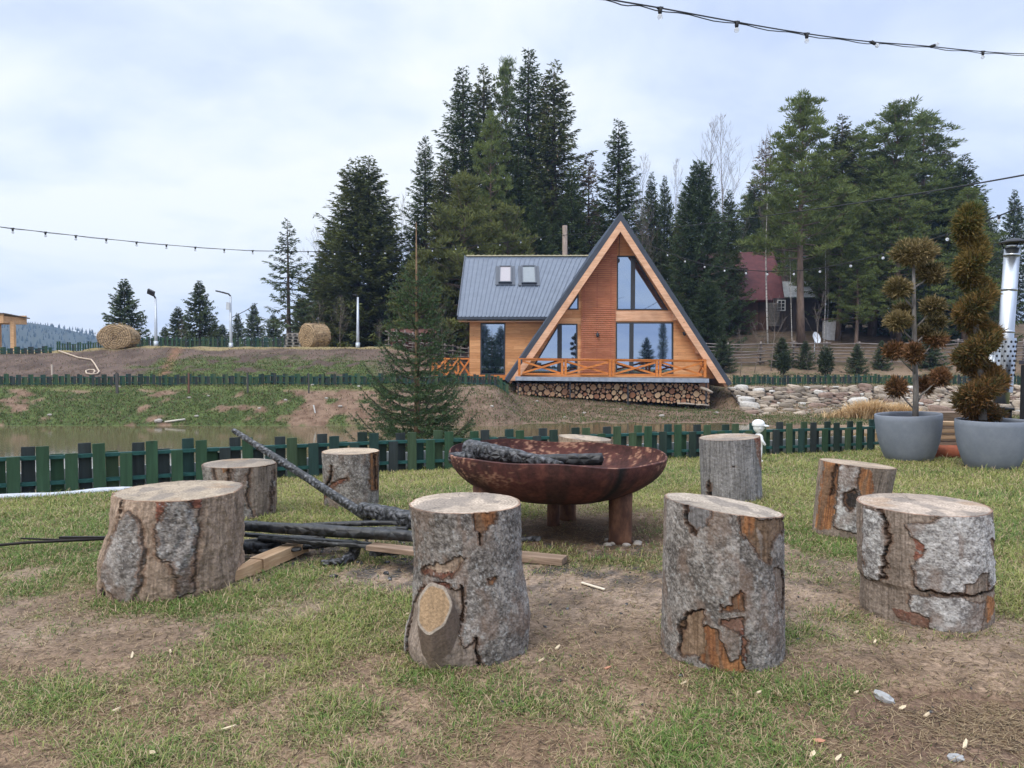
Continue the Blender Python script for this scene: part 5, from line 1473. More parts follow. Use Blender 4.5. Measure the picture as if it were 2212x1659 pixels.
    for x in xs: M = MB(); M.box((x, 35.0, (zt_+zb_)/2-.05), (.09, .09, zt_-zb_+.2)); M.build('post', RAILW, root2)
    for z in (zt_, zb_): M = MB(); M.box(((xs[0]+xs[-1])/2, 35.0, z), (xs[-1]-xs[0], .11, .07)); M.build('rail', RAILW, root2)
    for i in range(3):
        for s in (0, 1):
            M = MB(); a = (xs[i], 35.0+.03*(1-2*s), zb_ if s else zt_); b = (xs[i+1], 35.0+.03*(1-2*s), zt_ if s else zb_); M.beam(a, b, .045, .08); M.build('cross_brace', RAILW, root2)
cabin()
# wooden pole behind the wing
p = hc(866, 330, 43.5); M = MB(); M.tube([(p.x, 43.5, .3), (p.x, 43.5, 3), (p.x-.03, 43.5, hc(866, 232, 43.5).z)], [.16, .155, .14], 12)
tag(M.build('wooden_pole', wood_mat('weathered_pole', [(.3, (.16, .12, .10)), (.7, (.36, .29, .24))], 'z', 5, .9, False)), 'weathered round wooden pole rising behind the wing roof', 'pole')

# ------------------------------------------------------------------ firewood under the deck
def firewood():
    r = random.Random(12); Y0 = 31.5
    top = lambda x: 1330-4+ (8 if x > 900 else 0)
    bot = lambda x: 1400 + (x-520)*.058 if x < 1750 else 1470
    endm = [gm('cut_log_end_%d' % i, [(.3, tuple(v*.7 for v in c)), (.5, c), (.7, tuple(v*1.2 for v in c))], ns=22, rough=.9, bmp=.2) for i, c in enumerate(((.42, .25, .15), (.50, .34, .21), (.34, .18, .11), (.30, .14, .08)))]
    bk = flat('firewood_bark', (.085, .06, .05), .95, var=.4, ns=30)
    pts = []
    tries = 0; R0 = [25, 22, 20, 18, 16.5, 15, 13.5, 12, 10.5, 9, 7.5, 6.5]
    for ri, R in enumerate(R0):
        for _ in range((60, 60, 130, 200, 400, 800, 1500, 2200, 3500, 9000, 16000, 26000)[ri]):
            x, y = r.uniform(525+R, 1870-R), r.uniform(1312, 1475)
            R_ = R*r.uniform(.92, 1.0)
            if y-R_ < 1322 or y+R_ > bot(x)+3: continue
            if x > 1790 and y < 1322+ (x-1790)*.9+R_: continue
            if all((x-a)**2+(y-b)**2 > (R_+c)**2*.97 for a, b, c in pts): pts.append((x, y, R_))
    pts.sort(key=lambda t: -t[2])
    k = 31.5/1642*.8641/2.765
    def logmesh(seed, mi):
        rr = random.Random(seed); M = MB(); n = 12; L = .42
        w = [1+rr.uniform(-.10, .10) for _ in range(n)]
        vs = []
        for y, s in ((L, 1), (0.006, 1), (0, .93)):
            vs += [(w[j]*s*math.cos(2*math.pi*j/n), y, w[j]*s*math.sin(2*math.pi*j/n)) for j in range(n)]
        M.add(vs, [(i*n+j, (i+1)*n+j, (i+1)*n+(j+1) % n, i*n+(j+1) % n) for i in range(2) for j in range(n)], 1)
        M.add([v for v in vs[2*n:]], [tuple(range(n))], 0)
        me = bpy.data.meshes.new('firewood_log'); me.from_pydata(M.V, [], M.F)
        me.materials.append(endm[mi]); me.materials.append(bk); me.polygons.foreach_set('material_index', M.M); me.update(); return me
    meshes = [logmesh(i, (0, 1, 0, 1, 2, 0, 1, 3)[i]) for i in range(8)]
    rest = MB()
    for i, (x, y, R) in enumerate(pts):
        p = hc(x, y, Y0); s = R*k; y_ = Y0+r.uniform(-.05, .05)
        if i < 295:
            o = link('firewood_log', meshes[r.randrange(8)]); o.location = (p.x, y_, p.z); o.scale = (s, 1, s*r.uniform(.86, 1)); o.rotation_euler = (0, r.random()*6.28, 0)
            tag(o, 'round cut firewood log stacked end-on in the long pile under the cabin deck', 'firewood', 'firewood logs stacked under the deck')
        else:
            rest.lathe([(s, .4), (s, .0), (.001, 0)], (0, 0, 0), 8)
            vs = rest.V[-24:]
            for q in range(24): v = vs[q]; rest.V[len(rest.V)-24+q] = (p.x+v[0], y_+v[2], p.z+v[1])
    rest.box((hc(1195, 1390, 31.9).x, 31.95, hc(1195, 1385, 31.9).z), (hc(1860, 1390, 31.9).x-hc(530, 1390, 31.9).x, .1, .75))
    rest.M = [0]*len(rest.M)
    tag(rest.build('small_firewood', endm[2]), 'thin sticks filling the gaps of the firewood pile under the deck', 'firewood', kind='stuff')
    print('logs', len(pts))
    # a few logs tumbled at the right end and below
    for i, (xa, ya, xb, yb, lab) in enumerate(((1800, 1350, 1885, 1388, 'pale split log sliding off the right end of the firewood pile'), (1640, 1462, 1760, 1468, 'thin log lying in front of the right foot of the firewood pile'), (1770, 1470, 1860, 1476, 'pale stick on the bank at the lower right corner of the firewood pile'))):
        a, b = hc(xa, ya, 31.3), hc(xb, yb, 31.2); M = MB(); M.tube([a, (a+b)/2+Vector((0, 0, .02)), b], [.06, .065, .05] if i == 0 else .035, 10)
        tag(M.build('loose_log', wood_mat('loose_log_wood_%d' % i, [(.3, (.30, .24, .19)), (.7, (.55, .48, .40))], 'x', 6, .9, False)), lab, 'firewood')
firewood()

# ------------------------------------------------------------------ dry stone wall right of the cabin
def stone_wall():
    r = np.random.default_rng(14); VV, FF, CC = [], [], []; o = 0
    M = MB(); M.sphere((0, 0, 0), 1.0, n=12, k=8); S = np.array(M.V); SF = [f for f in M.F]
    SF4 = np.array(SF)
    def face(u, v):       # u 0..1 along, v 0 bottom..1 top
        x = 9.25+u*13.3
        zb = -1.32+.10*u-.06*np.sin(u*9); zt = -.36+.08*u
        z = zb+(zt-zb)*v
        y = 29.5+2.6*v + .3*np.sin(u*6)
        return x, y, z
    rows = []
    v = .04
    placed = []
    tries = 0
    for big, cnt in ((.34, 60), (.24, 260), (.17, 900), (.11, 2600), (.075, 5200)):
        for _ in range(cnt):
            u, vv = r.random(), r.random()*1.02
            sc = big*(.75+.5*r.random())
            if big > .3 and vv > .6 and r.random() < .7: continue
            x, y, z = face(u, vv); hs = sc*(.34+.25*r.random())
            # overlap test on the face, along the wall and up the slope
            s = vv*2.75; xx = u*13.3
            ok = True
            for (a, b, c, d) in placed:
                if abs(a-xx) < (c+sc)*.97 and abs(b-s) < (d+hs*1.25)*.97: ok = False; break
            if not ok: continue
            placed.append((xx, s, sc, hs*1.25))
            R = Matrix.Rotation(r.normal(0, .16), 3, 'Y') @ Matrix.Rotation(r.normal(0, .3), 3, 'Z')
            k = 1+.75*(fbm(S[:, 0]*1.5+u*50, S[:, 1]*1.5+vv*30, S[:, 2]*1.5, 3)-.5)
            P_ = S*k[:, None]
            P_ = np.sign(P_)*np.abs(P_)**.68
            P_ = P_*np.array([sc, .20, hs])*1.04
            P_ = P_ @ np.array(R.transposed()) + np.array([x, y+.08, z])
            VV.append(P_); FF.append(SF4+o); o += len(P_)
            t = r.random(); c = np.array((.30, .245, .19))*(.50+.75*t)
            if r.random() < .18: c = np.array((.20, .14, .11))*(.8+.4*r.random())
            if r.random() < .08: c = np.array((.46, .43, .39))
            CC.append(np.repeat(c[None], len(P_), 0)*(.85+.3*fbm(P_[:, 0]*6, P_[:, 1]*6, P_[:, 2]*6, 3))[:, None])
    V, F, C = np.concatenate(VV), np.concatenate(FF), np.concatenate(CC)
    m = vm('field_stone', .75, 1.25, 16, .9, .6, .01)
    root = thing('stone_wall', 'battered dry stone retaining wall of pale flat stones right of the cabin', 'stone wall', (15, 29.6, -1.3))
    link('stones', np_mesh('stones', V-np.array(wloc(root)), F, m, C), root)
    M = MB(); U = np.linspace(-.005, 1, 60)
    for j in range(59):
        a, b = face(U[j], -.05), face(U[j], .97); c, d = face(U[j+1], -.05), face(U[j+1], .97)
        M.quad((a[0], a[1]+.12, a[2]), (c[0], c[1]+.12, c[2]), (d[0], d[1]+.12, d[2]), (b[0], b[1]+.12, b[2]))
    M.build('earth_core', flat('wall_earth', (.045, .034, .027), .95, var=.4, ns=6, bmp=.5), root)
    print('stones', len(placed))
stone_wall()
# ------------------------------------------------------------------ trees
NEEDLE = leaf_mat('conifer_needles', .22, .6, .15)
TRUNKS = gm('spruce_bark', [(.3, (.045, .033, .027)), (.7, (.12, .09, .075))], (1, 1, .25), 12, rough=.95, bmp=.5)
TRUNKP = gm('pine_bark', [(.3, (.10, .07, .055)), (.7, (.22, .155, .12))], (1, 1, .25), 8, rough=.95, bmp=.5)
TWIG = gm('bare_twigs', [(.3, (.13, .105, .09)), (.7, (.24, .20, .175))], ns=9, rough=.95, bmp=0)
BIRCHM = gm('birch_bark', [(.38, (.06, .05, .045)), (.46, (.50, .47, .44)), (.7, (.68, .66, .63))], (.7, .7, 3.2), 2.6, detail=4, rough=.85, bmp=.2)
def diamonds(P, D, L, W, C, rng, flatz=None, droop=0):
    n = len(P)
    if flatz is None: s = np.cross(D, rng.normal(size=(n, 3)))
    else: s = np.cross(D, np.array([0, 0, 1.0])+flatz*rng.normal(size=(n, 3)))
    s /= np.maximum(np.linalg.norm(s, axis=1), 1e-6)[:, None]
    m = P+D*(L*.45)[:, None]; e = P+D*L[:, None]; e[:, 2] -= droop*L
    V = np.stack([P, m+s*(W*.5)[:, None], e, m-s*(W*.5)[:, None]], 1)
    CC = np.repeat(C[:, None, :], 4, 1); CC[:, 2] *= 1.15
    return V.reshape(-1, 3), np.clip(CC, 0, 1).reshape(-1, 3)
def unit(v): return v/np.maximum(np.linalg.norm(v, axis=-1), 1e-9)[..., None]
def branch_tubes(M, p, q, r0, r1, n=4, mid=None):
    M.tube([p, q] if mid is None else [p, mid, q], [r0, r1] if mid is None else [r0, (r0+r1)/2, r1], n, caps=False)
def spruce(name, seed, H=18.0, R=2.9, step=.40, per=7, dens=1.0, lo=.06, cols=((.020, .034, .015), (.046, .066, .027)), hang=.5, lean=0.0, sparse=0.0, twigL=.50, twigW=.075, pw=.85, brown=0.0, up_top=.9, tops=((0, 0, 1.0),), limb=.030):
    rng = np.random.default_rng(seed); rr = random.Random(seed)
    root = bpy.data.objects.new(name, None); COL.objects.link(root)
    P, D, L, W, C = [], [], [], [], []
    B = MB()
    for (ox, oy, hs) in tops:
        Ht = H*hs
        pts = [(ox*min(1, 4*t)+lean*t*t, oy*min(1, 4*t), Ht*t) for t in (0, .1, .3, .6, .85, 1)]
        B.tube(pts, [.018*Ht+.02, .014*Ht+.02, .011*Ht, .007*Ht, .003*Ht, .006], 9)
        h = Ht*lo
        ph = rr.random()*6
        while h < Ht*.985:
            t = h/Ht
            env = R*(1-t)**pw*(1-.35*max(0, (lo*2.2-t)/(lo*2.2)))
            k = per if t < .9 else 4
            ph += 1.1
            for j in range(k):
                if rr.random() < sparse: continue
                a = ph+2*math.pi*j/k+rr.uniform(-.35, .35)
                ln = env*rr.uniform(.62, 1.12)+.10
                if rr.random() < .10: ln *= 1.22
                el = (-.35+1.25*t**1.3*up_top)+rr.uniform(-.12, .12)
                nseg = 7; s = np.linspace(0, 1, nseg)
                dirx, diry = math.cos(a), math.sin(a)
                z = h+rr.uniform(-.12, .12) + ln*(math.sin(el)*s - .22*(1-t)*np.sin(s*math.pi)*.9 + .16*s**3*(1-t*.4))
                ro = ln*math.cos(el)*s
                bx = (ox+lean*t*t)+dirx*ro; by = oy+diry*ro
                pts = np.stack([bx, by, z], -1)
                if ln > .5: B.tube([tuple(pts[0]), tuple(pts[3]), tuple(pts[6])], [limb*ln/R+.008, .6*limb*ln/R+.006, .006], 4, caps=False)
                nt = max(4, int(dens*ln*22))
                u = rng.random(nt)**.75*.92+.08
                p = np.stack([np.interp(u, s, pts[:, i]) for i in range(3)], -1)
                side = np.where(rng.random(nt) < .5, -1, 1)
                out = np.array([dirx, diry, 0.0]); lat = np.array([-diry, dirx, 0.0])
                d = out*(.55+.5*u)[:, None]+lat*(side*(.95-.4*u))[:, None]+np.array([0, 0, 1.0])*(rng.normal(0, .22, nt)-hang*(1-t)*rng.random(nt))[:, None]
                d = unit(d)
                l = twigL*(.55+.7*rng.random(nt))*np.clip(1.15-.6*u, .4, 1)*(.30+.70*min(1, ln/1.3))
                # side twigs carry second-order sprays
                for rep in range(2):
                    off = rng.random(nt)*.75*rep
                    pp = p+d*(l*off)[:, None]
                    dd = unit(d+.55*rng.normal(size=(nt, 3))*(.35+rep*.5)-np.array([0, 0, hang*.35*rep]))
                    P.append(pp); D.append(dd); L.append(l*(1-.25*rep)); W.append(twigW*(.6+.7*rng.random(nt)))
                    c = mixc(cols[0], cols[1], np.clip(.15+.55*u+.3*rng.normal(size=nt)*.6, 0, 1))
                    if brown > 0: c = np.where((rng.random(nt) < brown)[:, None], mixc((.09, .062, .042), (.17, .12, .085), rng.random(nt)), c)
                    C.append(c)
            h += step*(1-.55*t)*(H/18)**.3*rr.uniform(.85, 1.2)
    P, D, L, W, C = map(np.concatenate, (P, D, L, W, C))
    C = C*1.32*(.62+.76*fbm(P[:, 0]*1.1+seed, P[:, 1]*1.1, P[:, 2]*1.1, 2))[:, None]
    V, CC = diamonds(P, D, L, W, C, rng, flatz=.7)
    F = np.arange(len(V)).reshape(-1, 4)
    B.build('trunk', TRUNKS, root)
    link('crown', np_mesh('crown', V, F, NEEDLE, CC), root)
    reg(root); return root
def pine(name, seed, H=15.0, R=2.6, lo=.22, n=85, cols=((.070, .098, .030), (.180, .215, .062)), clump=.60, per=60, top=.35, wid=.045, trunkm=None, pw=.55):
    rng = np.random.default_rng(seed); rr = random.Random(seed)
    root = bpy.data.objects.new(name, None); COL.objects.link(root)
    B = MB(); bend = rr.uniform(-.3, .3)
    tr = [(bend*math.sin(t*2.5), .2*math.sin(t*3), H*t) for t in (0, .2, .4, .6, .8, .97)]
    B.tube(tr, [.017*H, .013*H, .010*H, .007*H, .004*H, .012], 10)
    P, D, C, S = [], [], [], []
    for i in range(n):
        t = lo+(1-lo)*((i+rr.random())/n)**.9
        a = i*2.4+rr.uniform(-.4, .4)
        x0 = np.interp(t, [0, .2, .4, .6, .8, .97], [p[0] for p in tr]); y0 = np.interp(t, [0, .2, .4, .6, .8, .97], [p[1] for p in tr])
        ln = R*((1-t)/(1-lo))**pw*rr.uniform(.55, 1.12)+.45
        el = .05+1.0*t*t+rr.uniform(-.2, .25)
        p0 = Vector((x0, y0, H*t)); d0 = Vector((math.cos(a)*math.cos(el), math.sin(a)*math.cos(el), math.sin(el)))
        mid = p0+d0*ln*.5-Vector((0, 0, .05*ln)); e = p0+d0*ln+Vector((0, 0, .10*ln))
        B.tube([p0, mid, e], [.020*ln/1.5+.010, .014, .008], 4, caps=False)
        m = max(2, int(ln*2.6))
        for j in range(m):
            f = .35+.65*(j+rr.random()*.6)/m
            c = (p0.lerp(mid, f*2) if f < .5 else mid.lerp(e, f*2-1))+Vector((rr.gauss(0, .22), rr.gauss(0, .22), rr.gauss(.05, .14)))*min(1, ln)
            k = per; u = rng.normal(size=(k, 3)); u[:, 2] = np.abs(u[:, 2])*.9-.25; u = unit(u)
            sh = rr.uniform(.6, 1.15)
            P.append(np.array(tuple(c))+u*(rng.random((k, 1))*clump*.42*sh)); D.append(unit(u+np.array([0, 0, .45])))
            tone = rr.random()
            C.append(mixc(cols[0], cols[1], np.clip(.55*tone+.45*rng.random(k)+.1*u[:, 2], 0, 1))); S.append(np.full(k, sh))
    # candles at the top
    P, D, C, S = map(np.concatenate, (P, D, C, S)); k = len(P)
    V, CC = diamonds(P, D, clump*.42*(.6+.7*rng.random(k)), wid*(.7+.7*rng.random(k)), C, rng)
    B.build('trunk', trunkm or TRUNKP, root)
    link('crown', np_mesh('crown', V, np.arange(len(V)).reshape(-1, 4), NEEDLE, CC), root)
    reg(root); return root
def bare_tree(name, seed, H=12.0, spread=.35, mat_t=None, lo=.25, nb=26, depth=3, r0=.07, lean=0.0, twigr=.010, bl=.34):
    rr = random.Random(seed); root = bpy.data.objects.new(name, None); COL.objects.link(root)
    T = MB(); K = MB()
    tp = [(lean*t+.12*math.sin(t*5+seed), .1*math.sin(t*4), H*t) for t in (0, .15, .3, .45, .6, .75, .9, 1)]
    ts = (0, .15, .3, .45, .6, .75, .9, 1)
    T.tube(tp, [r0, r0*.9, r0*.8, r0*.65, r0*.48, r0*.32, r0*.17, .006], 8)
    def grow(p, d, ln, r, dep):
        q = p+d*ln*.5+Vector((rr.gauss(0, .04), rr.gauss(0, .04), .03*ln))*ln; e = q+(d+Vector((0, 0, .25))).normalized()*ln*.5
        K.tube([p, q, e], [r, r*.7, r*.4], 3, caps=False)
        if dep > 0:
            for i in range(4 if dep > 1 else 3):
                f = rr.uniform(.3, 1); b = p.lerp(q, f*2) if f < .5 else q.lerp(e, f*2-1)
                dd = (d+Vector((rr.gauss(0, .5), rr.gauss(0, .5), rr.uniform(0, .5)))).normalized()
                grow(b, dd, ln*rr.uniform(.35, .6), max(r*.55, twigr*.6), dep-1)
    for i in range(nb):
        t = lo+(1-lo)*(i+rr.random())/nb*.97
        x = Vector([float(np.interp(t, ts, [p[k] for p in tp])) for k in range(3)])
        a = rr.random()*6.28; d = Vector((math.cos(a)*spread*1.6, math.sin(a)*spread*1.6, 1)).normalized()
        grow(x, d, H*bl*(1-t)**.7*rr.uniform(.6, 1.1)+.3, max(r0*.30*(1-t), twigr), depth-1)
    T.build('trunk', mat_t or TWIG, root); K.build('branches', TWIG, root)
    reg(root); return root

PROTO = {}
DK = ((.032, .048, .018), (.080, .105, .036)); OL = ((.045, .058, .020), (.110, .122, .038)); BL = ((.036, .053, .028), (.082, .108, .052))
PROTO['tall'] = spruce('spruce_tree', 1, 19, 2.5, cols=DK, hang=.75, pw=.62, lo=.10, sparse=.10)
PROTO['tall2'] = spruce('spruce_tree', 2, 19, 2.7, cols=OL, hang=.85, pw=.66, lo=.08, sparse=.12, brown=.06)
PROTO['cone'] = spruce('spruce_tree', 3, 13, 2.9, cols=DK, hang=.35, pw=.80, lo=.03, step=.38, dens=1.15)
PROTO['twin'] = spruce('spruce_tree', 4, 13.5, 3.1, cols=OL, hang=.4, pw=.72, lo=.03, dens=1.05, tops=((-.30, 0, .975), (.28, .3, 1.0)))
PROTO['thin'] = spruce('spruce_tree', 5, 9.5, 2.2, cols=BL, hang=.55, pw=.75, lo=.10, step=.62, per=5, dens=.95, sparse=.18)
PROTO['fir'] = spruce('fir_tree', 6, 12, 3.4, cols=((.024, .038, .018), (.062, .086, .036)), hang=.15, pw=.62, lo=.02, step=.40, dens=1.3, twigL=.6)
PROTO['young'] = spruce('spruce_tree', 7, 6.0, 2.0, cols=BL, hang=.25, pw=.85, lo=.03, step=.30, per=6, dens=1.2, twigL=.42, twigW=.09)
PROTO['brownish'] = spruce('spruce_tree', 8, 12, 1.9, cols=((.05, .045, .03), (.12, .095, .06)), hang=.6, pw=.6, lo=.12, sparse=.35, brown=.6, dens=.7)
PROTO['pine'] = pine('pine_tree', 11, 14, 2.9)
PROTO['pine2'] = pine('pine_tree', 12, 15, 3.0, lo=.16, cols=((.060, .088, .030), (.160, .195, .060)), n=110)
PROTO['ypine'] = pine('pine_tree', 13, 8, 2.5, lo=.10, cols=((.070, .085, .026), (.175, .185, .058)), n=80)
PROTO['pineT'] = pine('pine_tree', 17, 14, 3.3, lo=.36, n=90)
PROTO['birch'] = bare_tree('birch_tree', 21, 13, .22, BIRCHM, lo=.35, nb=24, r0=.075)
PROTO['bare'] = bare_tree('bare_tree', 22, 12, .30, None, lo=.2, nb=34, r0=.06, bl=.30)
PROTO['bare2'] = bare_tree('bare_tree', 23, 9, .42, None, lo=.12, nb=34, r0=.05, bl=.36)
PROTO['sapling'] = bare_tree('sapling', 24, 3.2, .40, None, lo=.3, nb=12, depth=2, r0=.022, twigr=.008, bl=.4)
USED = set(); PH = {'tall': 19, 'tall2': 19, 'cone': 13, 'twin': 13.5, 'thin': 9.5, 'fir': 12, 'young': 6, 'brownish': 12, 'pine': 14, 'pine2': 15, 'ypine': 8, 'pineT': 14, 'birch': 13, 'bare': 12, 'bare2': 9, 'sapling': 3.2}
CAT = {'spruce_tree': 'spruce tree', 'fir_tree': 'fir tree', 'pine_tree': 'pine tree', 'birch_tree': 'birch tree', 'bare_tree': 'bare tree', 'sapling': 'sapling'}
def put(kind, xd, yt, Y, label, wid=1.0, rot=0.0, yb=None, group='trees on the slope behind the pond', lean=(0, 0)):
    src = PROTO[kind]; o = src if kind not in USED else copy_tree(src); USED.add(kind)
    top = at(xd, yt, Y); zb = gz(top.x, Y)-.05
    if yb is not None: zb = at(xd, yb, Y).z
    s = (top.z-zb)/PH[kind]
    o.location = (top.x-lean[0]*0, Y, zb); o.rotation_euler = (lean[1], lean[0], rot); o.scale = (s*wid, s*wid, s)
    return tag(o, label, CAT[src.name.split('.')[0]], group)
T = put
# left of the cabin
T('young', 268, 602, 46, 'small conical spruce standing alone behind the left hay bale', 1.12, .4)
T('young', 430, 606, 47, 'bushy spruce between the two street lamps on the left', 1.05, 1.3)
T('young', 384, 662, 50, 'low spruce hugging the left side of the bushy one by the left lamp', 1.2, 2.3)
T('young', 513, 676, 60, 'very small distant spruce just right of the right street lamp', .9, 3.1)
T('young', 548, 655, 58, 'small spruce left of the thin ragged spruce above the hay bale', .9, .2)
T('thin', 621, 472, 46, 'thin ragged spruce with wide spaced branches above the pallet stack', 1.25, .7)
T('twin', 782, 334, 48, 'big twin topped spruce left of the cabin group', 1.45, 0.1)
T('cone', 718, 470, 50, 'dark spruce at the left flank of the twin topped one', 1.25, 2.0)
T('cone', 833, 440, 51, 'dark brownish spruce at the right flank of the twin topped one', 1.2, 4.0)
# the tall group behind the cabin
T('tall', 918, 292, 49, 'spruce at the left edge of the tall group behind the cabin', 1.15, 1.2)
T('tall', 1000, 143, 52, 'first of the five tall spruces counted from the left', 1.3, 0)
T('tall2', 1045, 137, 54, 'second of the five tall spruces counted from the left', 1.15, 1)
T('pine2', 1096, 150, 55, 'narrow tall pine between the second and fourth tall spruces', .62, 2)
T('tall', 1141, 102, 53, 'tallest spruce of all, right of the narrow pine', 1.25, 2.6)
T('tall2', 1197, 130, 52, 'last of the five tall spruces, at the right end of the group', 1.4, 4.3)
T('tall2', 960, 345, 48, 'dark spruce filling the left of the tall group at mid height', 1.4, 5.1)
T('cone', 1120, 330, 50, 'dark spruce low in the middle of the tall group', 1.1, 1.1)
T('cone', 1235, 360, 50, 'dark spruce just left of the cabin gable top', 1.0, 3.1)
T('brownish', 1272, 330, 52, 'thin half dead brownish spruce left of the cabin gable', .9, 0)
T('pine', 1062, 262, 49, 'light green pine crown in front of the tall spruces', .72, .5)
T('ypine', 1012, 408, 46, 'yellowish green pine just above the left end of the wing roof', 1.15, 1.4)
T('ypine', 1090, 470, 45, 'second yellowish pine above the roof windows', 1.1, 3.4)
T('cone', 1160, 420, 47, 'dark spruce behind the round wooden pole', 1.15, 2.2)
T('ypine', 905, 560, 45, 'low yellowish pine behind the young spruce of the pond bank', 1.2, 5)
T('cone', 905, 470, 50, 'dark spruce behind the long leader of the young pond spruce', 1.0, .9)
T('cone', 985, 480, 50, 'deep shaded spruce left of the wing roof', 1.3, .3)
T('cone', 1060, 480, 54, 'spruce hidden behind the two yellowish pines', 1.4, 1.8)
# right of the gable
T('tall', 1337, 256, 50, 'slender pointed spruce just above the cabin gable', 1.4, 3.3)
T('bare', 1386, 340, 53, 'bare grey tree right of the gable tip', .9, .5)
T('cone', 1408, 370, 54, 'narrow dark spruce between two bare trees right of the gable', .7, 1)
T('cone', 1436, 378, 55, 'second narrow dark spruce right of the gable', .7, 2)
T('bare', 1462, 345, 56, 'thin bare tree left of the big dark fir', .7, 2)
T('fir', 1512, 345, 46, 'big dark fir with dense drooping skirt right of the cabin', .80, .6)
T('fir', 1530, 600, 42, 'low broad dark fir in front, touching the right roof edge', 1.15, 2.1)
T('bare', 1535, 268, 57, 'tall bare tree left of the widest bare one on the skyline', .9, 1.1)
T('bare', 1562, 250, 55, 'tallest bare tree with fine upright twigs against the sky', 1.0, 3)
T('cone', 1575, 408, 52, 'small dark spruce under the tallest bare tree', .9, 2.8)
T('birch', 1662, 290, 48, 'tall white birch in front of the red roof', .75, .2, yb=745)
T('birch', 1716, 500, 47, 'leaning white birch with a short crown before the old house', .6, 1.7, yb=755, lean=(.09, 0))
T('birch', 1784, 520, 47, 'slim birch right of the thick brown pine trunk', .5, 2.7, yb=765)
T('birch', 1790, 540, 50, 'second slim birch beside the white garden oven', .5, 3.7, yb=735)
T('cone', 1630, 380, 66, 'dark spruce behind the red roof', 1.0, 1.9)
T('brownish', 1655, 300, 67, 'brownish ragged spruce behind the tall white birch', 1.0, 1.9)
T('pineT', 1738, 232, 46.5, 'tall light green pine with a forked bushy top, right of the birch', 1.15, .3)
T('pine2', 1700, 330, 65, 'dense pine at the left flank of the fork topped pine', .95, 1.0)
T('tall2', 1820, 246, 53, 'narrow spruce with a bare spike tip between the two big pines', 1.5, 2.9)
T('pineT', 1815, 400, 49, 'broad light pine below the spike tipped spruce', 1.1, 4.0)
T('pine2', 1945, 240, 50, 'biggest pine of the right group with many upright shoots', 1.5, .8)
T('pine2', 1995, 262, 52, 'pine merging into the right side of the biggest pine', 1.45, 2.8)
T('pine2', 1890, 340, 51, 'pine at the left flank of the biggest pine', 1.5, 4.4)
T('cone', 2085, 330, 49, 'spruce with upright tip at the right shoulder of the right group', 1.25, .8)
T('cone', 2045, 350, 51, 'spruce standing behind the orange tipped topiary', 1.1, 2.8)
T('tall2', 2120, 420, 50, 'spruce on the outer right of the right group', 1.2, 5)
T('cone', 1900, 520, 52, 'dark low spruce behind the pom pom topiary', 1.3, 1)
T('cone', 1990, 540, 47, 'dark low spruce between the two topiary trees', 1.35, 2)
T('pineT', 1850, 545, 47, 'low light pine hanging over the grey shed roof', 1.3, 4.2, yb=790)
T('cone', 2192, 408, 68, 'distant spruce at the right edge behind the steel flue', .9, 2)
T('cone', 2150, 480, 66, 'distant spruce left of the one at the right edge', .9, 3)
T('cone', 1850, 560, 66, 'dark spruce behind the old house on its right', 1.6, 3)
T('cone', 1760, 520, 67, 'dark spruce behind the grey shed roof', 1.6, 1.2)
T('cone', 2040, 560, 58, 'dark spruce deep behind the topiaries', 1.7, 2.2)
T('cone', 2140, 600, 52, 'dark spruce behind the top of the stove flue', 1.6, 5.2)
T('cone', 1420, 500, 50, 'dark spruce behind the right roof slope of the cabin', 1.4, .2)
T('cone', 1340, 470, 53, 'dark spruce directly behind the gable tip', 1.6, .6)
T('bare2', 1385, 440, 48, 'bare shrubby tree rising behind the right roof slope', .8, .3)
T('bare2', 686, 500, 50, 'pale bare birch like tree left of the twin topped spruce', .8, .3)
T('bare2', 868, 430, 53, 'bare tree between the twin topped spruce and the tall group', .6, 2.3)
T('bare2', 392, 690, 42, 'dry bush in front of the bushy spruce by the lamps', .7, 3)
for i, (x, yt, k, w) in enumerate(((1470, 470, 'cone', 1.5), (1545, 450, 'cone', 1.6), (1615, 430, 'pine2', 1.3), (1690, 400, 'cone', 1.6), (1765, 380, 'pine2', 1.4), (1835, 370, 'cone', 1.6), (1905, 360, 'pine2', 1.5), (1975, 360, 'cone', 1.7), (2050, 390, 'cone', 1.7), (2125, 470, 'cone', 1.6), (890, 540, 'cone', 1.5), (1000, 420, 'cone', 1.5), (1080, 390, 'cone', 1.5), (1180, 360, 'cone', 1.5), (1290, 430, 'cone', 1.5), (1380, 470, 'cone', 1.4))):
    T(k, x, yt, 69+(i % 3)*2, '%s conifer of the dark wood behind, %s' % (('dense', 'shaded', 'deep green')[i % 3], ('left of the big dark fir', 'right of the big dark fir', 'behind the low dark fir', 'behind the red roof ridge', 'behind the fork topped pine', 'behind the spike tipped spruce', 'behind the biggest pine', 'under the biggest pine crown', 'behind the pom pom topiary top', 'behind the spiral topiary top', 'left of the wing roof by the young spruce', 'behind the wing roof left end', 'behind the roof windows', 'behind the wooden pole', 'left of the gable tip', 'right of the gable tip')[i]), w, i*1.7, group='conifers of the dark wood behind the slope')
for i, (x, yt, Y, w, lab) in enumerate(((462, 690, 52, 1.2, 'low spruce right of the bushy spruce by the right lamp'), (590, 678, 54, 1.2, 'low spruce at the foot of the thin ragged spruce, left side'), (650, 640, 52, 1.1, 'low spruce at the foot of the thin ragged spruce, right side'), (480, 700, 60, 1.4, 'tiny distant spruce behind the right street lamp'), (355, 705, 55, 1.2, 'tiny spruce left of the pair by the left lamp'), (690, 560, 52, 1.2, 'mid sized spruce at the left foot of the twin topped spruce'), (860, 600, 50, 1.3, 'mid sized spruce right of the twin topped spruce foot'))):
    T('young', x, yt, Y, lab, w, i*1.3+.4)
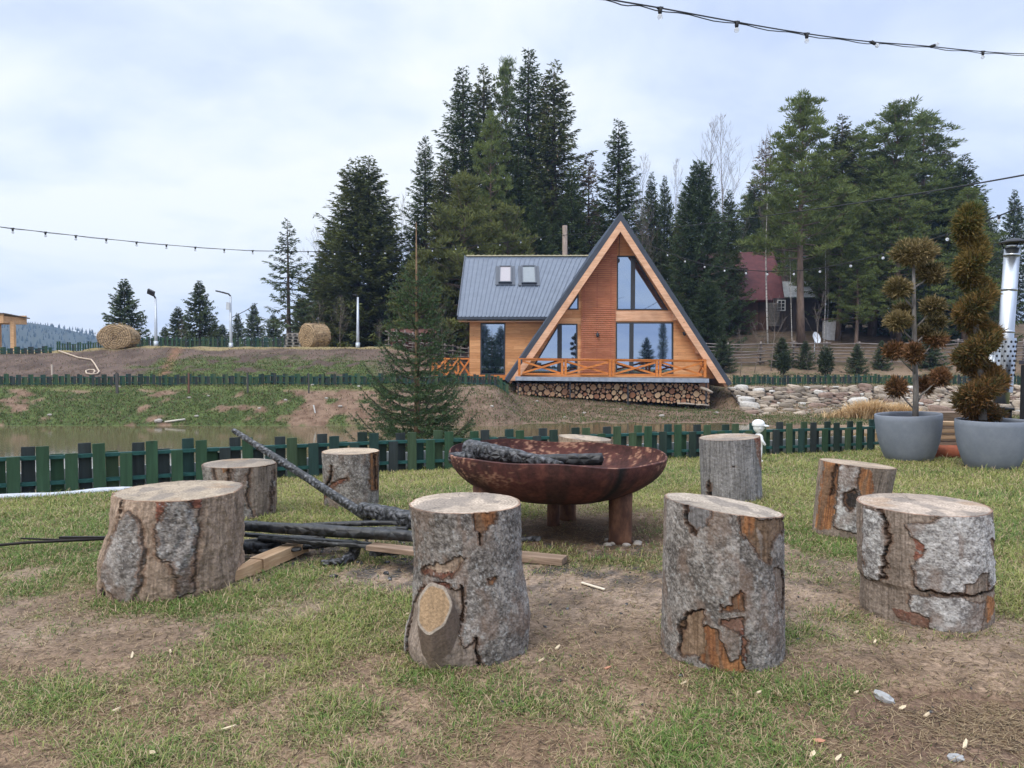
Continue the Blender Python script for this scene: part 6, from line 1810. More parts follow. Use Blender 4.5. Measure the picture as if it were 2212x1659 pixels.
for i, (x, yt, Y, k, w, lab) in enumerate(((1640, 345, 55.5, 'cone', .0, ''), (1860, 300, 54, 'pine', 1.4, 'light pine between the spike tipped spruce and the biggest pine'), (2040, 300, 54, 'tall2', 1.6, 'tall ragged spruce at the right rear of the biggest pine'), (1780, 330, 54, 'pine', 1.3, 'light pine behind the fork topped pine on its right'), (1950, 400, 47.5, 'pine', 1.3, 'bright pine in front of the biggest pine, lower crown'), (1480, 400, 53, 'tall2', 1.2, 'spruce between the narrow dark pair and the big dark fir'), (2090, 420, 47, 'pine', 1.2, 'light pine right behind the spiral topiary'))):
    if w: T(k, x, yt, Y, lab, w, i*1.9+.3)
# scrub and young trees along the crest and on the right slope
for i, (x, yt, Y, k, lab) in enumerate(((588, 735, 40.5, 'sapling', 'thin bare sapling left of the pallet stack'), (735, 640, 41, 'bare2', 'thin bare shrub right of the second hay bale'), (820, 690, 42, 'bare2', 'twiggy bush left of the young pond spruce'),
        (955, 660, 42, 'bare2', 'bare twigs between the young spruce and the wing'), (1600, 715, 38.5, 'sapling', 'first bare sapling right of the cabin roof foot'), (1634, 700, 38.5, 'sapling', 'second bare sapling right of the cabin roof foot'),
        (1672, 650, 39, 'sapling', 'tallest bare sapling before the rail fence'), (1773, 640, 41, 'sapling', 'bare sapling in front of the old house'), (1745, 760, 38.5, 'sapling', 'short sapling in front of the rail fence'), (690, 655, 39.2, 'sapling', 'bare sapling standing before the second hay bale'))):
    T(k, x, yt, Y, lab, 1.0, i*1.1, group='bare shrubs and saplings')
for i, (x, yt, Y, w, yb, lab) in enumerate(((1562, 722, 39, 1.0, 800, 'little blue green fir by the cabin roof foot'), (1690, 728, 40, 1.1, 800, 'little fir behind the tallest bare sapling'), (1740, 735, 39.5, 1.0, 800, 'little fir below the satellite dish'),
        (1852, 742, 38.5, 1.0, 812, 'young spruce left of the pom pom topiary'), (1905, 735, 40, .9, 805, 'young spruce just behind the pom pom topiary'), (2010, 720, 40, 1.2, 812, 'young spruce between the two topiary trunks'), (700, 805, 29.6, .55, 850, 'tiny silvery spruce seedling on the far bank'))):
    T('young', x, yt, Y, lab, w*1.3, i*.9, yb=yb, group='young conifers on the right slope')
THUJA = leaf_mat('thuja_foliage', .2)
def shrub(label, xd, yt, yb, Y, w, seed, cols):
    rng = np.random.default_rng(seed); b = at(xd, yb, Y); t = at(xd, yt, Y); g = b.z
    root = thing('columnar_shrub', label, 'shrub', (b.x, Y, g), 'small dark garden shrubs in front of the rail fence')
    h = t.z-g; r = w/1642*Y/2
    V, F, C = tufts([((b.x, Y, g+h*.38), (r, r, h*.36), 1.0), ((b.x+r*.1, Y, g+h*.65), (r*.8, r*.8, h*.34), .7)], 900, rng, .16, .045, cols)
    link('foliage', np_mesh('foliage', V-np.array(wloc(root)), F, THUJA, C), root)
    M = MB(); M.tube([(b.x, Y, g-.1), (b.x, Y, g+h*.5)], .03, 6); M.build('stem', TRUNKS, root)
DC = ((.055, .075, .034), (.036, .050, .026), (.024, .034, .020), .5)
shrub('dark columnar shrub with a side shoot, left of the rail fence middle', 1692, 762, 805, 37, 24, 1, DC)
shrub('taller dark columnar shrub with a slanting top below the satellite dish', 1783, 750, 812, 36.5, 30, 2, DC)
# dry ornamental grass before the stone wall
def dry_grass():
    r = np.random.default_rng(3); n = 9000; Y = 27.6
    for i, (xa, wdt, ht, lab) in enumerate(((1880, 1.15, .95, 'clump of straw coloured ornamental grass before the stone wall, left half'), (1945, .8, .75, 'straw coloured grass clump just behind the pom pom planter'))):
        c = at(xa, 905, Y); x = c.x+r.normal(0, wdt*.5, n//2); y = Y+r.normal(0, .25, n//2)
        z = np.full(n//2, c.z-.02)
        hh = ht*(1-.5*np.clip(np.abs(x-c.x)/wdt, 0, 1))*(.5+.6*r.random(n//2))
        C = mixc((.34, .22, .10), (.68, .50, .29), r.random(n//2))
        V, f4, f3, cc = blades(np.stack([x, y, z], -1), hh, .02+.02*r.random(n//2), r.random(n//2)*6.28, .1+.4*r.random(n//2), .5+1.2*r.random(n//2), C)
        tag(link('dry_grass_clump', np_mesh('dry_grass_clump', V, [f4, f3], GRASS, cc)), lab, 'grass clump')
dry_grass()

# ------------------------------------------------------------------ the young spruce on the pond bank
def pond_spruce():
    rng = np.random.default_rng(77); rr = random.Random(77); Y0 = 12.0
    t = at(899, 480, Y0); x0 = t.x; zb = gz(x0, Y0)-.05; H = t.z-zb
    root = thing('spruce_tree', 'young dark green spruce with a long bare leader on the pond bank, behind the fence', 'spruce tree', (x0, Y0, zb))
    B = MB(); B.tube([(x0, Y0, zb), (x0, Y0, zb+H*.3), (x0, Y0, zb+H*.6), (x0, Y0, zb+H*.8), (x0, Y0, zb+H)], [.075, .055, .032, .018, .006], 12)
    B.build('trunk', gm('young_spruce_bark', [(.3, (.10, .06, .035)), (.7, (.24, .155, .09))], ns=14, rough=.9), root)
    P, D, L, C = [], [], [], []; K = MB()
    def spray(p, d, ln, age, sub=0):
        """a shoot thickly set with needles"""
        n = int(ln*165) + 4
        u = rng.random(n); a = rng.random(n)*6.28
        dv = np.array(d); s1_ = unit(np.cross(dv, np.array([.1, .2, 1.0]))[None])[0]; s2_ = np.cross(dv, s1_)
        pp = np.array(p)+dv*(u*ln)[:, None]
        dd = unit(dv*.55+s1_*np.cos(a)[:, None]+s2_*(np.sin(a))[:, None]+np.array([0, 0, .35]))
        P.append(pp); D.append(dd); L.append(.026+.016*rng.random(n))
        base = mixc((.028, .056, .026), (.080, .125, .055), rng.random(n))
        tip = sstep(.75, 1, u)[:, None]*.5
        C.append(base*(1-tip)+np.array([.13, .17, .07])*tip)
    hs = []; h = .10*H
    while h < H*.80: hs.append(h); h += .135*(1.0+.9*(h/H)**2)*H/4.3
    hs += [H*.805, H*.74]
    for h in hs:
        tt = h/H; k = 9 if tt < .45 else 6
        env = 1.22*(1-tt/.84)**.85+.24 if tt < .84 else .24
        for j in range(k):
            a = 6.28*j/k+rr.uniform(-.35, .35)+h*7
            ln = env*rr.uniform(.68, 1.15); el = -.02+.75*tt+rr.uniform(-.10, .14)
            seg = 8; s = np.linspace(0, 1, seg); ro = ln*math.cos(el)*s
            z = h+rr.uniform(-.05, .05)+ln*(math.sin(el)*s-.10*np.sin(s*3.14)+.28*s**2.5)
            pts = np.stack([x0+math.cos(a)*ro, Y0+math.sin(a)*ro, zb+z], -1)
            K.tube([tuple(q) for q in pts[::2]]+[tuple(pts[-1])], [.012, .010, .007, .005, .003], 5, caps=False)
            out = np.array([math.cos(a), math.sin(a), 0]); lat = np.array([-math.sin(a), math.cos(a), 0])
            m = int(ln*11)+3
            for i in range(m):
                u = .14+.86*(i+rr.random()*.5)/m; p = np.array([np.interp(u, s, pts[:, q]) for q in range(3)])
                sd = 1 if i % 2 else -1; tl = ln*.42*(1.05-u)*rr.uniform(.7, 1.2)+.05
                d = out*.85+lat*sd*.75+np.array([0, 0, .10+rr.gauss(0, .12)]); d = d/np.linalg.norm(d)
                spray(p, d, tl, u)
                if tl > .16:
                    for w_ in (.35, .65):
                        q = p+d*tl*w_; d2 = out*.9+lat*sd*(.1 if w_ < .5 else 1.3)+np.array([0, 0, .05]); d2 /= np.linalg.norm(d2); spray(q, d2, tl*.42, u)
            for i in range(seg-1):
                if i == 0 and tt < .5: continue
                d = pts[i+1]-pts[i]; l = np.linalg.norm(d); spray(pts[i], d/l, l, 1 if i == seg-2 else .5)
    spray(np.array([x0, Y0, zb+H*.78]), np.array([0, 0, 1.0]), H*.05, 1)
    P, D, L, C = map(np.concatenate, (P, D, L, C)); n = len(P)
    V, CC = diamonds(P, D, L, .0095*(.7+.6*rng.random(n)), C, rng)
    link('needles', np_mesh('needles', V-np.array(wloc(root)), np.arange(len(V)).reshape(-1, 4), NEEDLE, CC), root)
    K.build('branches', TRUNKS, root); print('pond spruce needles', n)
pond_spruce()
# ------------------------------------------------------------------ things across the pond
def hit(xd, yd, lo=20.0, hi=60.0):
    d = ray(xd, yd); Y = np.arange(lo, hi, .05); z = CAMH+d[2]/d[1]*Y; t = terr(d[0]/d[1]*Y, Y)
    k = np.nonzero(z <= t)[0]; y = float(Y[k[0]]) if len(k) else hi
    p = at(xd, yd, y); p.z = gz(p.x, y); return p
def fline(x0d, x1d, Y0, Y1, n=8, fY=None):
    r = []
    for i in range(n+1):
        t = i/n; Y = Y0+(Y1-Y0)*t; xd = x0d+(x1d-x0d)*t; r.append(((xd-1106)/1642*Y, Y, 0))
    return r
picket_fence('long low green fence along the grassy far bank of the pond, left of the cabin', fline(-260, 1100, 28.9, 29.6), .46, .38, .115, (.10, .34), 21, th=.02, gap=.01, post=False)
picket_fence('green fence on top of the stone wall right of the cabin', fline(1584, 2300, 33.9, 34.5), .45, .37, .115, (.10, .33), 22, th=.02, gap=.01, post=False)
picket_fence('green fence on the upper terrace behind the two street lamps', fline(296, 640, 41.5, 42.5), .68, .60, .12, (.15, .50), 23, th=.02, gap=.03, post=False)
picket_fence('green fence on the upper terrace left of the first hay bale', fline(122, 226, 39.0, 39.5), .48, .38, .12, (.12, .36), 24, th=.02, gap=.05, post=False)
picket_fence('short stretch of dark unpainted looking fence by the timber shelter at far left', fline(-60, 118, 36.6, 36.9), .36, .28, .16, (.10, .24), 25, th=.02, gap=.03, post=False)

GALV = gm('galvanised_pole', [(.3, (.36, .39, .43)), (.7, (.50, .53, .57))], (1, 1, .3), 4, rough=.45, metal=.4, bmp=0)
BLK = flat('black_lamp_housing', (.02, .02, .022), .5)
def lamp(label, xb, yb, xt, yt, Y, kind):
    b, t = at(xb, yb, Y), at(xt, yt, Y); g = gz(b.x, Y)
    root = thing('street_lamp', label, 'street lamp', (b.x, Y, g))
    M = MB(); M.tube([(b.x, Y, g-.1), (b.x+(t.x-b.x)*.2, Y, g+.5), t], [.085, .075, .05], 10); M.tube([(b.x, Y, g-.1), (b.x, Y, g+.25)], .11, 10); M.build('pole', GALV, root)
    M = MB()
    if kind == 0:
        M.tube([t, t+Vector((-.05, -.02, .12)), t+Vector((-.12, -.03, .2))], .045, 8); M.box(t+Vector((-.20, -.05, .30)), (.36, .10, .26), 0, Matrix.Rotation(.45, 3, 'Y') @ Matrix.Rotation(.5, 3, 'X'))
    elif kind == 1:
        a = t+Vector((-.10, 0, .12)); h = at(468, 628.5, Y); M.tube([t, a, a.lerp(h, .5)], .04, 8); M.box(a.lerp(h, .72), (.42, .12, .07), 0, Matrix.Rotation(.22, 3, 'Y'))
    else:
        M.tube([t, t+Vector((-.04, 0, .06)), t+Vector((-.14, 0, .10))], .03, 8); M.box(t+Vector((-.14, 0, .12)), (.22, .10, .06))
    M.build('lamp_head', BLK, root)
    if kind == 1:
        M = MB(); p = at(493, 661, Y-.1); M.box(p, (.18, .12, .36)); M.build('control_box', flat('pale_grey_box', (.5, .52, .55)), root)
lamp('street lamp with a square black floodlight on a grey pole, the leftmost one', 337, 752, 336, 645, 38.2, 0)
lamp('street lamp with slim flat head on an arm and a grey box on its pole', 499, 751, 498, 640, 38.6, 1)
lamp('thin pale lamp pole with a tiny head, right of the second hay bale', 773, 752, 773, 642, 38.3, 2)

def hay_material():
    m, nt, b = nm('hay'); tc = nd(nt, 'ShaderNodeTexCoord')
    mpw = nd(nt, 'ShaderNodeMapping'); mpw.inputs['Location'].default_value = (0, 0, -.56); nt.links.new(tc.outputs['Object'], mpw.inputs[0]); w = nd(nt, 'ShaderNodeTexWave', wave_type='RINGS', rings_direction='Y'); w.inputs['Scale'].default_value = 3.2; w.inputs['Distortion'].default_value = 5; w.inputs['Detail'].default_value = 4; w.inputs['Detail Scale'].default_value = 2.5
    nt.links.new(mpw.outputs[0], w.inputs['Vector'])
    n = noise(nt, coords(nt, (1, .4, 1)), 16, 6, .7)
    c = ramp(nt, n, [(.3, (.15, .095, .05)), (.5, (.31, .21, .115)), (.7, (.47, .34, .20))])
    c = mixn(nt, c, ramp(nt, w.outputs[0], [(.2, (.55,)*3), (.8, (1.15,)*3)]), 1.0, 'MULTIPLY')
    nt.links.new(c, b.inputs['Base Color']); b.inputs['Roughness'].default_value = .95; bump(nt, b, n, .8, .03); return m
HAY = hay_material()
def bale(label, xc, yb, w, h, Y, rz, L):
    p = at(xc, yb, Y); g = gz(p.x, Y)-.04; R = h/2; r = np.random.default_rng(int(xc))
    o0 = thing('hay_bale', label, 'hay bale', (p.x, Y, g), None, rz)
    M = MB(); n = 48; prof = [(0, -L/2), (.4, -L/2-.01), (.8, -L/2), (.95, -L/2+.02), (1, -L/2+.08), (1.01, 0), (1, L/2-.08), (.95, L/2-.02), (.6, L/2), (0, L/2)]
    vs = []
    for s, y in prof:
        for j in range(n):
            a = 2*math.pi*j/n; x_, z_ = math.cos(a)*s*w/2, math.sin(a)*s*R
            if z_ < -R*.88: z_ = -R*.88+(z_+R*.88)*.4
            k = 1+.018*math.sin(5*a+y*4)+.012*r.normal()*(s > .9)
            vs.append((x_*k, y+.012*r.normal()*(s < .9), z_*k+R*.9))
    M.add(vs, [(i*n+j, (i+1)*n+j, (i+1)*n+(j+1) % n, i*n+(j+1) % n) for i in range(len(prof)-1) for j in range(n)])
    me = bpy.data.meshes.new('straw_roll'); me.from_pydata(M.V, [], M.F); me.materials.append(HAY); me.update(); link('straw_roll', me, o0)
    # loose stalks
    k = 900; a = r.random(k)*6.28; y = (r.random(k)-.5)*L; P = np.stack([np.cos(a)*w/2, y, np.sin(a)*R+R*.9], -1); keep = P[:, 2] > .1; P = P[keep]; k = len(P)
    D = unit(r.normal(size=(k, 3))); V, CC = diamonds(P, D, .10+.1*r.random(k), np.full(k, .012), mixc((.25, .16, .07), (.55, .42, .24), r.random(k)), r)
    link('loose_stalks', np_mesh('loose_stalks', V, np.arange(len(V)).reshape(-1, 4), GRASS, CC), o0)
bale('round hay bale lying at the crest left, seen end-on', 257, 755, 1.72, 1.25, 38.0, .12, 1.1)
bale('round hay bale beside the pallets, turned so that its side shows', 680, 746, 1.25, 1.30, 39.2, -.62, 1.15)
def pallets():
    Y = 39.6; b = at(637, 745, Y); g = gz(b.x, Y)
    pm = wood_mat('grey_pallet_wood', [(.3, (.17, .15, .14)), (.7, (.40, .37, .34))], 'x', 6, .9, False)
    for i in range(5):
        z = g+i*.155; root = thing('pallet', ('lowest', 'second lowest', 'middle', 'second highest', 'topmost')[i]+' grey wooden pallet in the stack left of the second hay bale', 'pallet', (b.x, Y, z), 'pallets stacked by the hay bale', .1*(i % 2))
        M = MB()
        for j in range(4): M.box((b.x, Y-.4+j*.27, z+.13), (.85-.06*i, .12, .022))
        M.build('deck_boards', pm, root)
        M = MB()
        for j in (-1, 0, 1):
            M.box((b.x+j*.36*(1-.07*i), Y, z+.06), (.10, .9, .09))
        M.build('blocks', pm, root)
pallets()
def shelter():
    Y = 42.0; g = gz((20-1106)/1642*Y, Y); w = wood_mat('pale_new_timber', [(.3, (.42, .22, .11)), (.5, (.58, .35, .19)), (.7, (.70, .47, .28))], 'x', 5, .8, False)
    p = at(28, 720, Y); root = thing('timber_shelter', 'corner of an open shelter of new pale timber at the far left edge', 'shelter', (p.x, Y, g))
    for xd, dy in ((28, 0), (-90, 0), (-40, 1.4)):
        M = MB(); q = at(xd, 720, Y); M.box((q.x, Y+dy, (g-.2+at(28, 694, Y).z)/2), (.20, .20, at(28, 694, Y).z-g+.2)); M.build('post', w, root)
    a, b, c = at(-150, 678, Y-.4), at(8, 678, Y-.4), at(62, 689, Y-.4); bt = at(50, 698, Y-.4)
    M = MB(); M.prism([(a.x, a.z), (b.x, b.z), (b.x, bt.z), (a.x, bt.z)], Y-.45, Y-.38); M.prism([(a.x, a.z), (b.x, b.z), (b.x, bt.z), (a.x, bt.z)], Y+1.5, Y+1.56); M.box((b.x-.03, Y+.56, (b.z+bt.z)/2-.06), (.06, 1.86, b.z-bt.z-.12))
    M.build('fascia', w, root)
    M = MB(); M.add([(a.x, Y-.55, b.z+.05), (b.x+.1, Y-.55, b.z+.05), (b.x+.1, Y+1.7, b.z-.12), (a.x, Y+1.7, b.z-.12), (a.x, Y-.55, b.z), (b.x+.1, Y-.55, b.z), (b.x+.1, Y+1.7, b.z-.17), (a.x, Y+1.7, b.z-.17)], [(0, 1, 2, 3), (7, 6, 5, 4), (0, 4, 5, 1), (1, 5, 6, 2), (2, 6, 7, 3)]); M.build('roof', flat('dark_roof_felt', (.10, .085, .075)), root)
shelter()
# hose down the slope
def hose():
    pts = [(900, 735), (1000, 770), (1100, 805), (1200, 840), (1300, 855), (1400, 872), (1448, 930), (1490, 1000), (1524, 1060), (1490, 1092), (1400, 1100), (1330, 1085), (1316, 1050), (1370, 1027), (1440, 1030), (1458, 1052), (1430, 1085)]
    P = []
    for x, y in pts:
        p = hit((0+x/6.144)*.8641, (760+y/6.144)*.8641, 30, 40); P.append(p+Vector((0, 0, .05)))
    M = MB(); M.tube(P, .034, 6); tag(M.build('hose', flat('tan_hose', (.46, .36, .27), .7)), 'pale tan hose snaking down the bare slope below the upper terrace', 'hose')
hose()
M = MB(); p = hit((800/6.144)*.8641, (760+1090/6.144)*.8641, 30, 40); M.box((p.x, p.y, p.z+.2), (.06, .06, .45)); tag(M.build('stake', flat('pale_stake', (.5, .42, .34))), 'short pale wooden stake on the brown slope behind the far bank fence', 'stake')
M = MB(); p = hit(681, 893, 25, 30); M.beam(p, p+Vector((-.06, 0, .28)), .035, .035); tag(M.build('stake', flat('white_stake', (.65, .65, .63))), 'small white leaning stake on the lower far bank by the water', 'stake')
for x, lab in ((253, 'dark grey post at the bank edge, leftmost of four'), (408, 'rust brown post at the bank edge, second of four'), (535, 'thin dark post at the bank edge, third of four'), (667, 'thin dark post at the bank edge, fourth of four')):
    M = MB(); p = hit(x, 850, 25, 32); M.box((p.x, p.y, p.z+.35), (.09 if x < 300 else .05, .05, .8)); tag(M.build('bank_post', flat('post_%d' % x, (.15, .07, .05) if x == 408 else (.07, .065, .06))), lab, 'post', 'posts in front of the far bank fence')
M = MB(); a, b = hit(356, 914, 25, 29), hit(400, 911, 25, 29); M.tube([a+Vector((0, 0, .04)), b+Vector((0, 0, .06))], .035, 6); tag(M.build('driftwood', flat('bleached_wood', (.55, .50, .42))), 'bleached stick lying at the water line of the far bank', 'stick')
def bank_stones():
    r = random.Random(31); m = flat('pale_bank_stone', (.34, .31, .275), .9, var=.2, ns=12)
    spots = [(342, 912, 1.6), (408, 860, .9), (424, 900, .9), (257, 836, .8), (107, 898, .9), (617, 866, .8), (675, 833, .9), (775, 836, .9), (560, 884, .7), (450, 856, .7), (705, 862, .8), (735, 880, .9), (1063, 880, .8), (1262, 893, .9), (1430, 900, 1.3), (1548, 893, .9), (1220, 902, .7), (1340, 885, .7), (1485, 880, .8), (1160, 868, .8)]
    for i, (x, y, s) in enumerate(spots):
        p = hit(x, y, 25, 33); k = .065*s
        rock('stone', 'small pale stone lying on the earth bank across the pond', p+Vector((0, 0, k*.3)), (k*1.3, k, k*.7), m, i, 'small pale stones scattered on the far bank')
bank_stones()

# ------------------------------------------------------------------ old house on the slope, rail fence, dish, oven
def old_house():
    Q = lambda x, y, Y: at((1780+x/4.6075)*.8641, (600+y/4.6075)*.8641, Y)
    red = gm('red_painted_roof', [(.3, (.062, .012, .013)), (.5, (.085, .018, .018)), (.7, (.11, .026, .024))], (1, 1, 1), 2.5, rough=.7, bmp=.1)
    dk = clad_mat('dark_old_boards', (.035, .028, .026), (.075, .055, .050), .16, 0)
    brn = clad_mat('brown_old_boards', (.055, .028, .020), (.10, .05, .036), .18, 0)
    asb = gm('corrugated_grey_sheet', [(.3, (.30, .31, .32)), (.7, (.50, .51, .52))], ns=3, rough=.8, bmp=0)
    wht = flat('white_window_paint', (.70, .70, .68), .6)
    YE, YR = 53.0, 58.0
    g = Q(500, 1000, YE); root = thing('old_house', 'old dark timber house with a steep red roof, half hidden behind trees on the right', 'house', (g.x, YE, g.z))
    e0, e1, r0, r1 = Q(-260, 690, YE), Q(832, 690, YE), Q(-260, 138, YR), Q(705, 138, YR)
    M = MB(); th = Vector((0, .1, -.16))
    mid = Q(800, 420, (YE+YR)/2)
    M.add([e0, e1, mid, r1, r0]+[v+th for v in (e0, e1, mid, r1, r0)], [(0, 1, 2, 3, 4), (9, 8, 7, 6, 5), (0, 5, 6, 1), (1, 6, 7, 2), (2, 7, 8, 3)])
    b0, b1 = Vector((e0.x, 2*YR-YE, e0.z)), Vector((e1.x, 2*YR-YE, e1.z)); M.add([r0, r1, b1, b0], [(0, 1, 2, 3)])
    rf = M.build('roof', red, root)
    M = MB(); a, b, c, d = Q(130, 320, 54.5), Q(410, 320, 54.5), Q(340, 282, 57.0), Q(180, 282, 57.0); M.add([a, b, c, d, a-Vector((0, 0, .12)), b-Vector((0, 0, .12)), c, d], [(0, 1, 2, 3), (0, 4, 5, 1), (1, 5, 6, 2)])
    M.box(((a.x+b.x)/2, 55.6, a.z-.35), (b.x-a.x-.4, 2.0, .6)); M.build('dormer', red, rf)
    M = MB(); z0 = Q(500, 1010, YE).z-1.0; z1 = e0.z+.3; xa, xb = e0.x+.4, Q(790, 700, YE).x; M.box(((xa+xb)/2, YE+3.3, (z0+z1)/2), (xb-xa, 5.4, z1-z0)); M.build('wall', brn, root)
    # gable end triangle
    M = MB(); M.add([(xb-.2, YE+.6, z1-.2), (xb-.2, 2*YR-YE-.6, z1-.2), (xb-.2-.5, YR, r1.z-.2)], [(0, 1, 2)]); M.build('gable_wall', dk, root)
    # lean-to with the corrugated roof
    a, b, c, d = Q(838, 655, 52.4), Q(1210, 655, 52.4), Q(1085, 478, 56.4), Q(800, 478, 56.4)
    M = MB(); n = 44
    for i in range(n):
        for j in (0,):
            p, q = a.lerp(b, i/n), a.lerp(b, (i+1)/n); s, t = d.lerp(c, i/n), d.lerp(c, (i+1)/n); up = Vector((0, 0, .045*(1 if i % 2 else -1))); dn = -up
            M.quad(p+up, q+dn, t+dn, s+up)
    M.build('lean_to_roof', asb, root)
    xa, xb2 = Q(785, 700, 52.9).x, Q(1295, 700, 52.9).x; zt = a.z-.05
    w1 = [(Q(x, y, 52.9).x, Q(x, y, 52.9).z) for x, y in ((752, 690), (846, 690), (846, 815), (752, 815))]
    xa = min(xa, w1[0][0]-.25)
    M = MB(); M.box(((xa+xb2)/2, 54.4, (zt+z0)/2), (xb2-xa, 3.0, zt-z0)); M.build('lean_to_wall', dk, root)
    for (x0, x1, y0, y1) in ((752, 846, 690, 815), (1003, 1054, 686, 815)):
        p, q = Q(x0, y0, 52.85), Q(x1, y1, 52.85); cx, cz, ww, hh = (p.x+q.x)/2, (p.z+q.z)/2, q.x-p.x, p.z-q.z
        M = MB(); t = .055
        for s in (-1, 1): M.box((cx+s*(ww/2-t/2), 52.86, cz), (t, .08, hh)); M.box((cx, 52.86, cz+s*(hh/2-t/2)), (ww-2*t, .08, t))
        w = M.build('window', wht, root)
        M = MB(); M.box((cx, 52.865, cz), (.035, .05, hh-2*t))
        for k in (-1, 1): M.box((cx-ww/4, 52.865, cz+k*hh/6), (ww/2-t-.03, .05, .03)); M.box((cx+ww/4, 52.865, cz+k*hh/6), (ww/2-t-.03, .05, .03))
        M.build('glazing_bar', wht, w)
        M = MB(); M.quad((cx-ww/2, 52.885, cz-hh/2), (cx+ww/2, 52.885, cz-hh/2), (cx+ww/2, 52.885, cz+hh/2), (cx-ww/2, 52.885, cz+hh/2)); M.build('pane', flat('dark_window_glass', (.03, .035, .04), .1, spec=.8), w)
    # stack of split logs against the wall
    M = MB(); p = Q(715, 860, 52.6)
    for k in range(16): M.tube([(p.x-.42, 52.55, p.z+.75-k*.10), (p.x+.38, 52.55, p.z+.75-k*.10)], .048, 6)
    tag(M.build('shingle_stack', flat('grey_old_wood', (.15, .14, .13), .9, var=.4)), 'grey stack of thin boards leaning on the old house beside the birch', 'boards')
    # garden oven
    p = Q(1368, 1000, 49.5); g = gz(p.x, 49.5); t = Q(1368, 905, 49.5)
    r2 = thing('garden_oven', 'whitewashed garden oven with a brown lid beside the slim birches', 'oven', (p.x, 49.5, g))
    M = MB(); hgt = t.z-g-.1; M.box((p.x, 49.6, g+hgt/2-.1), (.72, .7, hgt+.2)); M.build('body', flat('whitewash', (.50, .50, .52), .9, var=.2, ns=5), r2, bevel=.02)
    M = MB(); M.box((p.x, 49.6, g+hgt+.06), (.86, .86, .12)); M.build('lid', flat('oven_lid', (.13, .08, .07)), r2)
    # dish
    p = Q(1195, 1130, 42.0); g = gz(p.x, 42.0); r3 = thing('satellite_dish', 'white satellite dish on a thin pole behind the rail fence', 'satellite dish', (p.x, 42.0, g))
    M = MB(); R = Matrix.Rotation(.5, 3, 'Z') @ Matrix.Rotation(math.radians(72), 3, 'X'); vs = [p]; rings = 4; n = 20
    for i in range(1, rings+1):
        for j in range(n):
            a = 6.283*j/n; q = i/rings; vs.append(p+R @ Vector((.30*q*math.cos(a), .34*q*math.sin(a), .07*q*q)))
    fs = [(0, 1+(j+1) % n, 1+j) for j in range(n)]+[(1+i*n+j, 1+i*n+(j+1) % n, 1+(i+1)*n+(j+1) % n, 1+(i+1)*n+j) for i in range(rings-1) for j in range(n)]
    M.add(vs, fs, 0, True); M.build('reflector', flat('white_dish', (.62, .64, .67)), r3)
    M = MB(); M.tube([p+Vector((0, .1, 0)), (p.x-.05, 42.1, g)], .025, 6); M.tube([p+Vector((0, 0, -.3)), p+Vector((-.28, -.35, .05))], .012, 5); M.build('mast', GALV, r3)
    # bits of a lit yard far behind the trees
old_house()
def rail_fence(label, x0, x1, Y0, Y1, n_r, top, seed):
    r = random.Random(seed); m = wood_mat('silvery_rail_wood_%d' % seed, [(.3, (.13, .105, .095)), (.7, (.30, .26, .235))], 'x', 5, .95, False)
    pts = fline(x0, x1, Y0, Y1, 10); root = thing('rail_fence', label, 'fence', (pts[0][0], pts[0][1], gz(pts[0][0], pts[0][1])), 'silvery rail fences on the right slope')
    for i in range(len(pts)-1):
        a, b = pts[i], pts[i+1]
        for k in range(n_r):
            h = top*(k+1)/n_r; M = MB()
            A = Vector((a[0]-.2, a[1]-.06, gz(a[0], a[1])+h+r.uniform(-.05, .05))); B = Vector((b[0]+.2, b[1]-.06, gz(b[0], b[1])+h+r.uniform(-.05, .05)))
            if k % 2 == i % 2: A.y -= .05; B.y -= .05
            M.tube([A, (A+B)/2+Vector((0, 0, r.uniform(-.04, .02))), B], r.uniform(.026, .038), 6); M.build('rail', m, root)
    for p in pts:
        M = MB(); g = gz(p[0], p[1]); M.tube([(p[0], p[1], g-.2), (p[0]+.02, p[1], g+top+.12)], .05, 7); M.build('post', m, root)
rail_fence('long silvery rail fence on the right slope behind the saplings', 1500, 2210, 40.5, 41.5, 6, 1.15, 3)
rail_fence('silvery rail fence left of the cabin wing, behind the young spruce', 840, 1012, 42.0, 42.5, 4, 1.0, 4)
M = MB(); p = at(893, 760, 43); M.box((p.x, 43, gz(p.x, 43)+.45), (2.4, 1.2, 1.3)); M.add([(p.x-1.35, 42.2, gz(p.x, 43)+1.05), (p.x+1.35, 42.2, gz(p.x, 43)+1.05), (p.x+1.35, 43.8, gz(p.x, 43)+1.35), (p.x-1.35, 43.8, gz(p.x, 43)+1.35)], [(0, 1, 2, 3)])
tag(M.build('shed', flat('rust_brown_boards', (.11, .045, .035), .9, var=.3, ns=5)), 'low rust brown shed hidden behind the young spruce', 'shed')

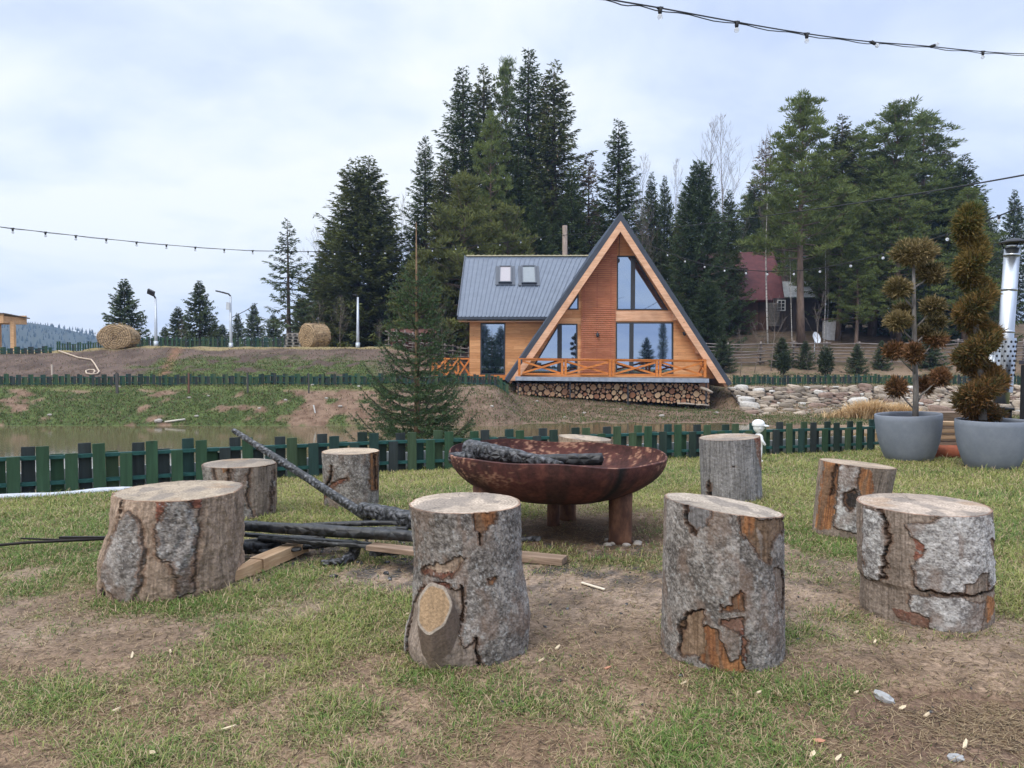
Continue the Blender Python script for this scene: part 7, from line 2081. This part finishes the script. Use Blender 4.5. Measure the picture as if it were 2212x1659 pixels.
# ------------------------------------------------------------------ strings of bulbs
CABM = flat('black_cable', (.012, .012, .013), .6)
def bulb_glass():
    m, nt, b = nm('clear_bulb'); b.inputs['Base Color'].default_value = (.85, .87, .9, 1); b.inputs['Roughness'].default_value = .05
    b.inputs['Transmission Weight'].default_value = .6; b.inputs['IOR'].default_value = 1.3; return m
BULB = bulb_glass()
def string(label, pts, rad, bulbs, seed, size=1.0, bulb_dir=None, twin=True):
    """pts = (xd, yd, Y); bulbs = fractions along x given as xd"""
    P = [at(x, y, Y) for x, y, Y in pts]; xs = [p[0] for p in pts]
    # smooth
    t = np.arange(len(P)); tt = np.linspace(0, len(P)-1, len(P)*6)
    A = np.array([tuple(p) for p in P]); S = []
    for u in tt:
        i = int(min(u, len(P)-2)); f = u-i; p0, p1, p2, p3 = A[max(i-1, 0)], A[i], A[i+1], A[min(i+2, len(P)-1)]
        S.append(.5*((2*p1)+(-p0+p2)*f+(2*p0-5*p1+4*p2-p3)*f*f+(-p0+3*p1-3*p2+p3)*f**3))
    S = [Vector(s) for s in S]; sx = [(s.x/s.y)*1642+1106 for s in S]
    root = thing('string_lights', label, 'string lights' if bulbs else 'cable', tuple(S[0]))
    M = MB(); M.tube(S, rad, 6)
    if twin: M.tube([s+Vector((0, .01, -.012+.008*math.sin(i*1.3))) for i, s in enumerate(S)], rad*.8, 5)
    M.build('cable', CABM, root)
    r = random.Random(seed)
    for k, bx in enumerate(bulbs):
        i = min(range(len(S)-1), key=lambda j: abs((sx[j]+sx[j+1])/2-bx) if sx[j] <= bx <= sx[j+1] or True else 1e9)
        f = (bx-sx[i])/(sx[i+1]-sx[i]) if sx[i+1] != sx[i] else 0; p = S[i].lerp(S[i+1], max(-.5, min(1.5, f)))
        d = Vector((0, 0, -1)); 
        if bulb_dir and k in bulb_dir: d = Vector(bulb_dir[k]).normalized()
        M = MB(); s = size; M.tube([p-d*.006*s, p+d*.030*s, p+d*.045*s], [.017*s, .017*s, .013*s], 10); M.beam(p+Vector((-.025*s, 0, 0)), p+Vector((.025*s, 0, 0)), .014*s, .016*s); so = M.build('socket', CABM, root)
        M = MB(); M.sphere(p+d*.068*s, .022*s, n=10, k=8); M.build('bulb', BULB, so)
string('near string of clear bulbs sagging across the top right of the sky', [(1180, -30, 4.9), (1320, -1, 5.3), (1420, 16, 5.7), (1583, 46, 6.3), (1732, 71, 6.9), (1870, 89, 7.5), (1997, 99, 8.1), (2107, 110, 8.8), (2210, 116, 9.4), (2380, 118, 10.5)], .0055,
       [1420, 1583, 1732, 1870, 1997, 2107, 2208], 1, .95, {3: (.75, 0, -.5), 4: (.9, 0, .35)})
string('far string of bulbs from the upper left edge to the pole behind the wing', [(-60, 483, 20), (0, 490, 21), (105, 502, 22.5), (230, 516, 24), (400, 532, 26.5), (545, 541, 29), (700, 543, 32), (850, 541, 35), (1000, 532, 38), (1110, 521, 41), (1216, 505, 43.4)], .008,
       [35, 105, 170, 235, 300, 364, 426, 488, 549, 610, 668, 725, 780, 833, 885, 935, 985, 1033, 1080, 1125, 1168], 2, 1.7)
string('heavy black cable rising from behind the gable to the right edge', [(1216, 508, 43.4), (1380, 497, 38), (1520, 484, 33), (1671, 464, 28), (1800, 446, 24), (1921, 428, 20.5), (2060, 405, 17), (2212, 378, 14), (2300, 360, 12.5)], .016, [], 3, twin=False)
string('string of white bulbs hanging from the gable across the red roof to the right', [(1383, 521, 31.5), (1444, 546, 29.5), (1521, 570, 27.5), (1609, 583, 25.5), (1700, 585, 23.5), (1775, 578, 21.8), (1850, 563, 20), (1917, 545, 18.5), (1990, 523, 17), (2063, 500, 15.8), (2212, 445, 14), (2300, 410, 13)], .008,
       [1440, 1478, 1520, 1563, 1609, 1655, 1712, 1768, 1834, 1903, 1970, 2040, 2150], 4, 1.6)
for nm_ in ('heavy',):
    for o in list(COL.objects):
        if o.name.startswith('string_lights') and str(o.get('label', '')).startswith('heavy'): o.name = 'overhead_cable'
M = MB(); a, b = at(500, 686, 38.6), at(556, 655, 44); M.tube([a, (a+b)/2+Vector((0, 0, -.05)), b], .02, 5); tag(M.build('overhead_cable', CABM), 'thin overhead wire from the right street lamp towards the ragged spruce', 'cable')

# ------------------------------------------------------------------ far wooded hill, trees behind the camera (mirrored in the windows)
def hills():
    rng = np.random.default_rng(3)
    xd = np.array([-1500, -700, -250, 0, 55, 80, 120, 150, 200, 240, 330, 420, 700, 3500]); yt = np.array([640, 650, 672, 686, 690, 693, 698, 706, 716, 724, 738, 752, 766, 766])
    Yc = 700.0; X = np.linspace(-1300, 900, 260); V = []; F = []; rows = [430, 480, 540, 600, 660, 700, 740, 900]
    zt = CAMH+(764.7-np.interp(X/Yc*1642+1106, xd, yt))/1642*Yc-4.5
    for Y, k in zip(rows, (-.1, .10, .36, .64, .88, 1.0, .97, .3)):
        for i, x in enumerate(X): V.append((x, Y, -4+(zt[i]+4)*k*(1 if k < .99 else 1)+2.0*float(k > .2)*math.sin(x*.03+Y)))
    n = len(X)
    for r_ in range(len(rows)-1):
        for i in range(n-1): F.append((r_*n+i, r_*n+i+1, (r_+1)*n+i+1, (r_+1)*n+i))
    hm = gm('wooded_hill', [(.3, (.022, .034, .018)), (.6, (.05, .055, .03)), (.75, (.10, .075, .055))], (1, 1, 1), .02, rough=.95, bmp=0)
    me = np_mesh('hills', np.array(V), np.array(F), hm, smooth=True); tag(link('hills', me), kind='structure')
    # conifers covering it, read as one wood
    m = 5200; x = rng.uniform(-760, 160, m); Y = rng.uniform(480, 745, m); 
    zc_ = CAMH+(764.7-np.interp(x/700*1642+1106, xd, yt))/1642*700-4.5
    k = np.interp(Y, rows, (-.1, .10, .36, .64, .88, 1.0, .97, .3)); z = -4+(zc_+4)*k
    VV = []; FF = []; CC = []
    h = rng.uniform(2.2, 5.0, m); w = h*.20; b = 0
    for j in range(3):
        a0 = rng.random(m)*6.28
        for (lo_, hi_, ww) in ((0, .65, 1.0), (.35, 1.0, .62)):
            n_ = 6; a = a0[:, None]+np.arange(n_)[None]*6.28/n_
            if j: continue
            base = np.stack([x[:, None]+np.cos(a)*(w*ww)[:, None], Y[:, None]+np.sin(a)*(w*ww)[:, None], np.repeat((z+h*lo_)[:, None], n_, 1)], -1)
            tip = np.stack([x, Y, z+h*hi_], -1)[:, None, :]
            blk = np.concatenate([base, tip], 1); st = b+np.arange(m)*(n_+1)
            for q in range(n_): FF.append(np.stack([st+q, st+(q+1) % n_, st+n_], -1))
            VV.append(blk.reshape(-1, 3)); b += m*(n_+1)
            CC.append(np.repeat(mixc((.018, .032, .018), (.045, .058, .030), rng.random(m))[:, None, :], n_+1, 1).reshape(-1, 3))
    me = np_mesh('distant_forest', np.concatenate(VV), [np.concatenate(FF)], vm('distant_conifers', ns=.5, bmp=0), np.concatenate(CC))
    tag(link('distant_forest', me), 'dark conifer wood covering the far hill at the left edge', 'forest', kind='stuff')
hills()
for i, (x, Y, h, w, k, lab) in enumerate(((17.8, -25, 6.6, .62, 'tall', 'spruce behind the camera, mirrored in the lower right window'), (15.9, -25, 3.4, .8, 'young', 'small spruce behind the camera, mirrored beside the tall one'), (-3.6, -26, 5.6, 1.2, 'cone', 'dark spruce behind the camera, mirrored in the wing window at left'), (-1.4, -27, 5.0, 1.3, 'cone', 'dark spruce behind the camera, mirrored in the wing window at right'), (-5.6, -28, 6.0, 1.3, 'cone', 'outermost dark spruce behind the camera on the left'))):
    o = copy_tree(PROTO[k]); s = h/PH[k]; o.location = (x, Y, -.3); o.scale = (s*w*1.4, s*w*1.4, s); tag(o, lab, 'spruce tree', 'spruces standing behind the camera')
def haze():
    m = bpy.data.materials.new('valley_air'); m.use_nodes = True; nt = m.node_tree; nt.nodes.clear()
    o = nt.nodes.new('ShaderNodeOutputMaterial'); v = nt.nodes.new('ShaderNodeVolumePrincipled')
    v.inputs['Color'].default_value = (.42, .62, 1.0, 1); v.inputs['Density'].default_value = .00045; v.inputs['Anisotropy'].default_value = .2
    nt.links.new(v.outputs[0], o.inputs['Volume'])
    M = MB(); M.box((0, 500, 36), (3600, 1150, 96)); tag(M.build('haze', m), 'thin bluish valley air', 'haze', kind='stuff')
HAZE = True
if HAZE: haze()
